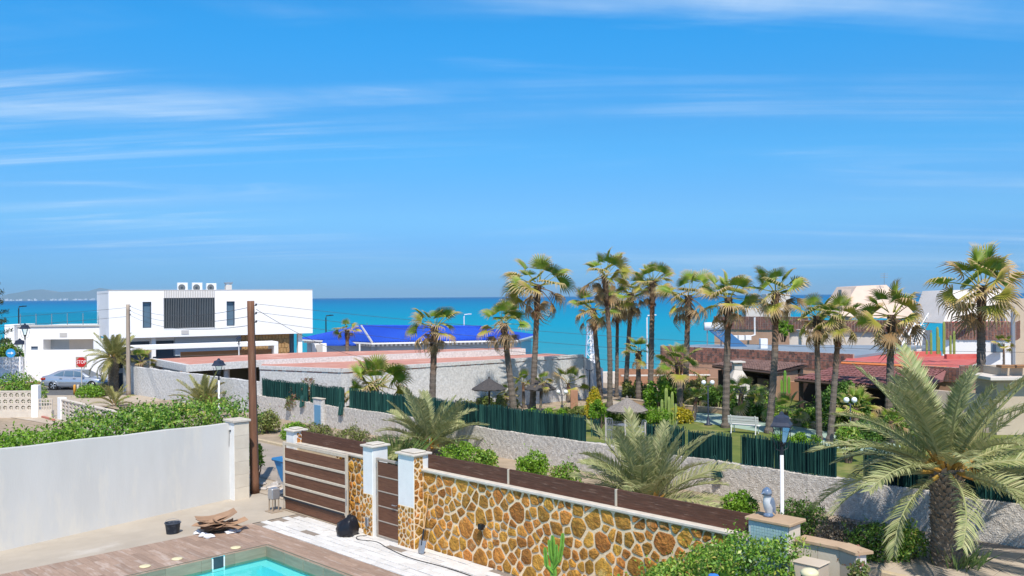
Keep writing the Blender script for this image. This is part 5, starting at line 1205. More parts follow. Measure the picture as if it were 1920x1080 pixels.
# patterned garden walls by the crossing
BF = Facade((-40, 49.6), R(0)); t = thing('patterned_block_wall', 'cream garden wall of round-holed lattice blocks under the glossy bush', 'wall', (-40, 49.6, 0))
xa, xb = BF.hit(-30, 750)[0], BF.hit(60, 750)[0]; z0, z1 = BF.hit(30, 771)[1], BF.hit(30, 735)[1]
B('plinth', mt['breeze_block'], t, xa, xb, -.05, .2, -.1, z0, .01); breeze(t, xa, xb, z0 + .005, z1, 8, 3, mt['breeze_block'], 0, .15); B('top_rail', mt['breeze_block'], t, xa, xb, -.02, .17, z1 + .002, z1 + .06, .01)
B('end_post', mt['villa_white'], t, xb + .005, BF.hit(73, 750)[0], -.1, .25, -.1, BF.hit(66, 722)[1], .01)
t = thing('lattice_gate', 'small cream lattice gate panel between two white posts', 'gate', (-40, 49.5, 0)); xa, xb = BF.hit(74, 750)[0], BF.hit(99, 750)[0]; z0, z1 = BF.hit(85, 768)[1], BF.hit(85, 748)[1]
for k in range(6): B('upright', mt['breeze_block'], t, xa + (xb - xa) * k / 5 - .02, xa + (xb - xa) * k / 5 + .02, 0, .05, z0, z1, .004)
for k in range(4): B('rail', mt['breeze_block'], t, xa, xb, .005, .045, z0 + (z1 - z0) * k / 3 - .02, z0 + (z1 - z0) * k / 3 + .02, .004)
B('sill', mt['breeze_block'], t, xa - .02, xb + .02, -.08, .2, -.1, z0 - .03, .01)
p = G(112, 786, 0); e = G(205, 812, 0)
t = thing('cream_side_wall', 'low cream lattice wall running away from the small white gate post', 'wall', (p.x, p.y, 0), math.atan2(e.y - p.y, e.x - p.x)); L = (e - p).length + 2
B('plinth', mt['breeze_block'], t, 0, L, 0, .2, -.1, .25, .01); breeze(t, .32, L, .255, 1.05, 16, 4, mt['breeze_block'], 0.01, .16); B('top_rail', mt['breeze_block'], t, .31, L, -.02, .2, 1.052, 1.12, .01); B('end_post', mt['villa_white'], t, -.2, .3, -.06, .28, -.1, 1.18, .01)
B('red_edging', mt['red_kerb'], t, -2.5, 0.5, -.5, -.38, 0, .10, .01)
p = D(68, 709, 67); m = MB(); m.cbox(-3.2, 2.2, -.6, .6, 0, .16, .03); o = m.out('red_pavement', mt['red_kerb']); o.location = (p.x, 68.9, 0); o['kind'] = 'structure'

# signs and bollards
def text_mesh(s, size):
    cu = bpy.data.curves.new('lettering', 'FONT'); cu.body = s; cu.size = size; cu.align_x = 'CENTER'; cu.align_y = 'CENTER'; cu.extrude = .004
    o = bpy.data.objects.new('lettering', cu); COL.objects.link(o); dg = bpy.context.evaluated_depsgraph_get(); me = bpy.data.meshes.new_from_object(o.evaluated_get(dg)); bpy.data.objects.remove(o); return me
p = G(153, 741, 0); t = thing('stop_sign', 'red octagonal stop sign on a square brown plate', 'sign', p, R(6)); zc = D(153, 679, p.y).z
m = MB(); m.cyl((0, .04, 0), (0, .04, zc + .2), .035); m.out('post', mt['concrete_post'], t); B('plate', mt['sign_back'], t, -.36, .36, -.012, .012, zc - .36, zc + .36, .004)
oc = MB(); oc.prism([(.345 * math.cos(R(22.5 + 45 * k)), .345 * math.sin(R(22.5 + 45 * k))) for k in range(8)], 0, .008, Matrix.Translation((0, -.016, zc)) @ Matrix.Rotation(R(90), 4, 'X')); f = oc.out('octagon', mt['sign_red'], t)
me = text_mesh('STOP', .26); me.materials.append(mt['sign_white']); o = bpy.data.objects.new('lettering', me); COL.objects.link(o); o.parent = f; o.matrix_local = Matrix.Translation((0, -.030, zc)) @ Matrix.Rotation(R(90), 4, 'X') @ Matrix.Diagonal((1.0, 1.25, 1, 1))
p = Vector((D(20, 662, 61.5).x, 61.5, 0)); t = thing('direction_sign', 'round blue sign with a white arrow', 'sign', p, R(8)); zc = D(20, 662, 61.5).z
m = MB(); m.cyl((0, .04, 0), (0, .04, zc + .15), .03); m.out('post', mt['steel'], t); m = MB(); m.lathe([(.0, 0), (.31, 0), (.31, .015), (.0, .015)], 28, (0, 0, 0), Matrix.Translation((0, 0, zc)) @ Matrix.Rotation(R(90), 4, 'X')); f = m.out('disc', mt['sign_blue'], t)
m = MB(); m.prism([(-.19, -.03), (.04, -.03), (.04, -.11), (.20, 0), (.04, .11), (.04, .03), (-.19, .03)], 0, .005, Matrix.Translation((0, -.018, zc)) @ Matrix.Rotation(R(90), 4, 'X')); m.out('arrow', mt['sign_white'], f)
for px, mm, lab in ((140, 'yellow_post', 'yellow-orange bollard by the stop sign'), (146.5, 'concrete_post', 'grey concrete bollard by the stop sign')):
    o = MB().lathe([(.0, 0), (.09, 0), (.085, .62), (.06, .68), (0, .70)], 12).out('bollard', mt[mm], None, True); o.location = G(px, 740, 0); tag(o, lab, 'bollard')

# silver saloon car
def car():
    p = G(150, 730, 0); p = Vector((D(148, 720, 65.2).x, 65.2, 0)); t = thing('parked_car', 'silver saloon car parked in front of the white corner wall', 'car', p, R(-3))
    # stations along x (rear -2.4 .. front 2.4): half width, sill z, belt z
    st = [(-2.40, .70, .50, .86), (-2.33, .80, .34, .98), (-2.0, .87, .26, 1.05), (-1.4, .90, .22, 1.03), (-.6, .91, .20, .98), (.2, .91, .20, .96), (.9, .90, .20, .94), (1.3, .88, .22, .90), (1.8, .85, .26, .84), (2.2, .76, .32, .74), (2.38, .60, .42, .62)]
    m = MB(); sec = []
    for x, w, z0, z1 in st:
        ring = [(-w * .9, z0), (-w, z0 + .12), (-w * 1.01, (z0 + z1) / 2), (-w * .97, z1 - .08), (-w * .86, z1), (0, z1 + .035), (w * .86, z1), (w * .97, z1 - .08), (w * 1.01, (z0 + z1) / 2), (w, z0 + .12), (w * .9, z0), (0, z0)]
        sec.append([(x, y, z) for y, z in ring])
    n = 12
    for s in sec: m.v += s
    for i in range(len(sec) - 1):
        for j in range(n): m.f.append((i * n + j, (i + 1) * n + j, (i + 1) * n + (j + 1) % n, i * n + (j + 1) % n))
    m.f += [tuple(range(n)), tuple((len(sec) - 1) * n + j for j in reversed(range(n)))]; m.t = [0] * len(m.v); body = m.out('body', mt['car_silver'], t, True)
    # greenhouse
    m = MB(); gh = [(-1.95, .70, 1.04, 1.05), (-1.30, .74, 1.0, 1.34), (-.85, .72, .98, 1.43), (-.1, .71, .97, 1.45), (.45, .70, .96, 1.38), (1.20, .74, .92, .955)]
    for x, w, z0, z1 in gh: k = (z1 - z0); m.v += [(x, -w * 1.12, z0 - .03), (x, -w * (1.12 - .25 * k), z1 - .05 * k - .01), (x, -w * .72, z1), (x, w * .72, z1), (x, w * (1.12 - .25 * k), z1 - .05 * k - .01), (x, w * 1.12, z0 - .03)]
    for i in range(len(gh) - 1):
        for j in range(5): m.f.append((i * 6 + j, (i + 1) * 6 + j, (i + 1) * 6 + j + 1, i * 6 + j + 1))
    m.t = [0] * len(m.v); m.out('cabin', mt['car_silver'], t, True)
    def side(name, poly, material, par=t):
        for s in (-1, 1):
            m = MB(); m.v = [(x, s * y, z) for x, y, z in poly] + [(x, s * (y - .02), z) for x, y, z in poly]; k = len(poly); m.f = [tuple(range(k)), tuple(range(2 * k - 1, k - 1, -1))] + [(i, (i + 1) % k, k + (i + 1) % k, k + i) for i in range(k)]; m.t = [0] * len(m.v); m.out(name, material, par)
    yb, yt = .828, .735
    side('side_window', [(-1.42, yb, 1.05), (-.72, yb, 1.03), (-.70, yt, 1.36), (-1.08, yt, 1.31)], mt['glass_blue']); side('side_window', [(-.66, yb, 1.03), (.02, yb, 1.02), (.0, yt, 1.375), (-.62, yt, 1.37)], mt['glass_blue']); side('side_window', [(.08, yb, 1.02), (.86, yb, 1.0), (.50, yt + .02, 1.30), (.06, yt, 1.37)], mt['glass_blue'])
    m = MB(); m.quad((-1.90, -.62, 1.075), (-1.90, .62, 1.075), (-1.27, .50, 1.365), (-1.27, -.50, 1.365)); m.out('rear_window', mt['glass_dark'], t); m = MB(); m.quad((1.16, -.66, .985), (1.16, .66, .985), (.50, .5, 1.385), (.50, -.5, 1.385)); m.out('windscreen', mt['glass_dark'], t)
    for s in (-1, 1):
        B('tail_light', mt['lamp_red'], t, -2.36, -2.0, min(s * .70, s * .885), max(s * .70, s * .885), .72, .90, .04); B('headlight', mt['glass_blue'], t, 1.98, 2.22, min(s * .52, s * .80), max(s * .52, s * .80), .56, .72, .04); B('mirror', mt['car_silver'], t, .72, .90, min(s * .9, s * 1.06), max(s * .9, s * 1.06), .99, 1.10, .03)
        for dx in (-.95, .05): B('door_handle', mt['steel'], t, dx, dx + .2, min(s * .905, s * .94), max(s * .905, s * .94), .83, .87, .008)
        B('side_trim', mt['louvre'], t, -1.0, 1.0, min(s * .90, s * .93), max(s * .90, s * .93), .52, .56, .006)
        for wx in (-1.42, 1.43):
            M = Matrix.Translation((wx, s * .79, .325)) @ Matrix.Rotation(R(90) * s, 4, 'X'); m = MB(); m.lathe([(.20, -.12), (.325, -.11), (.325, .11), (.20, .12)], 24, (0, 0, 0), M); w = m.out('wheel', mt['rubber'], t, False)
            m = MB(); m.lathe([(.0, -.128), (.05, -.128), (.06, -.10), (.20, -.09), (.215, -.123), (.225, -.115), (.225, .1), (0, .1)], 24, (0, 0, 0), M)
            for k in range(5): a = k * R(72); m.add([M @ Vector((rr * math.cos(a + da), rr * math.sin(a + da), zz)) for rr, da, zz in ((.04, -.6, -.13), (.21, -.22, -.128), (.21, .22, -.128), (.04, .6, -.13))], [(0, 1, 2, 3)])
            m.out('rim', mt['rim'], w)
            m = MB(); pts = [Vector((wx + .37 * math.cos(a), s * .905, .325 + .37 * math.sin(a))) for a in [math.pi * k / 12 for k in range(13)]]; m.tube(pts, .028, 5); m.out('wheel_arch', mt['car_silver'], t)
            m = MB(); m.lathe([(.0, 0), (.36, 0), (.36, .01), (.0, .01)], 24, (0, 0, 0), Matrix.Translation((wx, s * .895, .325)) @ Matrix.Rotation(R(90) * s, 4, 'X')); m.out('wheel_well', mt['rubber'], t)
    B('bumper', mt['car_silver'], t, -2.45, -2.28, -.80, .80, .36, .62, .06); B('number_plate', mt['sign_white'], t, -2.462, -2.45, -.26, .26, .62, .73, .003)
car()

# dark gate/bin by the wall end, garage block with red roofs
p = Vector((D(226, 700, 63.8).x, 63.8, 0)); t = thing('dark_gate_post', 'dark blue metal gate panel at the end of the street wall', 'gate', p, Q); B('panel', mt['garage_grey'], t, -.45, .45, -.05, .05, 0, 3.1, .01); B('letter_box', mt['shade_grey'], t, -.2, .2, -.09, -.051, 1.25, 1.6, .01)
def wpt(px, py, z): return G(px, py, z)
def roofblock():
    t = thing('garden_building', 'low white building with flat red roof behind the palms', 'building', (0, 0, 0))
    L, C, Rr = wpt(487, 690, 2.4), wpt(640, 696, 2.4), wpt(1094, 668, 2.4)
    bl, br = Vector((L.x - 2, 60.5, 2.05)), Vector((2.6, 68.5, 2.05))
    m = MB()
    def rough(p, q, z0, z1):
        n = int((q - p).length / .22); k = 14; o = len(m.v); d = (q - p).normalized(); nn = Vector((d.y, -d.x, 0))
        for i in range(n + 1):
            for j in range(k + 1): c = p.lerp(q, i / n) + nn * rng.uniform(-.006, .006); m.v.append((c.x, c.y, z0 + (z1 - z0) * j / k))
        for i in range(n):
            for j in range(k): a = o + i * (k + 1) + j; m.f.append((a, a + k + 1, a + k + 2, a + 1))
    rough(L, C, -1.0, 2.40); rough(C, Rr, -1.0, 2.40); m.t = [0] * len(m.v); m.out('wall', mt['rough_white_clean'], t)
    m = MB(); m.slab([L, C, Rr, br, bl], .2); m.v = [(x, y, z + .06) for x, y, z in m.v]; m.out('lower_roof', mt['red_roof'], t)
    for p, q in ((L, C), (C, Rr)):
        d = (q - p).normalized(); nn = Vector((-d.y, d.x, 0)); m = MB(); m.slab([p + Vector((0, 0, .13)) - nn * .05, q + Vector((0, 0, .13)) - nn * .05, q + Vector((0, 0, .13)) + nn * .22, p + Vector((0, 0, .13)) + nn * .22], .2); m.out('parapet', mt['rough_white_clean'], t)
    E1 = D(1096, 674, Rr.y); E2 = D(1132, 702, Rr.y + 7)
    m = MB(); q0 = Vector((Rr.x + .02, Rr.y + .02, -1)); q1 = Vector((D(1132, 700, 67).x, 67.5, -1)); m.add([q0, q1, Vector((q1.x, q1.y, 1.0)), Vector((q0.x, q0.y, 2.40))], [(0, 1, 2, 3)]); m.add([q1, Vector((-2, 74, -1)), Vector((-2, 74, 1)), Vector((q1.x, q1.y, 1.0))], [(0, 1, 2, 3)]); m.add([Vector((q0.x, q0.y, 2.39)), Vector((q1.x, q1.y, 1.0)), Vector((-2, 74, 1.0)), Vector((-1.5, 69, 2.0))], [(0, 1, 2, 3)]); m.out('end_wall', mt['rough_white_clean'], t)
    B('wall_fitting', mt['brick_terra'], t, G(1061, 738, -.4).x - .2, G(1061, 738, -.4).x + .25, 55, 55.3, GZ, .7)
    t = thing('garage_building', 'open garage under a wide red flat roof with a white rendered edge', 'building', (0, 0, 0))
    A, Bq, Cq = D(350, 685, 57.0), D(487, 676, 58.6), D(985, 654, 66.5); Dq, Eq, Fq = D(975, 651, 70), D(570, 660, 67), D(282, 672.5, 63.5)
    rf = [A, Bq, Cq, Dq, Eq, Fq]; m = MB(); m.slab([p + Vector((0, 0, -.03)) for p in rf], .30); m.out('roof', mt['red_roof'], t)
    for p, q in ((Fq, A), (A, Bq), (Bq, Cq)):
        d = (q - p); d.z = 0; d.normalize(); nn = Vector((d.y, -d.x, 0)); m = MB(); m.slab([p + nn * .04, q + nn * .04, q - nn * .28, p - nn * .28], .44); m.v = [(x, y, z + .02) for x, y, z in m.v]; m.out('roof_edge', mt['rough_white_clean'], t)
    m = MB(); bq = [D(355, 700, 60.5), D(520, 700, 62.5)]; m.add([Vector((bq[0].x, bq[0].y, -.6)), Vector((bq[1].x, bq[1].y, -.6)), Vector((bq[1].x, bq[1].y, 2.0)), Vector((bq[0].x, bq[0].y, 2.0))], [(0, 1, 2, 3)]); m.out('back_wall', mt['shed_green'], t)
    for q in (A.lerp(Fq, .08), Bq + Vector((-.6, .3, 0)), A.lerp(Bq, .5) + Vector((0, .3, 0)), Fq + Vector((.6, 0, 0))): m = MB(); m.box(q.x - .15, q.x + .15, q.y + .15, q.y + .45, -.6, q.z - .34); m.out('pillar', mt['rough_white_clean'], t)
roofblock()

# blue tiled restaurant roof
def blue():
    t = thing('blue_roof_building', 'low white building with a bright blue tiled hip roof by the sea', 'building', (0, 0, 0)); ze = 1.9
    L_, F_, R_, BR, BL = Vector((-23.6, 100, ze)), Vector((-14.3, 91, ze)), Vector((.6, 95.0, ze)), Vector((3, 108, ze)), Vector((-14, 116, ze)); A, B_ = Vector((-17.4, 103, 3.2)), Vector((-3.6, 100.5, 3.1))
    faces = {'front': (F_, R_, B_, A), 'west': (L_, F_, A), 'east': (R_, BR, B_), 'north': (BR, BL, A, B_), 'north_west': (BL, L_, A)}
    for k, f in faces.items():
        m = MB(); m.add(f, [tuple(range(len(f)))]); m.out('roof_slope', mt['blue_roof'], t)
    def rows(e0, e1, r0, r1, n, w):                         # ribs of round tiles running up the slope
        m = MB()
        for i in range(n):
            k = (i + .5) / n; a = e0.lerp(e1, k); b = r0.lerp(r1, min(1, max(0, k)));  m.tube([a + Vector((0, 0, .03)), b + Vector((0, 0, .03))], .07, 5, False)
        return m.out('tile_rows', mt['blue_roof'], t)
    rows(F_, R_, A, B_, 60, .1)['kind'] = 'stuff'; rows(L_, F_, A, A, 44, .1)['kind'] = 'stuff'
    for a, b in ((F_, A), (R_, B_), (L_, A), (A, B_)): m = MB(); m.tube([a + Vector((0, 0, .06)), b + Vector((0, 0, .06))], .13, 6); m.out('ridge', mt['louvre_white'] if a is F_ else mt['blue_roof'], t)
    for a, b in ((L_, F_), (F_, R_), (R_, BR)):
        d = (b - a).normalized(); nn = Vector((-d.y, d.x, 0)); m = MB(); m.slab([a - nn * .05, b - nn * .05, b + nn * .1, a + nn * .1], .16); m.v = [(x, y, z - .01) for x, y, z in m.v]; m.out('fascia', mt['villa_white'], t)
        n = int((b - a).length / .45); m = MB()
        for i in range(n): c = a.lerp(b, (i + .5) / n) + nn * .25; m.box(c.x - .1, c.x + .1, c.y - .1, c.y + .1, ze - .40, ze - .17)
        o = m.out('dentils', mt['villa_white'], t); o['kind'] = 'stuff'
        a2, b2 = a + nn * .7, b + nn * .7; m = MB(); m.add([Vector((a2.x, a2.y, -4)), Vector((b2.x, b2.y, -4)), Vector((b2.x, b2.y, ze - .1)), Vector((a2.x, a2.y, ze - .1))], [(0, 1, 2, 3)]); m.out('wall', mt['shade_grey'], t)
    t = thing('blue_canopy', 'small blue tiled canopy below the big blue roof', 'canopy', (0, 0, 0)); a, b = D(602, 646, 86), D(668, 646, 86); m = MB(); m.slab([a, b, D(655, 637, 90), D(606, 637, 90)], .12); m.out('roof', mt['blue_roof'], t)
    for q in (a, b): m = MB(); m.cyl((q.x * .99, 87, -2), (q.x * .99, 87, q.z), .08); m.out('post', mt['villa_white'], t)
blue()
p = D(690, 608, 118)
for i, px in enumerate((697, 716)): q = D(px, 616, 119); shrub('shrub', ('dry grey tree top' if i else 'dry brown tree top') + ' showing over the blue roof ridge', 'shrub', (q.x, 119, -4), 1.0, .8, q.z + 4 + .6, 700, .3, 'leaf_dry', 300 + i, None, k=7)

# distant coast
def coast():
    r = random.Random(5); m = MB(); n = 90; Y = 26000.0
    for i in range(n + 1):
        k = i / n; x = -24000 + 30000 * k; px = 960 + x / Y * F; h = max(0, 260 * math.exp(-((px - 130) / 120) ** 2) + 200 * math.exp(-((px - 330) / 150) ** 2) + 90 * math.exp(-((px - 40) / 60) ** 2)) * (1 + .2 * math.sin(i * .9) + .12 * math.sin(i * 2.3)) * (1 if px < 560 else max(0, 1 - (px - 560) / 200)) - 15
        m.v += [(x, Y, -4.5), (x, Y, h), (x, Y + 4000, -4.5)]
    for i in range(n): m.f += [(3 * i, 3 * i + 3, 3 * i + 4, 3 * i + 1), (3 * i + 1, 3 * i + 4, 3 * i + 5, 3 * i + 2)]
    m.t = [0] * len(m.v); struct('distant_hills', m, mt['mountain'])
    m = MB()
    for i in range(190): x = -15200 + r.uniform(0, 8200); w = r.uniform(20, 70); y = 20000 + r.uniform(-300, 300); m.box(x, x + w, y, y + 40, -4.4, r.uniform(12, 42))
    o = m.out('distant_town', mt['town']); tag(o, 'white strip of a far-off town on the shore', 'town', None, 'stuff'); 
coast()

# ------------------------------------------------------------------ garden behind the street wall
sheet('lawn', abr(25.3, 62, 8, 37.2), GZ, mt['lawn'])
pth = [G(1286, 772, GZ), G(1345, 776, GZ), G(1528, 805, GZ), G(1680, 828, GZ), G(1720, 870, GZ), G(1560, 838, GZ), G(1440, 812, GZ), G(1300, 790, GZ)]
sheet('painted_path', pth, GZ + .004, mt['mint_path'])
sheet('patio', [G(1150, 752, GZ), G(1260, 757, GZ), G(1262, 768, GZ), G(1145, 762, GZ)], GZ + .004, mt['concrete'])
def low_wall(pts, h, label):
    t = thing('low_garden_wall', label, 'wall', (0, 0, GZ))
    for i in range(len(pts) - 1):
        p, q = pts[i], pts[i + 1]; d = (q - p).normalized(); n = Vector((-d.y, d.x, 0)) * .2; m = MB(); m.prism([(p.x, p.y), (q.x, q.y), (q.x + n.x, q.y + n.y), (p.x + n.x, p.y + n.y)], -.05, h); m.out('wall_section', mt['low_wall'], t); m = MB(); e = d * .02; m.prism([(p.x - n.x * .1, p.y - n.y * .1), (q.x - n.x * .1, q.y - n.y * .1), (q.x + n.x * 1.1, q.y + n.y * 1.1), (p.x + n.x * 1.1, p.y + n.y * 1.1)], h + .001, h + .05); m.out('coping', mt['beige_wall'], t)
low_wall([G(1165, 756, GZ), G(1290, 771, GZ), G(1345, 775, GZ), G(1528, 804, GZ), G(1690, 828, GZ)], .30, 'low ochre garden wall edging the mint painted path')
def parasol(px, pyb, pytop, rpx, label, material, Y=None):
    b = G(px, pyb, GZ) if Y is None else Vector((D(px, 700, Y).x, Y, GZ)); H = D(px, pytop, b.y).z - GZ; r_ = rpx / F * b.y; t = thing('thatched_parasol', label, 'parasol', b); r = random.Random(px)
    m = MB(); m.tube([(0, 0, 0), (0, 0, H - .1)], [.06, .05], 8); m.out('pole', mt['dark_timber'], t)
    m = MB(); n = 30; prof = [(.02, 0), (.07, -.04), (.06, -.10), (.45 * r_, -.10 - .26 * r_), (r_ * .8, -.12 - .44 * r_), (r_, -.12 - .56 * r_), (r_ * .96, -.12 - .62 * r_), (r_ * .3, -.14 - .24 * r_), (.05, -.16)]
    m.lathe(prof, n, (0, 0, H)); m.v = [(x * (1 + .03 * math.sin(i * 2.7)), y * (1 + .03 * math.sin(i * 2.7)), z + (r.uniform(-.025, .02) if math.hypot(x, y) > .3 else 0)) for i, (x, y, z) in enumerate(m.v)]; m.out('thatch', mt[material], t)
    m = MB()
    for i in range(130):
        a = r.uniform(0, 6.283); o = Vector((math.cos(a), math.sin(a), 0)); w = Vector((-o.y, o.x, 0)) * .02; q = o * r_ * .9 + Vector((0, 0, H - .12 - .50 * r_)); e = o * r_ * r.uniform(1.0, 1.07) + Vector((0, 0, H - .12 - .64 * r_ - r.uniform(0, .08))); m.add([q - w, q + w, e], [(0, 1, 2)])
    o = m.out('fringe', mt[material], t); o['kind'] = 'stuff'
    for k in range(6): a = k * R(60); m = MB(); m.tube([(0, 0, H - .45 * r_ - .2), (math.cos(a) * r_ * .8, math.sin(a) * r_ * .8, H - .14 - .46 * r_)], .02, 4); m.out('rib', mt['dark_timber'], t)
parasol(917, 760, 706, 33, 'dark thatched parasol against the white building wall', 'thatch_dark', Y=49)
parasol(1013, 775, 708, 30, 'second thatched parasol half hidden behind the tall solitary palm', 'thatch_dark', Y=54)
parasol(1176, 797, 742, 39, 'pale grey thatched parasol above the clipped garden hedge', 'thatch_grey')
def globe_lamp(px, pyb, pyt, label, dx=.23, globes=True):
    b = G(px, pyb, GZ); H = D(px, pyt, b.y).z - GZ; t = thing('garden_lamp', label, 'lamp', b); m = MB(); m.lathe([(.0, 0), (.22, 0), (.22, .06), (.10, .10), (.085, .35), (.05, .42), (.035, .5), (.032, H - .3), (.0, H - .28)], 12); m.out('post', mt['lantern_blue'], t, True)
    m = MB(); m.tube([(-dx, 0, H - .24), (-dx * .5, 0, H - .33), (0, 0, H - .3), (dx * .5, 0, H - .33), (dx, 0, H - .24)], .02, 6); m.out('arm', mt['lantern_blue'], t)
    for s in (-1, 1):
        m = MB(); m.lathe([(.01, -.13), (.07, -.11), (.115, -.06), (.13, 0), (.115, .06), (.07, .11), (.01, .13)], 16, (s * dx, 0, H - .12)); m.out('globe', mt['globe'], t, True)
globe_lamp(1328, 797, 713, 'garden lamp with two white globes beside the mint path'); globe_lamp(1054, 772, 731, 'short garden lamp with two white globes before the white building'); globe_lamp(1595, 838, 745, 'garden lamp with two white globes next to the big feathery palm', .18)
b = G(1106, 752, GZ); t = thing('garden_lamp', 'dark empty garden lamp post behind the yellow conifer', 'lamp', b); H = D(1106, 692, b.y).z - GZ
m = MB(); m.lathe([(.0, 0), (.14, 0), (.06, .3), (.035, .5), (.032, H - .1), (.0, H)], 10); m.out('post', mt['black_iron'], t); m = MB(); m.tube([(-.25, 0, H), (-.12, 0, H - .12), (0, 0, H - .1), (.12, 0, H - .12), (.25, 0, H)], .025, 6); m.out('arm', mt['black_iron'], t)
def bench():
    t = thing('garden_bench', 'white garden bench facing the mint path', 'bench', G(1398, 812, GZ), R(-32) + math.pi)
    for k in range(3): B('seat_slat', mt['bench_white'], t, -.78, .78, -.10 + k * .14, .03 + k * .14, .42, .45, .008)
    for k in range(3): M = Matrix.Translation((0, .36 + k * .03, .52 + k * .135)) @ Matrix.Rotation(R(-12), 4, 'X'); m = MB(); m.cbox(-.78, .78, -.012, .012, 0, .115, .006, M); m.out('back_slat', mt['bench_white'], t)
    for s in (-.62, .62):
        m = MB(); m.tube([(s, -.12, 0), (s, -.08, .41), (s, .32, .41)], .03, 6); m.out('leg', mt['bench_white'], t); m = MB(); m.tube([(s, .40, 0), (s, .32, .42), (s, .46, .94)], .03, 6); m.out('leg', mt['bench_white'], t)
bench()
def chair(px, py, rz, label):
    t = thing('garden_chair', label, 'chair', G(px, py, GZ), rz, 'garden chairs behind the wire fence'); mm = mt['steel']
    for k in range(5): B('seat_slat', mm, t, -.22 + k * .09, -.15 + k * .09, -.22, .22, .42, .44, .005)
    for x in (-.21, .21):
        for y in (-.2, .2): m = MB(); m.tube([(x * 1.1, y * 1.1, 0), (x, y, .44)] + ([(x, y * 1.25, .92)] if y > 0 else [(x, y, .64)]), .018, 5); m.out('leg', mm, t)
        m = MB(); m.tube([(x, -.2, .64), (x, .22, .66)], .018, 5); m.out('armrest', mm, t)
    m = MB(); m.tube([(-.21, .25, .92), (0, .27, .98), (.21, .25, .92)], .018, 5); [m.tube([(x, .21, .46), (x, .255, .95)], .010, 4) for x in (-.1, 0, .1)]; m.out('backrest', mm, t)
chair(1148, 822, .6, 'grey metal garden chair beside the concrete fence post'); chair(1200, 826, -1.2, 'grey metal garden chair close to the brush fence end')
t = thing('garden_table', 'round grey metal table between two garden chairs', 'table', G(1174, 824, GZ)); m = MB(); m.lathe([(.0, .70), (.42, .70), (.42, .73), (.0, .735)], 20); m.out('tabletop', mt['steel'], t)
for k in range(3): a = k * R(120); m = MB(); m.tube([(.34 * math.cos(a), .34 * math.sin(a), 0), (.1 * math.cos(a), .1 * math.sin(a), .4), (.3 * math.cos(a), .3 * math.sin(a), .70)], .016, 5); m.out('leg', mt['steel'], t)

def cone_tree(px, py, h, r_, label):
    rs = np.random.RandomState(3); p = G(px, py, GZ); t = thing('golden_conifer', label, 'tree', p); n = 5200; z = h * (1 - np.sqrt(rs.uniform(size=n))); a = rs.uniform(0, 6.283, n); rad = r_ * (1 - z / h) ** .75 * (1 + .14 * np.sin(a * 5 + z * 6)) * rs.uniform(.72, 1.05, n); rad += .03
    P = np.c_[rad * np.cos(a), rad * np.sin(a), z + .08]; N = np.c_[np.cos(a), np.sin(a), np.full(n, .9)]; N /= np.linalg.norm(N, axis=1)[:, None]
    o = quads_obj('foliage', leaf_quads(P, N, .13, rs, .35, .7), mt['leaf_yellow'], t, np.clip(rs.beta(2, 2, n) * .8 + .35 * (z / h < .2) , 0, 1)); o['kind'] = 'stuff'; m = MB(); m.tube([(0, 0, 0), (0, 0, h * .8)], [.06, .01], 6); m.out('trunk', mt['branch'], t)
cone_tree(1115, 785, 1.75, .58, 'golden yellow cone-shaped conifer behind the green fence')
def gs(px, py, rx, ry, h, n, leaf, material, label, seed, k=9, dry=0, z=None): p = G(px, py, GZ); return shrub('shrub', label, 'shrub', (p.x, p.y, GZ), rx, ry, h, n, leaf, material, seed, None, 0, k, dry)
rs = np.random.RandomState(77); lb = [(rs.uniform(-1.75, 1.75), rs.uniform(-.4, .4), rs.uniform(.25, .62), rs.uniform(.22, .32)) for i in range(60)]
p = G(1192, 794, GZ); shrub('garden_hedge', 'clipped flat-topped green hedge around the pale parasol', 'hedge', p, 0, 0, .8, 6500, .10, 'leaf_bright', 78, lobes=lb, branches=8, rz=R(-6))
gs(1275, 793, .8, .6, 1.0, 1700, .12, 'leaf_yellow', 'yellow-flecked bush at the foot of the columnar cactus', 80, dry=.0)
gs(1580, 806, 1.55, 1.2, 2.6, 6500, .14, 'leaf_dark', 'big round dark green shrub between the palms by the path', 81, 14)
gs(1238, 765, 1.5, .8, 1.7, 2600, .16, 'leaf_bright', 'leafy green bush before the brick wall behind the palm grove', 82)
gs(1310, 768, 1.2, .8, 2.2, 2200, .15, 'leaf_olive', 'tall olive bush behind the twin globe lamp by the path', 83)
gs(1345, 772, 1.3, .8, 1.9, 2600, .15, 'leaf_dark', 'dark bush behind the fan palm beside the bench', 84)
gs(1425, 785, 1.2, .8, 1.9, 2400, .15, 'leaf_hedge', 'mixed green bush below the shingled pergola', 85, dry=.2)
gs(1190, 748, 1.3, .7, 1.5, 1500, .15, 'leaf_olive', 'sparse olive bush against the terracotta brick wall', 86)
gs(1130, 790, .5, .4, .8, 700, .10, 'leaf_dark', 'small dark bush beside the yellow conifer', 87)
gs(930, 768, 1.6, .7, .95, 1900, .14, 'leaf_olive', 'row of low succulents under the dark thatched parasol', 88)
gs(870, 770, 1.0, .6, .8, 900, .13, 'leaf_olive', 'pale low bush behind the fence beside the feathery palm', 89)
gs(1020, 782, 1.6, .6, .55, 1500, .11, 'leaf_bright', 'low ground plants inside the fence below the tall solitary palm', 90)
gs(1490, 833, 1.5, .5, .6, 1800, .10, 'leaf_bright', 'low bright plants along the fence behind the near lamp post', 91)
gs(1400, 790, 1.2, .6, 1.3, 1600, .13, 'leaf_dark', 'dark bush right behind the white bench', 92)
gs(1640, 828, 1.2, .8, 1.3, 1600, .13, 'leaf_dark', 'dark bush between the garden lamp and the feathery palm', 93)
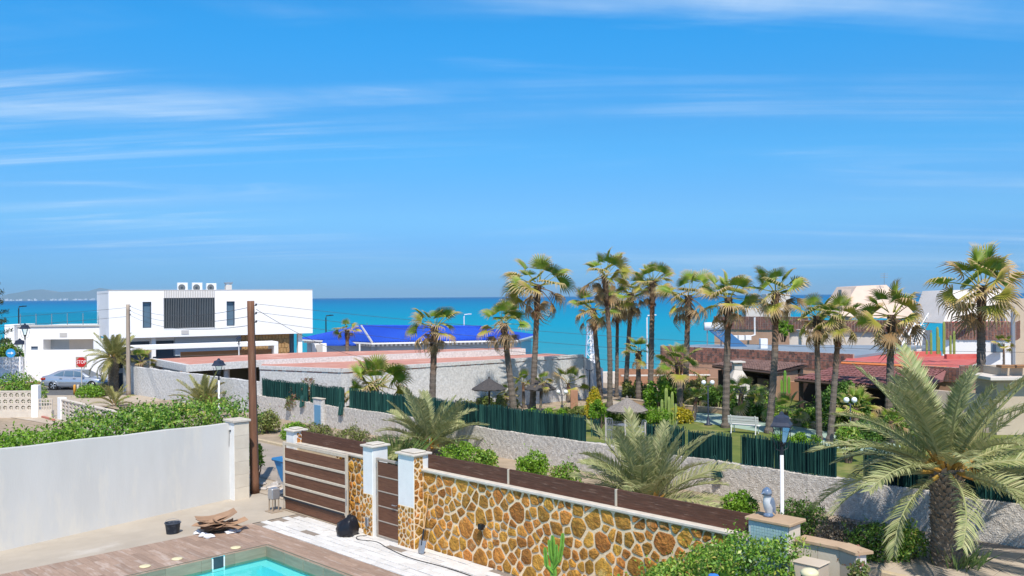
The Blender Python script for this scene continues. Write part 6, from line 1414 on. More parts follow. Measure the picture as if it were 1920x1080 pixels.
gs(1118, 812, .55, .4, 1.9, 1300, .10, 'leaf_bright', 'upright green bush in the gap of the brush fence', 94)
gs(1700, 822, 1.6, 1.0, 1.6, 1800, .14, 'leaf_hedge', 'green bush hidden behind the big feathery palm crown', 95, dry=.2)
gs(1455, 790, 1.0, .7, 1.1, 1500, .13, 'leaf_bright', 'bright low bush beside the low fan palm by the path', 97)
gs(1515, 800, 1.0, .6, 1.2, 1500, .13, 'leaf_hedge', 'green bush at the foot of the palm pair by the path', 98)
gs(1255, 752, 1.1, .7, 2.0, 1800, .15, 'leaf_hedge', 'tall green bush behind the low broad fan palm', 99)
gs(1075, 778, 1.1, .5, .6, 1200, .11, 'leaf_olive', 'low olive plants beside the golden conifer', 100)
gs(1592, 868, .75, .5, 1.9, 1500, .11, 'leaf_hedge', 'bush filling the fence gap next to the big feathery palm', 103)
p = D(573, 735, 47.0)
t = shrub('oleander', 'tall pinkish oleander behind the torn fence gap', 'shrub', (p.x, 47.0, GZ), 1.05, .7, 2.95, 1700, .15, 'leaf_pink', 96, None, k=10, aspect=.28)
def column_cactus(px, py, stems, label, material, z=None, Y=None):
    p = G(px, py, GZ) if Y is None else Vector((D(px, py, Y).x, Y, D(px, py, Y).z)); t = thing('column_cactus', label, 'cactus', p)
    for (x, y, h, r_) in stems:
        m = MB(); n = 8; pr = [(r_ * .9, 0), (r_, .15), (r_, h * .6), (r_ * .95, h - .15), (r_ * .6, h - .03), (.01, h)]; m.lathe(pr, 12, (x, y, 0)); m.v = [((vx - x) * (1.0 if i % 2 else .78) + x, (vy - y) * (1.0 if i % 2 else .78) + y, vz) for i, (vx, vy, vz) in enumerate(m.v)]; m.out('stem', mt[material], t)
column_cactus(1250, 795, [(-.25, 0, 1.35, .09), (0, .1, 1.95, .10), (.12, -.1, 1.5, .09), (.32, .05, 1.75, .09), (-.4, .1, .95, .08), (.5, 0, 1.1, .08)], 'cluster of tall pale columnar cactus beside the clipped hedge', 'cactus_pale')
column_cactus(1472, 738, [(0, 0, 1.5, .10), (.25, 0, 1.1, .09), (-.2, .1, .9, .09)], 'columnar cactus beside the shingled pergola', 'cactus', Y=58)

# ------------------------------------------------------------------ brick houses towards the sea
def brickface(t, p, q, z0, z1, name='brick_parapet', th=.16, bw=.24, bh=.42, maxn=400):
    """p-q: ends of the face; upright bricks in lattice bond as one facing."""
    d = Vector((q.x - p.x, q.y - p.y, 0)); L = d.length; d.normalize(); n = Vector((d.y, -d.x, 0)); m = MB(); c = [p, q, q - n * th, p - n * th]
    m.prism([(v.x, v.y) for v in c], z0, z1); base = m.out('parapet_wall', mt['brick_joint'], t)
    nx = max(1, int(L / bw)); nz = max(1, round((z1 - z0) / bh)); w, h = L / nx, (z1 - z0) / nz; A, B_ = MB(), MB()
    for i in range(nx):
        for k in range(-1, nz + 1):
            o = (.5 if i % 2 else 0.0); za, zb_ = max(z0, z0 + (k + o) * h + .02), min(z1, z0 + (k + 1 + o) * h - .02)
            if zb_ - za < .06: continue
            u0, u1 = (i * w + .022), ((i + 1) * w - .022); mm = A if (i * 7 + k * 3 + (i * k) % 5) % 3 else B_; pr = rng.uniform(.02, .05)
            v = [Vector((p.x, p.y, 0)) + d * u + n * s + Vector((0, 0, z)) for z in (za, zb_) for s in (-.01, pr) for u in (u0, u1)]
            mm.add(v, [(2, 3, 7, 6), (0, 2, 6, 4), (1, 5, 7, 3), (4, 6, 7, 5)])
    for mm, ma in ((A, 'brick_dark'), (B_, 'brick_dark_b')):
        if mm.v: o = mm.out('bricks', mt[ma], t); o['kind'] = 'stuff'
def wallq(t, name, material, p, q, z0, z1): m = MB(); d = (Vector((q.x - p.x, q.y - p.y, 0))).normalized(); n = Vector((-d.y, d.x, 0)) * .25; m.prism([(p.x, p.y), (q.x, q.y), (q.x + n.x, q.y + n.y), (p.x + n.x, p.y + n.y)], z0, z1); return m.out(name, material, t)
V3 = lambda x, y, z=0: Vector((x, y, z))
# terracotta garden wall behind the grove
t = thing('terracotta_wall', 'terracotta brick wall behind the palm grove', 'wall', (0, 0, 0)); p, q, s_ = D(1158, 700, 70), D(1330, 700, 68), D(1345, 700, 62); wallq(t, 'wall', mt['brick_terra'], p, q, -2, D(1200, 693, 69).z); B('coping', mt['pale_wall'], t, p.x, q.x, 67.6, 68.0, D(1200, 693, 69).z - .4, D(1200, 693, 69).z - .3)
wallq(t, 'step_wall', mt['terra_wall'], D(1325, 700, 66), D(1420, 700, 63), -2, D(1370, 712, 64).z)
wallq(t, 'step_wall', mt['terra_wall'], D(1420, 700, 62), D(1520, 700, 58), -2, D(1470, 714, 60).z)
# house with the grey roof and solar heater
t = thing('grey_roof_house', 'brick house with a grey flat roof carrying the solar heater', 'house', (0, 0, 0)); zp = 2.0
P0, P1 = G(1238, 648, zp), G(1600, 664, zp); P0.z = P1.z = 0; dv = (P1 - P0).normalized(); nv = Vector((-dv.y, dv.x, 0)); nv = nv if nv.y > 0 else -nv
brickface(t, P0, P1, zp - 1.25, zp, bh=.40); wallq(t, 'lower_wall', mt['terra_wall'], P0 + nv * .05, P1 + nv * .05, -3, zp - 1.251)
m = MB(); m.slab([P0 + nv * .17 + V3(0, 0, zp - .16), P1 + nv * .17 + V3(0, 0, zp - .16), P1 + nv * 13 + V3(0, 0, zp + .1), P0 + nv * 9 + V3(-2, 0, zp - .25)], .2); m.out('roof', mt['grey_roof'], t); B('roof_vent', mt['sign_white'], t, D(1433, 650, 76).x - .3, D(1433, 650, 76).x + .3, 76, 76.5, zp - .1, zp + .75)
wallq(t, 'side_wall', mt['terra_wall'], P0 + nv * 9 + V3(-2, 0, 0), P0, -3, zp - .3)
c = D(1330, 640, 82); t = thing('solar_heater', 'rooftop solar water heater with a white tank and blue panel', 'water heater', (c.x, 80.5, zp - .2), R(-12)); sc = 80.5 / F
m = MB(); z_ = D(1335, 612, 80.5).z - zp + .2; m.tube([(-.75, 0, z_), (-.72, 0, z_), (.95, .0, z_), (.98, 0, z_)], [.34, .37, .37, .34], 20); m.out('tank', mt['tank'], t, True); m = MB(); m.tube([(-.80, 0, z_), (-.751, 0, z_)], [.33, .34], 20); m.out('tank_end', mt['garage_grey'], t)
m = MB(); m.add([V3(-.35, -.1, z_ - .3), V3(1.2, -.1, z_ - .3), V3(2.95, -1.2, .12), V3(1.4, -1.2, .12), V3(-.35, -.1, z_ - .38), V3(1.2, -.1, z_ - .38), V3(2.95, -1.2, .04), V3(1.4, -1.2, .04)], [(0, 3, 2, 1), (4, 5, 6, 7), (0, 4, 7, 3), (1, 2, 6, 5), (3, 7, 6, 2), (0, 1, 5, 4)]); m.out('panel', mt['solar'], t)
for x in (-.5, .7): m = MB(); m.tube([(x, 0, 0), (x, 0, z_ - .33)], .06, 6); m.out('leg', mt['steel'], t)
# second tier: house with brick parapet terrace behind
t = thing('upper_terrace_house', 'house behind with a dark brick terrace parapet over terracotta wall', 'house', (0, 0, 0)); A, Bq = D(1338, 593, 102), D(1515, 597, 96); z1, z0 = A.z, D(1338, 617, 102).z; A.z = Bq.z = 0
brickface(t, A, Bq, z0, z1, bh=.45, bw=.27); wallq(t, 'terracotta_wall', mt['terra_wall'], A + V3(.1, .1, 0), Bq + V3(0, .1, 0), -4, z0 - .001)
for a, b, y0_, y1_, mm in ((1437, 1482, 551, 591, 'pale_wall'), (1398, 1437, 578, 592, 'pale_wall')): B('stair_block', mt[mm], t, D(a, 570, 104).x, D(b, 570, 104).x, 104, 106, z1 - .5, D(a, y0_, 104).z, .03)
for k in range(3): B('roof_unit', mt['sign_white'], t, D(1372 + k * 13, 630, 94).x, D(1383 + k * 13, 630, 94).x, 94, 94.5, D(1372, 638, 94).z, D(1372, 629, 94).z)
m = MB(); q0 = D(1415, 595, 98); m.tube([q0, V3(q0.x, q0.y, D(1415, 628, 98).z), D(1400, 632, 97), D(1372, 634, 97)], .10, 6); m.out('duct', mt['sign_white'], t)
B('white_box', mt['pale_wall'], t, D(1503, 640, 88).x, D(1526, 640, 88).x, 88, 89, 1.5, D(1512, 622, 88).z); B('box_roof', mt['peach_wall'], t, D(1500, 640, 88).x, D(1529, 640, 88).x, 87.8, 89.2, D(1512, 622, 88).z + .001, D(1512, 618, 88).z, .03)
shrub('climber', 'climbing green plant on the terracotta house wall', 'shrub', (D(1470, 640, 92).x, 92, 1.6), 1.1, .5, 2.9, 1400, .2, 'leaf_bright', 140, None, k=8)
# pergola with brown shingles
def gable(name, label, front, back, zf, zb_, material, th=.14, edge=None, posts=()):
    t = thing(name, label, 'pergola', (0, 0, 0)); pts = [front[0], front[1], back[1], back[0]]; m = MB(); m.slab([q - V3(0, 0, .10) for q in pts], th - .02); m.out('roof_deck', mt['dark_timber'], t)
    nu, nv_ = 26, 9; u0, u1 = front; data = MB()
    for j in range(nv_):
        a, b = front[0].lerp(back[0], j / nv_), front[1].lerp(back[1], j / nv_); a2, b2 = front[0].lerp(back[0], (j + 1.08) / nv_), front[1].lerp(back[1], (j + 1.08) / nv_)
        for i in range(nu):
            k0, k1 = (i + (.5 if j % 2 else 0)) / nu, (i + 1 + (.5 if j % 2 else 0)) / nu; k1 = min(k1, 1.0)
            if k0 >= 1: continue
            up = V3(0, 0, .012); lo = V3(0, 0, .045 + rng.uniform(0, .02)); g = .004
            v = [a.lerp(b, k0 + g) + lo, a.lerp(b, k1 - g) + lo, a2.lerp(b2, k1 - g) + up, a2.lerp(b2, k0 + g) + up, a.lerp(b, k0 + g), a.lerp(b, k1 - g)]
            mesh_obj('shingle', v, [(0, 1, 2, 3), (4, 5, 1, 0)], mt[material], t)
    if edge: m = MB(); m.tube([back[0] + V3(0, 0, .08), back[1] + V3(0, 0, .08)], .12, 6); m.out('ridge_edge', mt[edge], t)
    m = MB(); d = (front[1] - front[0]).normalized(); m.tube([front[0] - V3(0, 0, th), front[1] - V3(0, 0, th)], .09, 4); m.out('beam', mt['dark_timber'], t)
    for q in posts: m = MB(); m.box(q.x - .11, q.x + .11, q.y - .11, q.y + .11, -1, q.z - th); m.out('post', mt['dark_timber'], t)
    return t
f0, f1, b0_, b1_ = D(1336, 683, 60), D(1452, 697, 57), D(1383, 672, 64.5), D(1514, 682, 62)
t = gable('shingled_pergola', 'brown shingled pergola roof above the white barbecue chimney', (f0, f1), (b0_, b1_), 0, 0, 'shingle', posts=(D(1350, 690, 60.3), D(1446, 695, 57.8)))
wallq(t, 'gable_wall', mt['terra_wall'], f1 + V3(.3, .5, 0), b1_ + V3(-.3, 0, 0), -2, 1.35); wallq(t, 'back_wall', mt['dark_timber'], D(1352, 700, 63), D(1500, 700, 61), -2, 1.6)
p = G(1380, 745, GZ); p = V3(D(1382, 700, 56.5).x, 56.5, GZ); t = thing('barbecue', 'white rendered barbecue with a sloping hood and chimney cap', 'barbecue', p, R(10)); zt = D(1382, 677, 56.5).z - GZ
m = MB(); w = .55
for (r0, z0_, r1, z1_) in ((.62, 0, .62, zt - 1.25), (.62, zt - 1.25, .26, zt - .55), (.26, zt - .55, .26, zt - .18)): m.add([V3(sx * rr, sy * rr * .8, zz) for rr, zz in ((r0, z0_), (r1, z1_)) for sx, sy in ((-1, -1), (1, -1), (1, 1), (-1, 1))], [(0, 1, 5, 4), (1, 2, 6, 5), (2, 3, 7, 6), (3, 0, 4, 7)])
m.out('hood', mt['pale_wall'], t); B('cap', mt['pale_wall'], t, -.42, .42, -.36, .36, zt - .1, zt, .01); m = MB(); [m.box(x - .05, x + .05, y - .05, y + .05, zt - .18, zt - .1) for x in (-.2, .2) for y in (-.15, .15)]; m.out('cap_posts', mt['pale_wall'], t); m = MB(); m.box(-.4, .4, -.52, -.45, .8, 1.25); m.out('fire_opening', mt['black_iron'], t)
# reddish gazebo roof
f0, f1, b0_, b1_ = D(1490, 709, 54), D(1712, 729, 50), D(1578, 683, 62.5), D(1775, 692, 58)
t = gable('shingled_gazebo', 'large reddish shingled gazebo roof with an orange ridge edge', (f0, f1), (b0_, b1_), 0, 0, 'shingle_red', edge='orange_edge', posts=(D(1502, 712, 54.3), D(1700, 728, 50.6), D(1600, 716, 52.4)))
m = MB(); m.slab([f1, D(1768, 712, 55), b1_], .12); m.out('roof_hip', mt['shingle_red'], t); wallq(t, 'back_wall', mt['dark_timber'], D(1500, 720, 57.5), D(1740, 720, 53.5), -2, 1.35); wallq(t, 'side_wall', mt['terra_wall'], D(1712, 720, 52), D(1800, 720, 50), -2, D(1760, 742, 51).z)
# red-roofed brick house
t = thing('red_roof_house', 'brick house with a red painted flat roof behind the gazebo', 'house', (0, 0, 0)); zr = 1.75
A, Bq = G(1580, 676, zr), G(1800, 690, zr); A.z = Bq.z = 0; Cq = D(1925, 668, Bq.y + 9); Cq.z = 0
brickface(t, A, Bq, zr - .95, zr, bh=.42, bw=.25); m = MB(); zs = V3(0, 0, zr - .08); m.slab([A + V3(.1, .2, zr - .08), Bq + V3(.1, .2, zr - .08), D(1845, 670, 66), D(1600, 660, 74)], .15); m.out('roof', mt['red_paint'], t)
brickface(t, Bq, D(1930, 664, 56) - V3(0, 0, D(1930, 664, 56).z), zr - 1.4, zr + .15, bh=.42, bw=.25)
B('roof_step', mt['red_paint'], t, D(1690, 660, 68).x, D(1765, 660, 68).x, 68, 68.4, zr - .1, zr + .32); B('roof_step', mt['red_paint'], t, D(1775, 660, 65).x, D(1835, 660, 65).x, 65, 65.4, zr - .1, zr + .3); wallq(t, 'lower_wall', mt['terra_wall'], A + V3(0, .1, 0), Bq + V3(0, .1, 0), -2, zr - .951)
# white outside stair
c0, c1 = D(1683, 660, 78), D(1712, 606, 80); t = thing('outside_stair', 'white open metal staircase on the rooftop', 'stairs', (c0.x, 78, c0.z)); dx, dz = c1.x - c0.x, c1.z - c0.z; w = 1.2
for s in (0, w):
    m = MB(); m.tube([(s, 0, 0), (s + dx, 1.6, dz)], .07, 5); m.out('stringer', mt['villa_white'], t); m = MB(); m.tube([(s, 0, .9), (s + dx, 1.6, dz + .9)], .04, 5); [m.tube([(s + dx * k, 1.6 * k, dz * k), (s + dx * k, 1.6 * k, dz * k + .9)], .03, 4) for k in (.05, .5, .95)]; m.out('handrail', mt['villa_white'], t)
for k in range(11): q = (k + .5) / 11; B('step', mt['villa_white'], t, dx * q - .02, dx * q + w + .02, 1.6 * q - .12, 1.6 * q + .12, dz * q - .02, dz * q + .03, .005)
B('landing_wall', mt['villa_white'], t, w + dx * .5, w + dx * .5 + 1.4, 1.5, 1.8, -1, dz * .75, .02)
column_cactus(1758, 664, [(0, 0, 1.9, .09), (.45, 0, 2.25, .09), (-.4, .1, 1.5, .08), (.9, 0, 1.3, .08), (-.75, 0, 1.0, .07), (1.15, 0, 1.6, .09), (.2, .2, 1.2, .07)], 'rooftop cluster of tall columnar cactus beside the white stair', 'cactus_pale', Y=62)
# houses with slanted attic walls
def attic(name, label, Y, pts, depth, material, win=None):
    t = thing(name, label, 'house', (0, 0, 0)); poly = [D(px, py, Y + dy) for px, py, dy in pts]; n = len(poly); m = MB(); v = poly + [q + V3(0, depth, 0) for q in poly]
    m.add(v, [tuple(range(n))] + [(i, n + i, n + (i + 1) % n, (i + 1) % n) for i in range(n)]); m.out('attic', mt[material], t); return t
t = attic('peach_attic_house', 'peach house with a sloping attic wall and roof aerial', 96, [(1572, 592, 0), (1606, 537, 3), (1662, 534, 3), (1705, 575, 1), (1720, 600, 0)], 6, 'peach_wall'); B('chimney', mt['peach_wall'], t, D(1578, 550, 97).x, D(1596, 550, 97).x, 97, 98, 3, D(1585, 543, 97).z)
brickface(t, D(1480, 590, 92) * 1 - V3(0, 0, D(1480, 590, 92).z), D(1725, 600, 88) - V3(0, 0, D(1725, 600, 88).z), D(1600, 622, 90).z, D(1600, 600, 90).z, bh=.45, bw=.28); wallq(t, 'lower_wall', mt['pale_wall'], D(1480, 600, 92.3), D(1725, 600, 88.3), -3, D(1600, 622, 90).z - .001)
m = MB(); q = D(1658, 534, 98); m.tube([q, q + V3(0, 0, 1.3)], .03, 4); [m.tube([q + V3(-.4, 0, 1.2 - .2 * k), q + V3(.4, 0, 1.2 - .2 * k)], .018, 4) for k in range(3)]; m.out('aerial', mt['steel'], t)
t = attic('white_attic_house', 'pale house with a steep slanted attic wall above a dark brick parapet', 76, [(1768, 606, 0), (1788, 545, 3.2), (1878, 542, 3.2), (1892, 552, 3), (1882, 606, 0)], 6, 'pale_wall')
m = MB(); q = [D(1748, 582, 80), D(1772, 562, 80), D(1776, 562, 80), D(1776, 606, 80), D(1748, 606, 80)]; m.add(q + [v + V3(0, 2, 0) for v in q], [tuple(range(5))] + [(i, 5 + i, 5 + (i + 1) % 5, (i + 1) % 5) for i in range(5)]); m.out('gable_stub', mt['pale_wall'], t)
z1, z0 = D(1840, 603, 73.5).z, D(1840, 637, 73.5).z; A, Bq, Cq = D(1768, 604, 74.5), D(1905, 606, 72), D(1912, 606, 76); A.z = Bq.z = Cq.z = 0
brickface(t, A, Bq, z0, z1, bh=.42, bw=.22); brickface(t, Bq, Cq, z0, z1, bh=.42, bw=.22); wallq(t, 'lower_wall', mt['villa_white'], A + V3(0, .1, 0), Bq + V3(0, .1, 0), -2, z0 - .001); B('parapet_cap', mt['red_paint'], t, A.x, Bq.x, 73, 73.3, z1 - .05, z1 + .03)
B('window', mt['glass_blue'], t, D(1855, 650, 72.5).x, D(1878, 650, 72.5).x, 72.2, 72.3, D(1860, 661, 72.3).z, D(1860, 643, 72.3).z); B('door', mt['pale_wall'], t, D(1882, 580, 75.5).x, D(1897, 580, 75.5).x, 75.3, 75.5, z1 - .1, D(1890, 566, 75.5).z); B('side_tower', mt['beige_wall'], t, D(1897, 560, 77).x, D(1990, 560, 77).x, 77, 79, -1, D(1900, 560, 77).z)
m = MB(); q = D(1899, 575, 70); m.tube([V3(q.x, 70, .5), V3(q.x, 70, q.z)], .16, 8); m.out('flue', mt['steel'], t)
fan_palm(V3(D(1882, 660, 68).x, 68, .6), D(1882, 645, 68), .85, 'potted palm on the terrace under the brick parapet', 140, trunk_r=.1, ng=9, nm=6, nd=0, boots=False, group=None)
t = thing('beige_house', 'beige house corner with timber beams beyond the big feathery palm', 'house', (0, 0, 0)); x0_, x1_ = D(1868, 700, 44).x, D(2010, 700, 44).x
B('wall', mt['beige_wall'], t, x0_, x1_, 44, 46, -1, D(1900, 712, 44).z); B('slab', mt['pale_wall'], t, x0_ - .6, x1_, 43.4, 46, D(1900, 711, 44).z, D(1900, 705, 44).z); B('upper_wall', mt['beige_wall'], t, x0_ + .4, x1_, 44.3, 46, D(1900, 705, 44).z + .001, D(1900, 690, 44).z)
for k in range(4): B('timber_beam', mt['cladding_wood'], t, x0_ + .1 + k * .75, x0_ + .75 + k * .75, 43.7, 44.2, D(1900, 689, 44).z, D(1900, 684, 44).z)
wallq(t, 'garden_wall', mt['peach_wall'], D(1750, 740, 47), D(1880, 720, 44), -1, D(1800, 735, 46).z)
# white lattice tower on the shore
p = D(1107, 690, 80); t = thing('lattice_tower', 'slender white and blue lattice tower on the shore', 'tower', (p.x, 80, -3)); H = D(1107, 606, 80).z + 3
for sx in (-1, 1):
    for sy in (-1, 1): m = MB(); m.tube([(sx * .62, sy * .5, 0), (sx * .22, sy * .2, H)], .06, 5); m.out('leg', mt['villa_white'] if sy > 0 else mt['tower_blue'], t)
for k in range(8): q = k / 8; w = .62 - .40 * q; w2 = .62 - .40 * (q + .125); z = H * q; m = MB(); m.tube([(-w, -.5 * w / .62, z), (w2, -.5 * w2 / .62, z + H / 8)], .035, 4); m.tube([(w, -.5 * w / .62, z), (-w2, -.5 * w2 / .62, z + H / 8)], .035, 4); m.tube([(-w, -.5 * w / .62, z), (w, -.5 * w / .62, z)], .035, 4); m.out('brace', mt['tower_blue'] if k % 2 else mt['villa_white'], t)
m = MB(); m.box(.0, .5, .25, .45, 0, H * .96); m.out('ladder_panel', mt['villa_white'], t)
t = thing('sea_wall', 'pale low promenade wall at the edge of the sea', 'wall', (0, 0, 0)); a = D(1120, 700, 88); B('parapet', mt['pale_wall'], t, a.x, a.x + 9, 88, 88.5, -3.6, D(1150, 697, 88).z + .0, .05)

# ------------------------------------------------------------------ skip, mosaic block, planter and foreground bits
def skip():
    p = G(520, 905, 0); t = thing('rubble_skip', 'blue metal rubble skip half hidden behind the sliding gate', 'skip', AB(15.75, 24.75, 0.02), Q)
    w, zt = .78, 1.32; top = [(-w, -1.7), (w, -1.7), (w, 1.25), (-w, 1.25)]; bot = [(-w * .82, -1.0), (w * .82, -1.0), (w * .82, .55), (-w * .82, .55)]; m = MB()
    v = [V3(x, y, 0.03) for x, y in bot] + [V3(x, y, zt) for x, y in top] + [V3(x * .94, y * .95, zt) for x, y in top] + [V3(x * .8, y * .9, .5) for x, y in bot]
    m.add(v, [(3, 2, 1, 0)] + [(i, (i + 1) % 4, 4 + (i + 1) % 4, 4 + i) for i in range(4)] + [(4 + i, 4 + (i + 1) % 4, 8 + (i + 1) % 4, 8 + i) for i in range(4)] + [(8 + i, 8 + (i + 1) % 4, 12 + (i + 1) % 4, 12 + i) for i in range(4)] + [(12, 13, 14, 15)]); m.out('hopper', mt['skip_blue'], t)
    m = MB(); pts = [V3(x, y, zt - .05) for x, y in top]; [m.tube([pts[i], pts[(i + 1) % 4]], .055, 6) for i in range(4)]; m.out('rim', mt['skip_blue'], t)
    for s in (-1, 1):
        for y in (-.6, .0, .6): m = MB(); m.add([V3(s * w * .86, y - .04, .2), V3(s * w * .86, y + .04, .2), V3(s * (w + .03), y + .04, zt - .1), V3(s * (w + .03), y - .04, zt - .1), V3(s * (w * .86 + .06), y - .04, .2), V3(s * (w * .86 + .06), y + .04, .2), V3(s * (w + .08), y + .04, zt - .1), V3(s * (w + .08), y - .04, zt - .1)], [(4, 5, 6, 7), (0, 4, 7, 3), (1, 2, 6, 5)]); m.out('rib', mt['skip_blue'], t)
    r = random.Random(8); m = MB()
    for i in range(220): s = r.uniform(.04, .13); M = Matrix.Translation((r.uniform(-.62, .62), r.uniform(-1.5, 1.1), zt - .10 + r.uniform(-.05, .16))) @ Matrix.Rotation(r.uniform(0, 6), 4, 'Z') @ Matrix.Rotation(r.uniform(0, 6), 4, 'X'); m.box(-s, s, -s * .7, s * .7, -s * .4, s * .4, M)
    m.box(-.7, .7, -1.5, 1.1, .5, zt - .14); o = m.out('rubble', mt['rubble'], t); o['kind'] = 'stuff'
skip()
r = random.Random(12)
for i in range(26):
    q = AB(15.3 + r.uniform(0, .9), 26.0 + r.uniform(-.5, 2.6), .02); s = r.uniform(.06, .14); m = MB(); m.cbox(-s, s, -s * .8, s * .8, 0, s * .7, s * .3); m.v = [(x + r.uniform(-.015, .015), y + r.uniform(-.015, .015), z) for x, y, z in m.v]; o = m.out('loose_stone', mt['rubble']); o.location = q; o.rotation_euler = (0, 0, r.uniform(0, 6)); tag(o, 'loose pale stone on the pavement by the utility pole', 'stone', 'loose stones on the pavement')
def mosaic(t, x, y0, y1, z0, z1, s=.055):
    ny, nz = int((y1 - y0) / s), int((z1 - z0) / s); src = None; m = MB(); m.cbox(-.008, .0, .003, s - .003, .003, s - .003, .002)
    big = MB()
    for i in range(ny):
        for k in range(nz): big.box(x - .008, x + .002, y0 + i * s + .004, y0 + (i + 1) * s - .004, z0 + k * s + .004, z0 + (k + 1) * s - .004)
    o = big.out('mosaic_tiles', mt['mosaic'], t); o['kind'] = 'stuff'
t = thing('mosaic_plinth', 'pale blue mosaic block with a stone top under the ceramic bird', 'plinth', AB(14.55, 7.72), Q); B('core', mt['mosaic_joint'], t, 0, .45, 0, .78, -.05, 2.40); B('top', mt['low_wall'], t, -.05, .55, -.07, .83, 2.402, 2.46); B('side_facing', mt['cream_tile'], t, .02, .43, -.02, -.002, 1.0, 2.38); mosaic(t, 0, .01, .77, 1.5, 2.38)
t = thing('mosaic_step', 'short blue mosaic strip at the end of the stone wall', 'wall', AB(14.62, 8.52), Q); B('core', mt['mosaic_joint'], t, 0, .09, -.0, .37, -.05, 1.98); B('cap', mt['cap_stone'], t, -.03, .094, -.002, .372, 1.982, 2.03); mosaic(t, 0, .01, .36, 1.2, 1.96)
def bird():
    t = thing('ceramic_bird', 'blue and white ceramic bird ornament on the mosaic block', 'ornament', AB(14.78, 8.22, 2.46), Q + R(170)); s = .92
    m = MB(); m.lathe([(.0, 0), (.085, 0), (.095, .03), (.07, .06), (.05, .07)], 16); m.out('foot', mt['glaze_blue'], t, True)
    prof = [(-.01, .03, .055), (-.012, .08, .075), (-.005, .16, .098), (.0, .24, .104), (.005, .31, .092), (.012, .36, .07), (.018, .40, .075), (.022, .44, .082), (.018, .49, .066), (.01, .525, .03)]; m = MB(); n = 16; v = []
    for x, z, r_ in prof: v += [(x * 2 + r_ * math.cos(2 * math.pi * j / n) * 1.08, r_ * .85 * math.sin(2 * math.pi * j / n), z) for j in range(n)]
    m.add(v, [(i * n + j, i * n + (j + 1) % n, (i + 1) * n + (j + 1) % n, (i + 1) * n + j) for i in range(len(prof) - 1) for j in range(n)] + [tuple((len(prof) - 1) * n + j for j in range(n))]); m.out('body', mt['glaze_white'], t, True)
    for sy in (-1, 1):
        m = MB(); v = []
        for i in range(8): k = i / 7; w = .075 * math.sin(math.pi * (k * .85 + .12)); z = .36 - .32 * k; x = -.01 - .10 * k * k; v += [(x - w, sy * (.085 - .02 * k), z), (x, sy * (.112 - .03 * k), z), (x + w, sy * (.085 - .02 * k), z)]
        m.add(v, [(i * 3 + j, i * 3 + j + 1, i * 3 + j + 4, i * 3 + j + 3) for i in range(7) for j in range(2)]); m.out('wing', mt['glaze_blue'], t, True)
    m = MB(); m.lathe([(.0, .0), (.085, .0), (.092, .05), (.07, .10), (.02, .14)], 14, (.04, 0, .40)); m.out('cap', mt['glaze_blue'], t, True); m = MB(); m.cyl((.12, 0, .45), (.20, 0, .435), .025, .004, 8); m.out('beak', mt['glaze_blue'], t)
bird()
t = thing('planter_wall', 'beige tiled wall with stone coping curving behind the clipped hedge', 'wall', (0, 0, 0)); pl = [AB(14.75, 7.66), AB(14.75, 6.86), AB(14.60, 6.50)]; zt = 2.18
for i in range(2):
    p, q = pl[i], pl[i + 1]; d = (q - p).normalized(); n = Vector((-d.y, d.x, 0)); n = n if n.dot(AB(1, 0)) > 0 else -n; L = (q - p).length; m = MB(); m.prism([(v.x, v.y) for v in (p, q, q + n * .2, p + n * .2)], 0, zt - .05); m.out('core', mt['pale_wall'], t)
    m = MB(); ex = d * .06; zz = V3(0, 0, zt + .004 * i); m.slab([p - n * .06 + zz - ex * i, q - n * .06 + zz + ex * .5, q + n * .30 + zz + ex, p + n * .30 + zz - ex * 2 * i], .046); m.out('coping', mt['low_wall'], t)
    k = max(1, int(L / .35))
    for j in range(k):
        for z in (1.0, 1.56): a, b = p.lerp(q, j / k) + d * .004, p.lerp(q, (j + 1) / k) - d * .004; m = MB(); m.prism([(v.x, v.y) for v in (a - n * .014, b - n * .014, b, a)], z, z + .55); m.out('tile', mt['cream_tile'], t)
p = D(1520, 1045, 14.75); t = thing('garden_seat_block', 'square beige tiled block beside the curving planter wall', 'block', (p.x, 14.72, 0), Q); B('core', mt['beige_wall'], t, -.18, .18, -.22, .22, 0, p.z - .08); B('top', mt['beige_wall'], t, -.2, .2, -.24, .24, p.z - .079, p.z - .05)
p = D(1518, 1072, 13.6); t = thing('bollard_lamp', 'bollard lamp with a domed cream top beside the clipped hedge', 'lamp', (p.x, 13.6, 0)); z = p.z
m = MB(); m.cyl((0, 0, 0), (0, 0, z - .14), .05); m.out('post', mt['black_iron'], t); m = MB(); m.lathe([(.05, -.14), (.125, -.13), (.13, -.06), (.12, -.05)], 20, (0, 0, z)); m.out('collar', mt['black_iron'], t, True); m = MB(); m.lathe([(.125, -.05), (.138, -.03), (.13, .01), (.09, .04), (.03, .05), (.0, .052)], 22, (0, 0, z)); m.out('dome', mt['yellow_cream'], t, True)
p = D(1325, 1062, 14.6); t = thing('closed_parasol', 'rolled blue garden parasol standing in the clipped hedge', 'parasol', (p.x, 14.1, 0)); z = p.z + .02
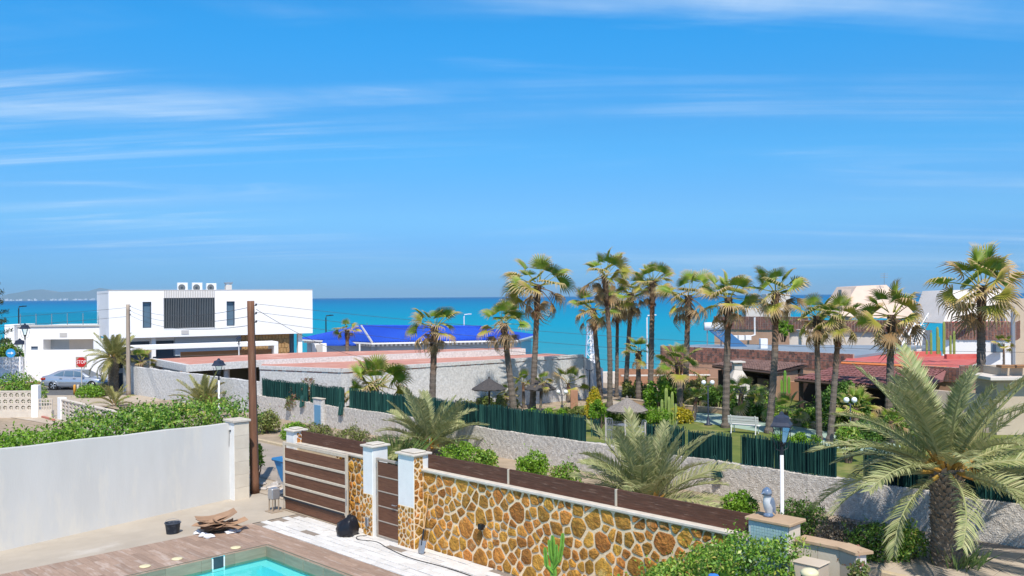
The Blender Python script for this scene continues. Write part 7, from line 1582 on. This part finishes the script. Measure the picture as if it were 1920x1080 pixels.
m = MB(); n = 16; m.lathe([(.02, 0), (.07, .05), (.085, .5), (.085, .95), (.08, 1.0), (.02, 1.01)], n, (0, 0, z - 1.0)); m.v = [(x * (1 if i % 2 else .82), y * (1 if i % 2 else .82), zz) for i, (x, y, zz) in enumerate(m.v)]; m.out('canopy', mt['parasol_blue'], t); m = MB(); m.cyl((0, 0, 0), (0, 0, z - .95), .025); m.out('pole', mt['wood_light'], t); m = MB(); m.lathe([(.0, 0), (.2, 0), (.2, .06), (.05, .1), (.0, .1)], 14); m.out('base', mt['concrete_post'], t)

# araucaria at the edge of the picture
def araucaria():
    Y = 66.0; p = D(-52, 600, Y); t = thing('araucaria', 'dark tiered araucaria with flat branches reaching over the sea view', 'tree', (p.x, Y, 0)); H = 8.4; m = MB(); m.tube([(0, 0, 0), (0, 0, H)], [.25, .05], 8); m.out('trunk', mt['branch'], t); rs = np.random.RandomState(4)
    for i in range(7):
        z = 3.4 + i * .72; Lb = 2.75 * (1 - .055 * i)
        for k in range(6):
            a = k * R(60) + i * .5 + (.0); d = np.array([math.cos(a), math.sin(a), 0]); n = 190; s = rs.uniform(.15, 1, n); side = rs.normal(size=n) * .16 * (1.1 - s * .4); zz = z - .25 * np.sin(s * 3.0) * .6 + .15 * s * s + rs.normal(size=n) * .05
            P = np.c_[d[0] * s * Lb - d[1] * side * Lb * .6, d[1] * s * Lb + d[0] * side * Lb * .6, zz]; N = np.tile(np.array([0, 0, 1.0]), (n, 1)) * .4 + d * .6
            o = quads_obj('branch', leaf_quads(P, N / np.linalg.norm(N, axis=1)[:, None], .24, rs, .22, .3), mt['needle'], t, rs.uniform(size=n))
araucaria()

# ------------------------------------------------------------------ sea air
m = MB(); m.box(-60000, 60000, -400, 60000, -6.5, 460); hz = m.out('haze', None); hz['kind'] = 'stuff'; hz['label'] = 'thin blue sea haze in front of the far hills'
hm = bpy.data.materials.new('sea_haze'); hm.use_nodes = True; hn = hm.node_tree; hn.nodes.remove(hn.nodes['Principled BSDF'])
pv = hn.nodes.new('ShaderNodeVolumePrincipled'); pv.inputs['Density'].default_value = 3.6e-5; pv.inputs['Color'].default_value = (0.50, 0.80, 1.0, 1); pv.inputs['Anisotropy'].default_value = 0.0
hn.links.new(pv.outputs[0], hn.nodes['Material Output'].inputs['Volume']); hz.data.materials.append(hm)
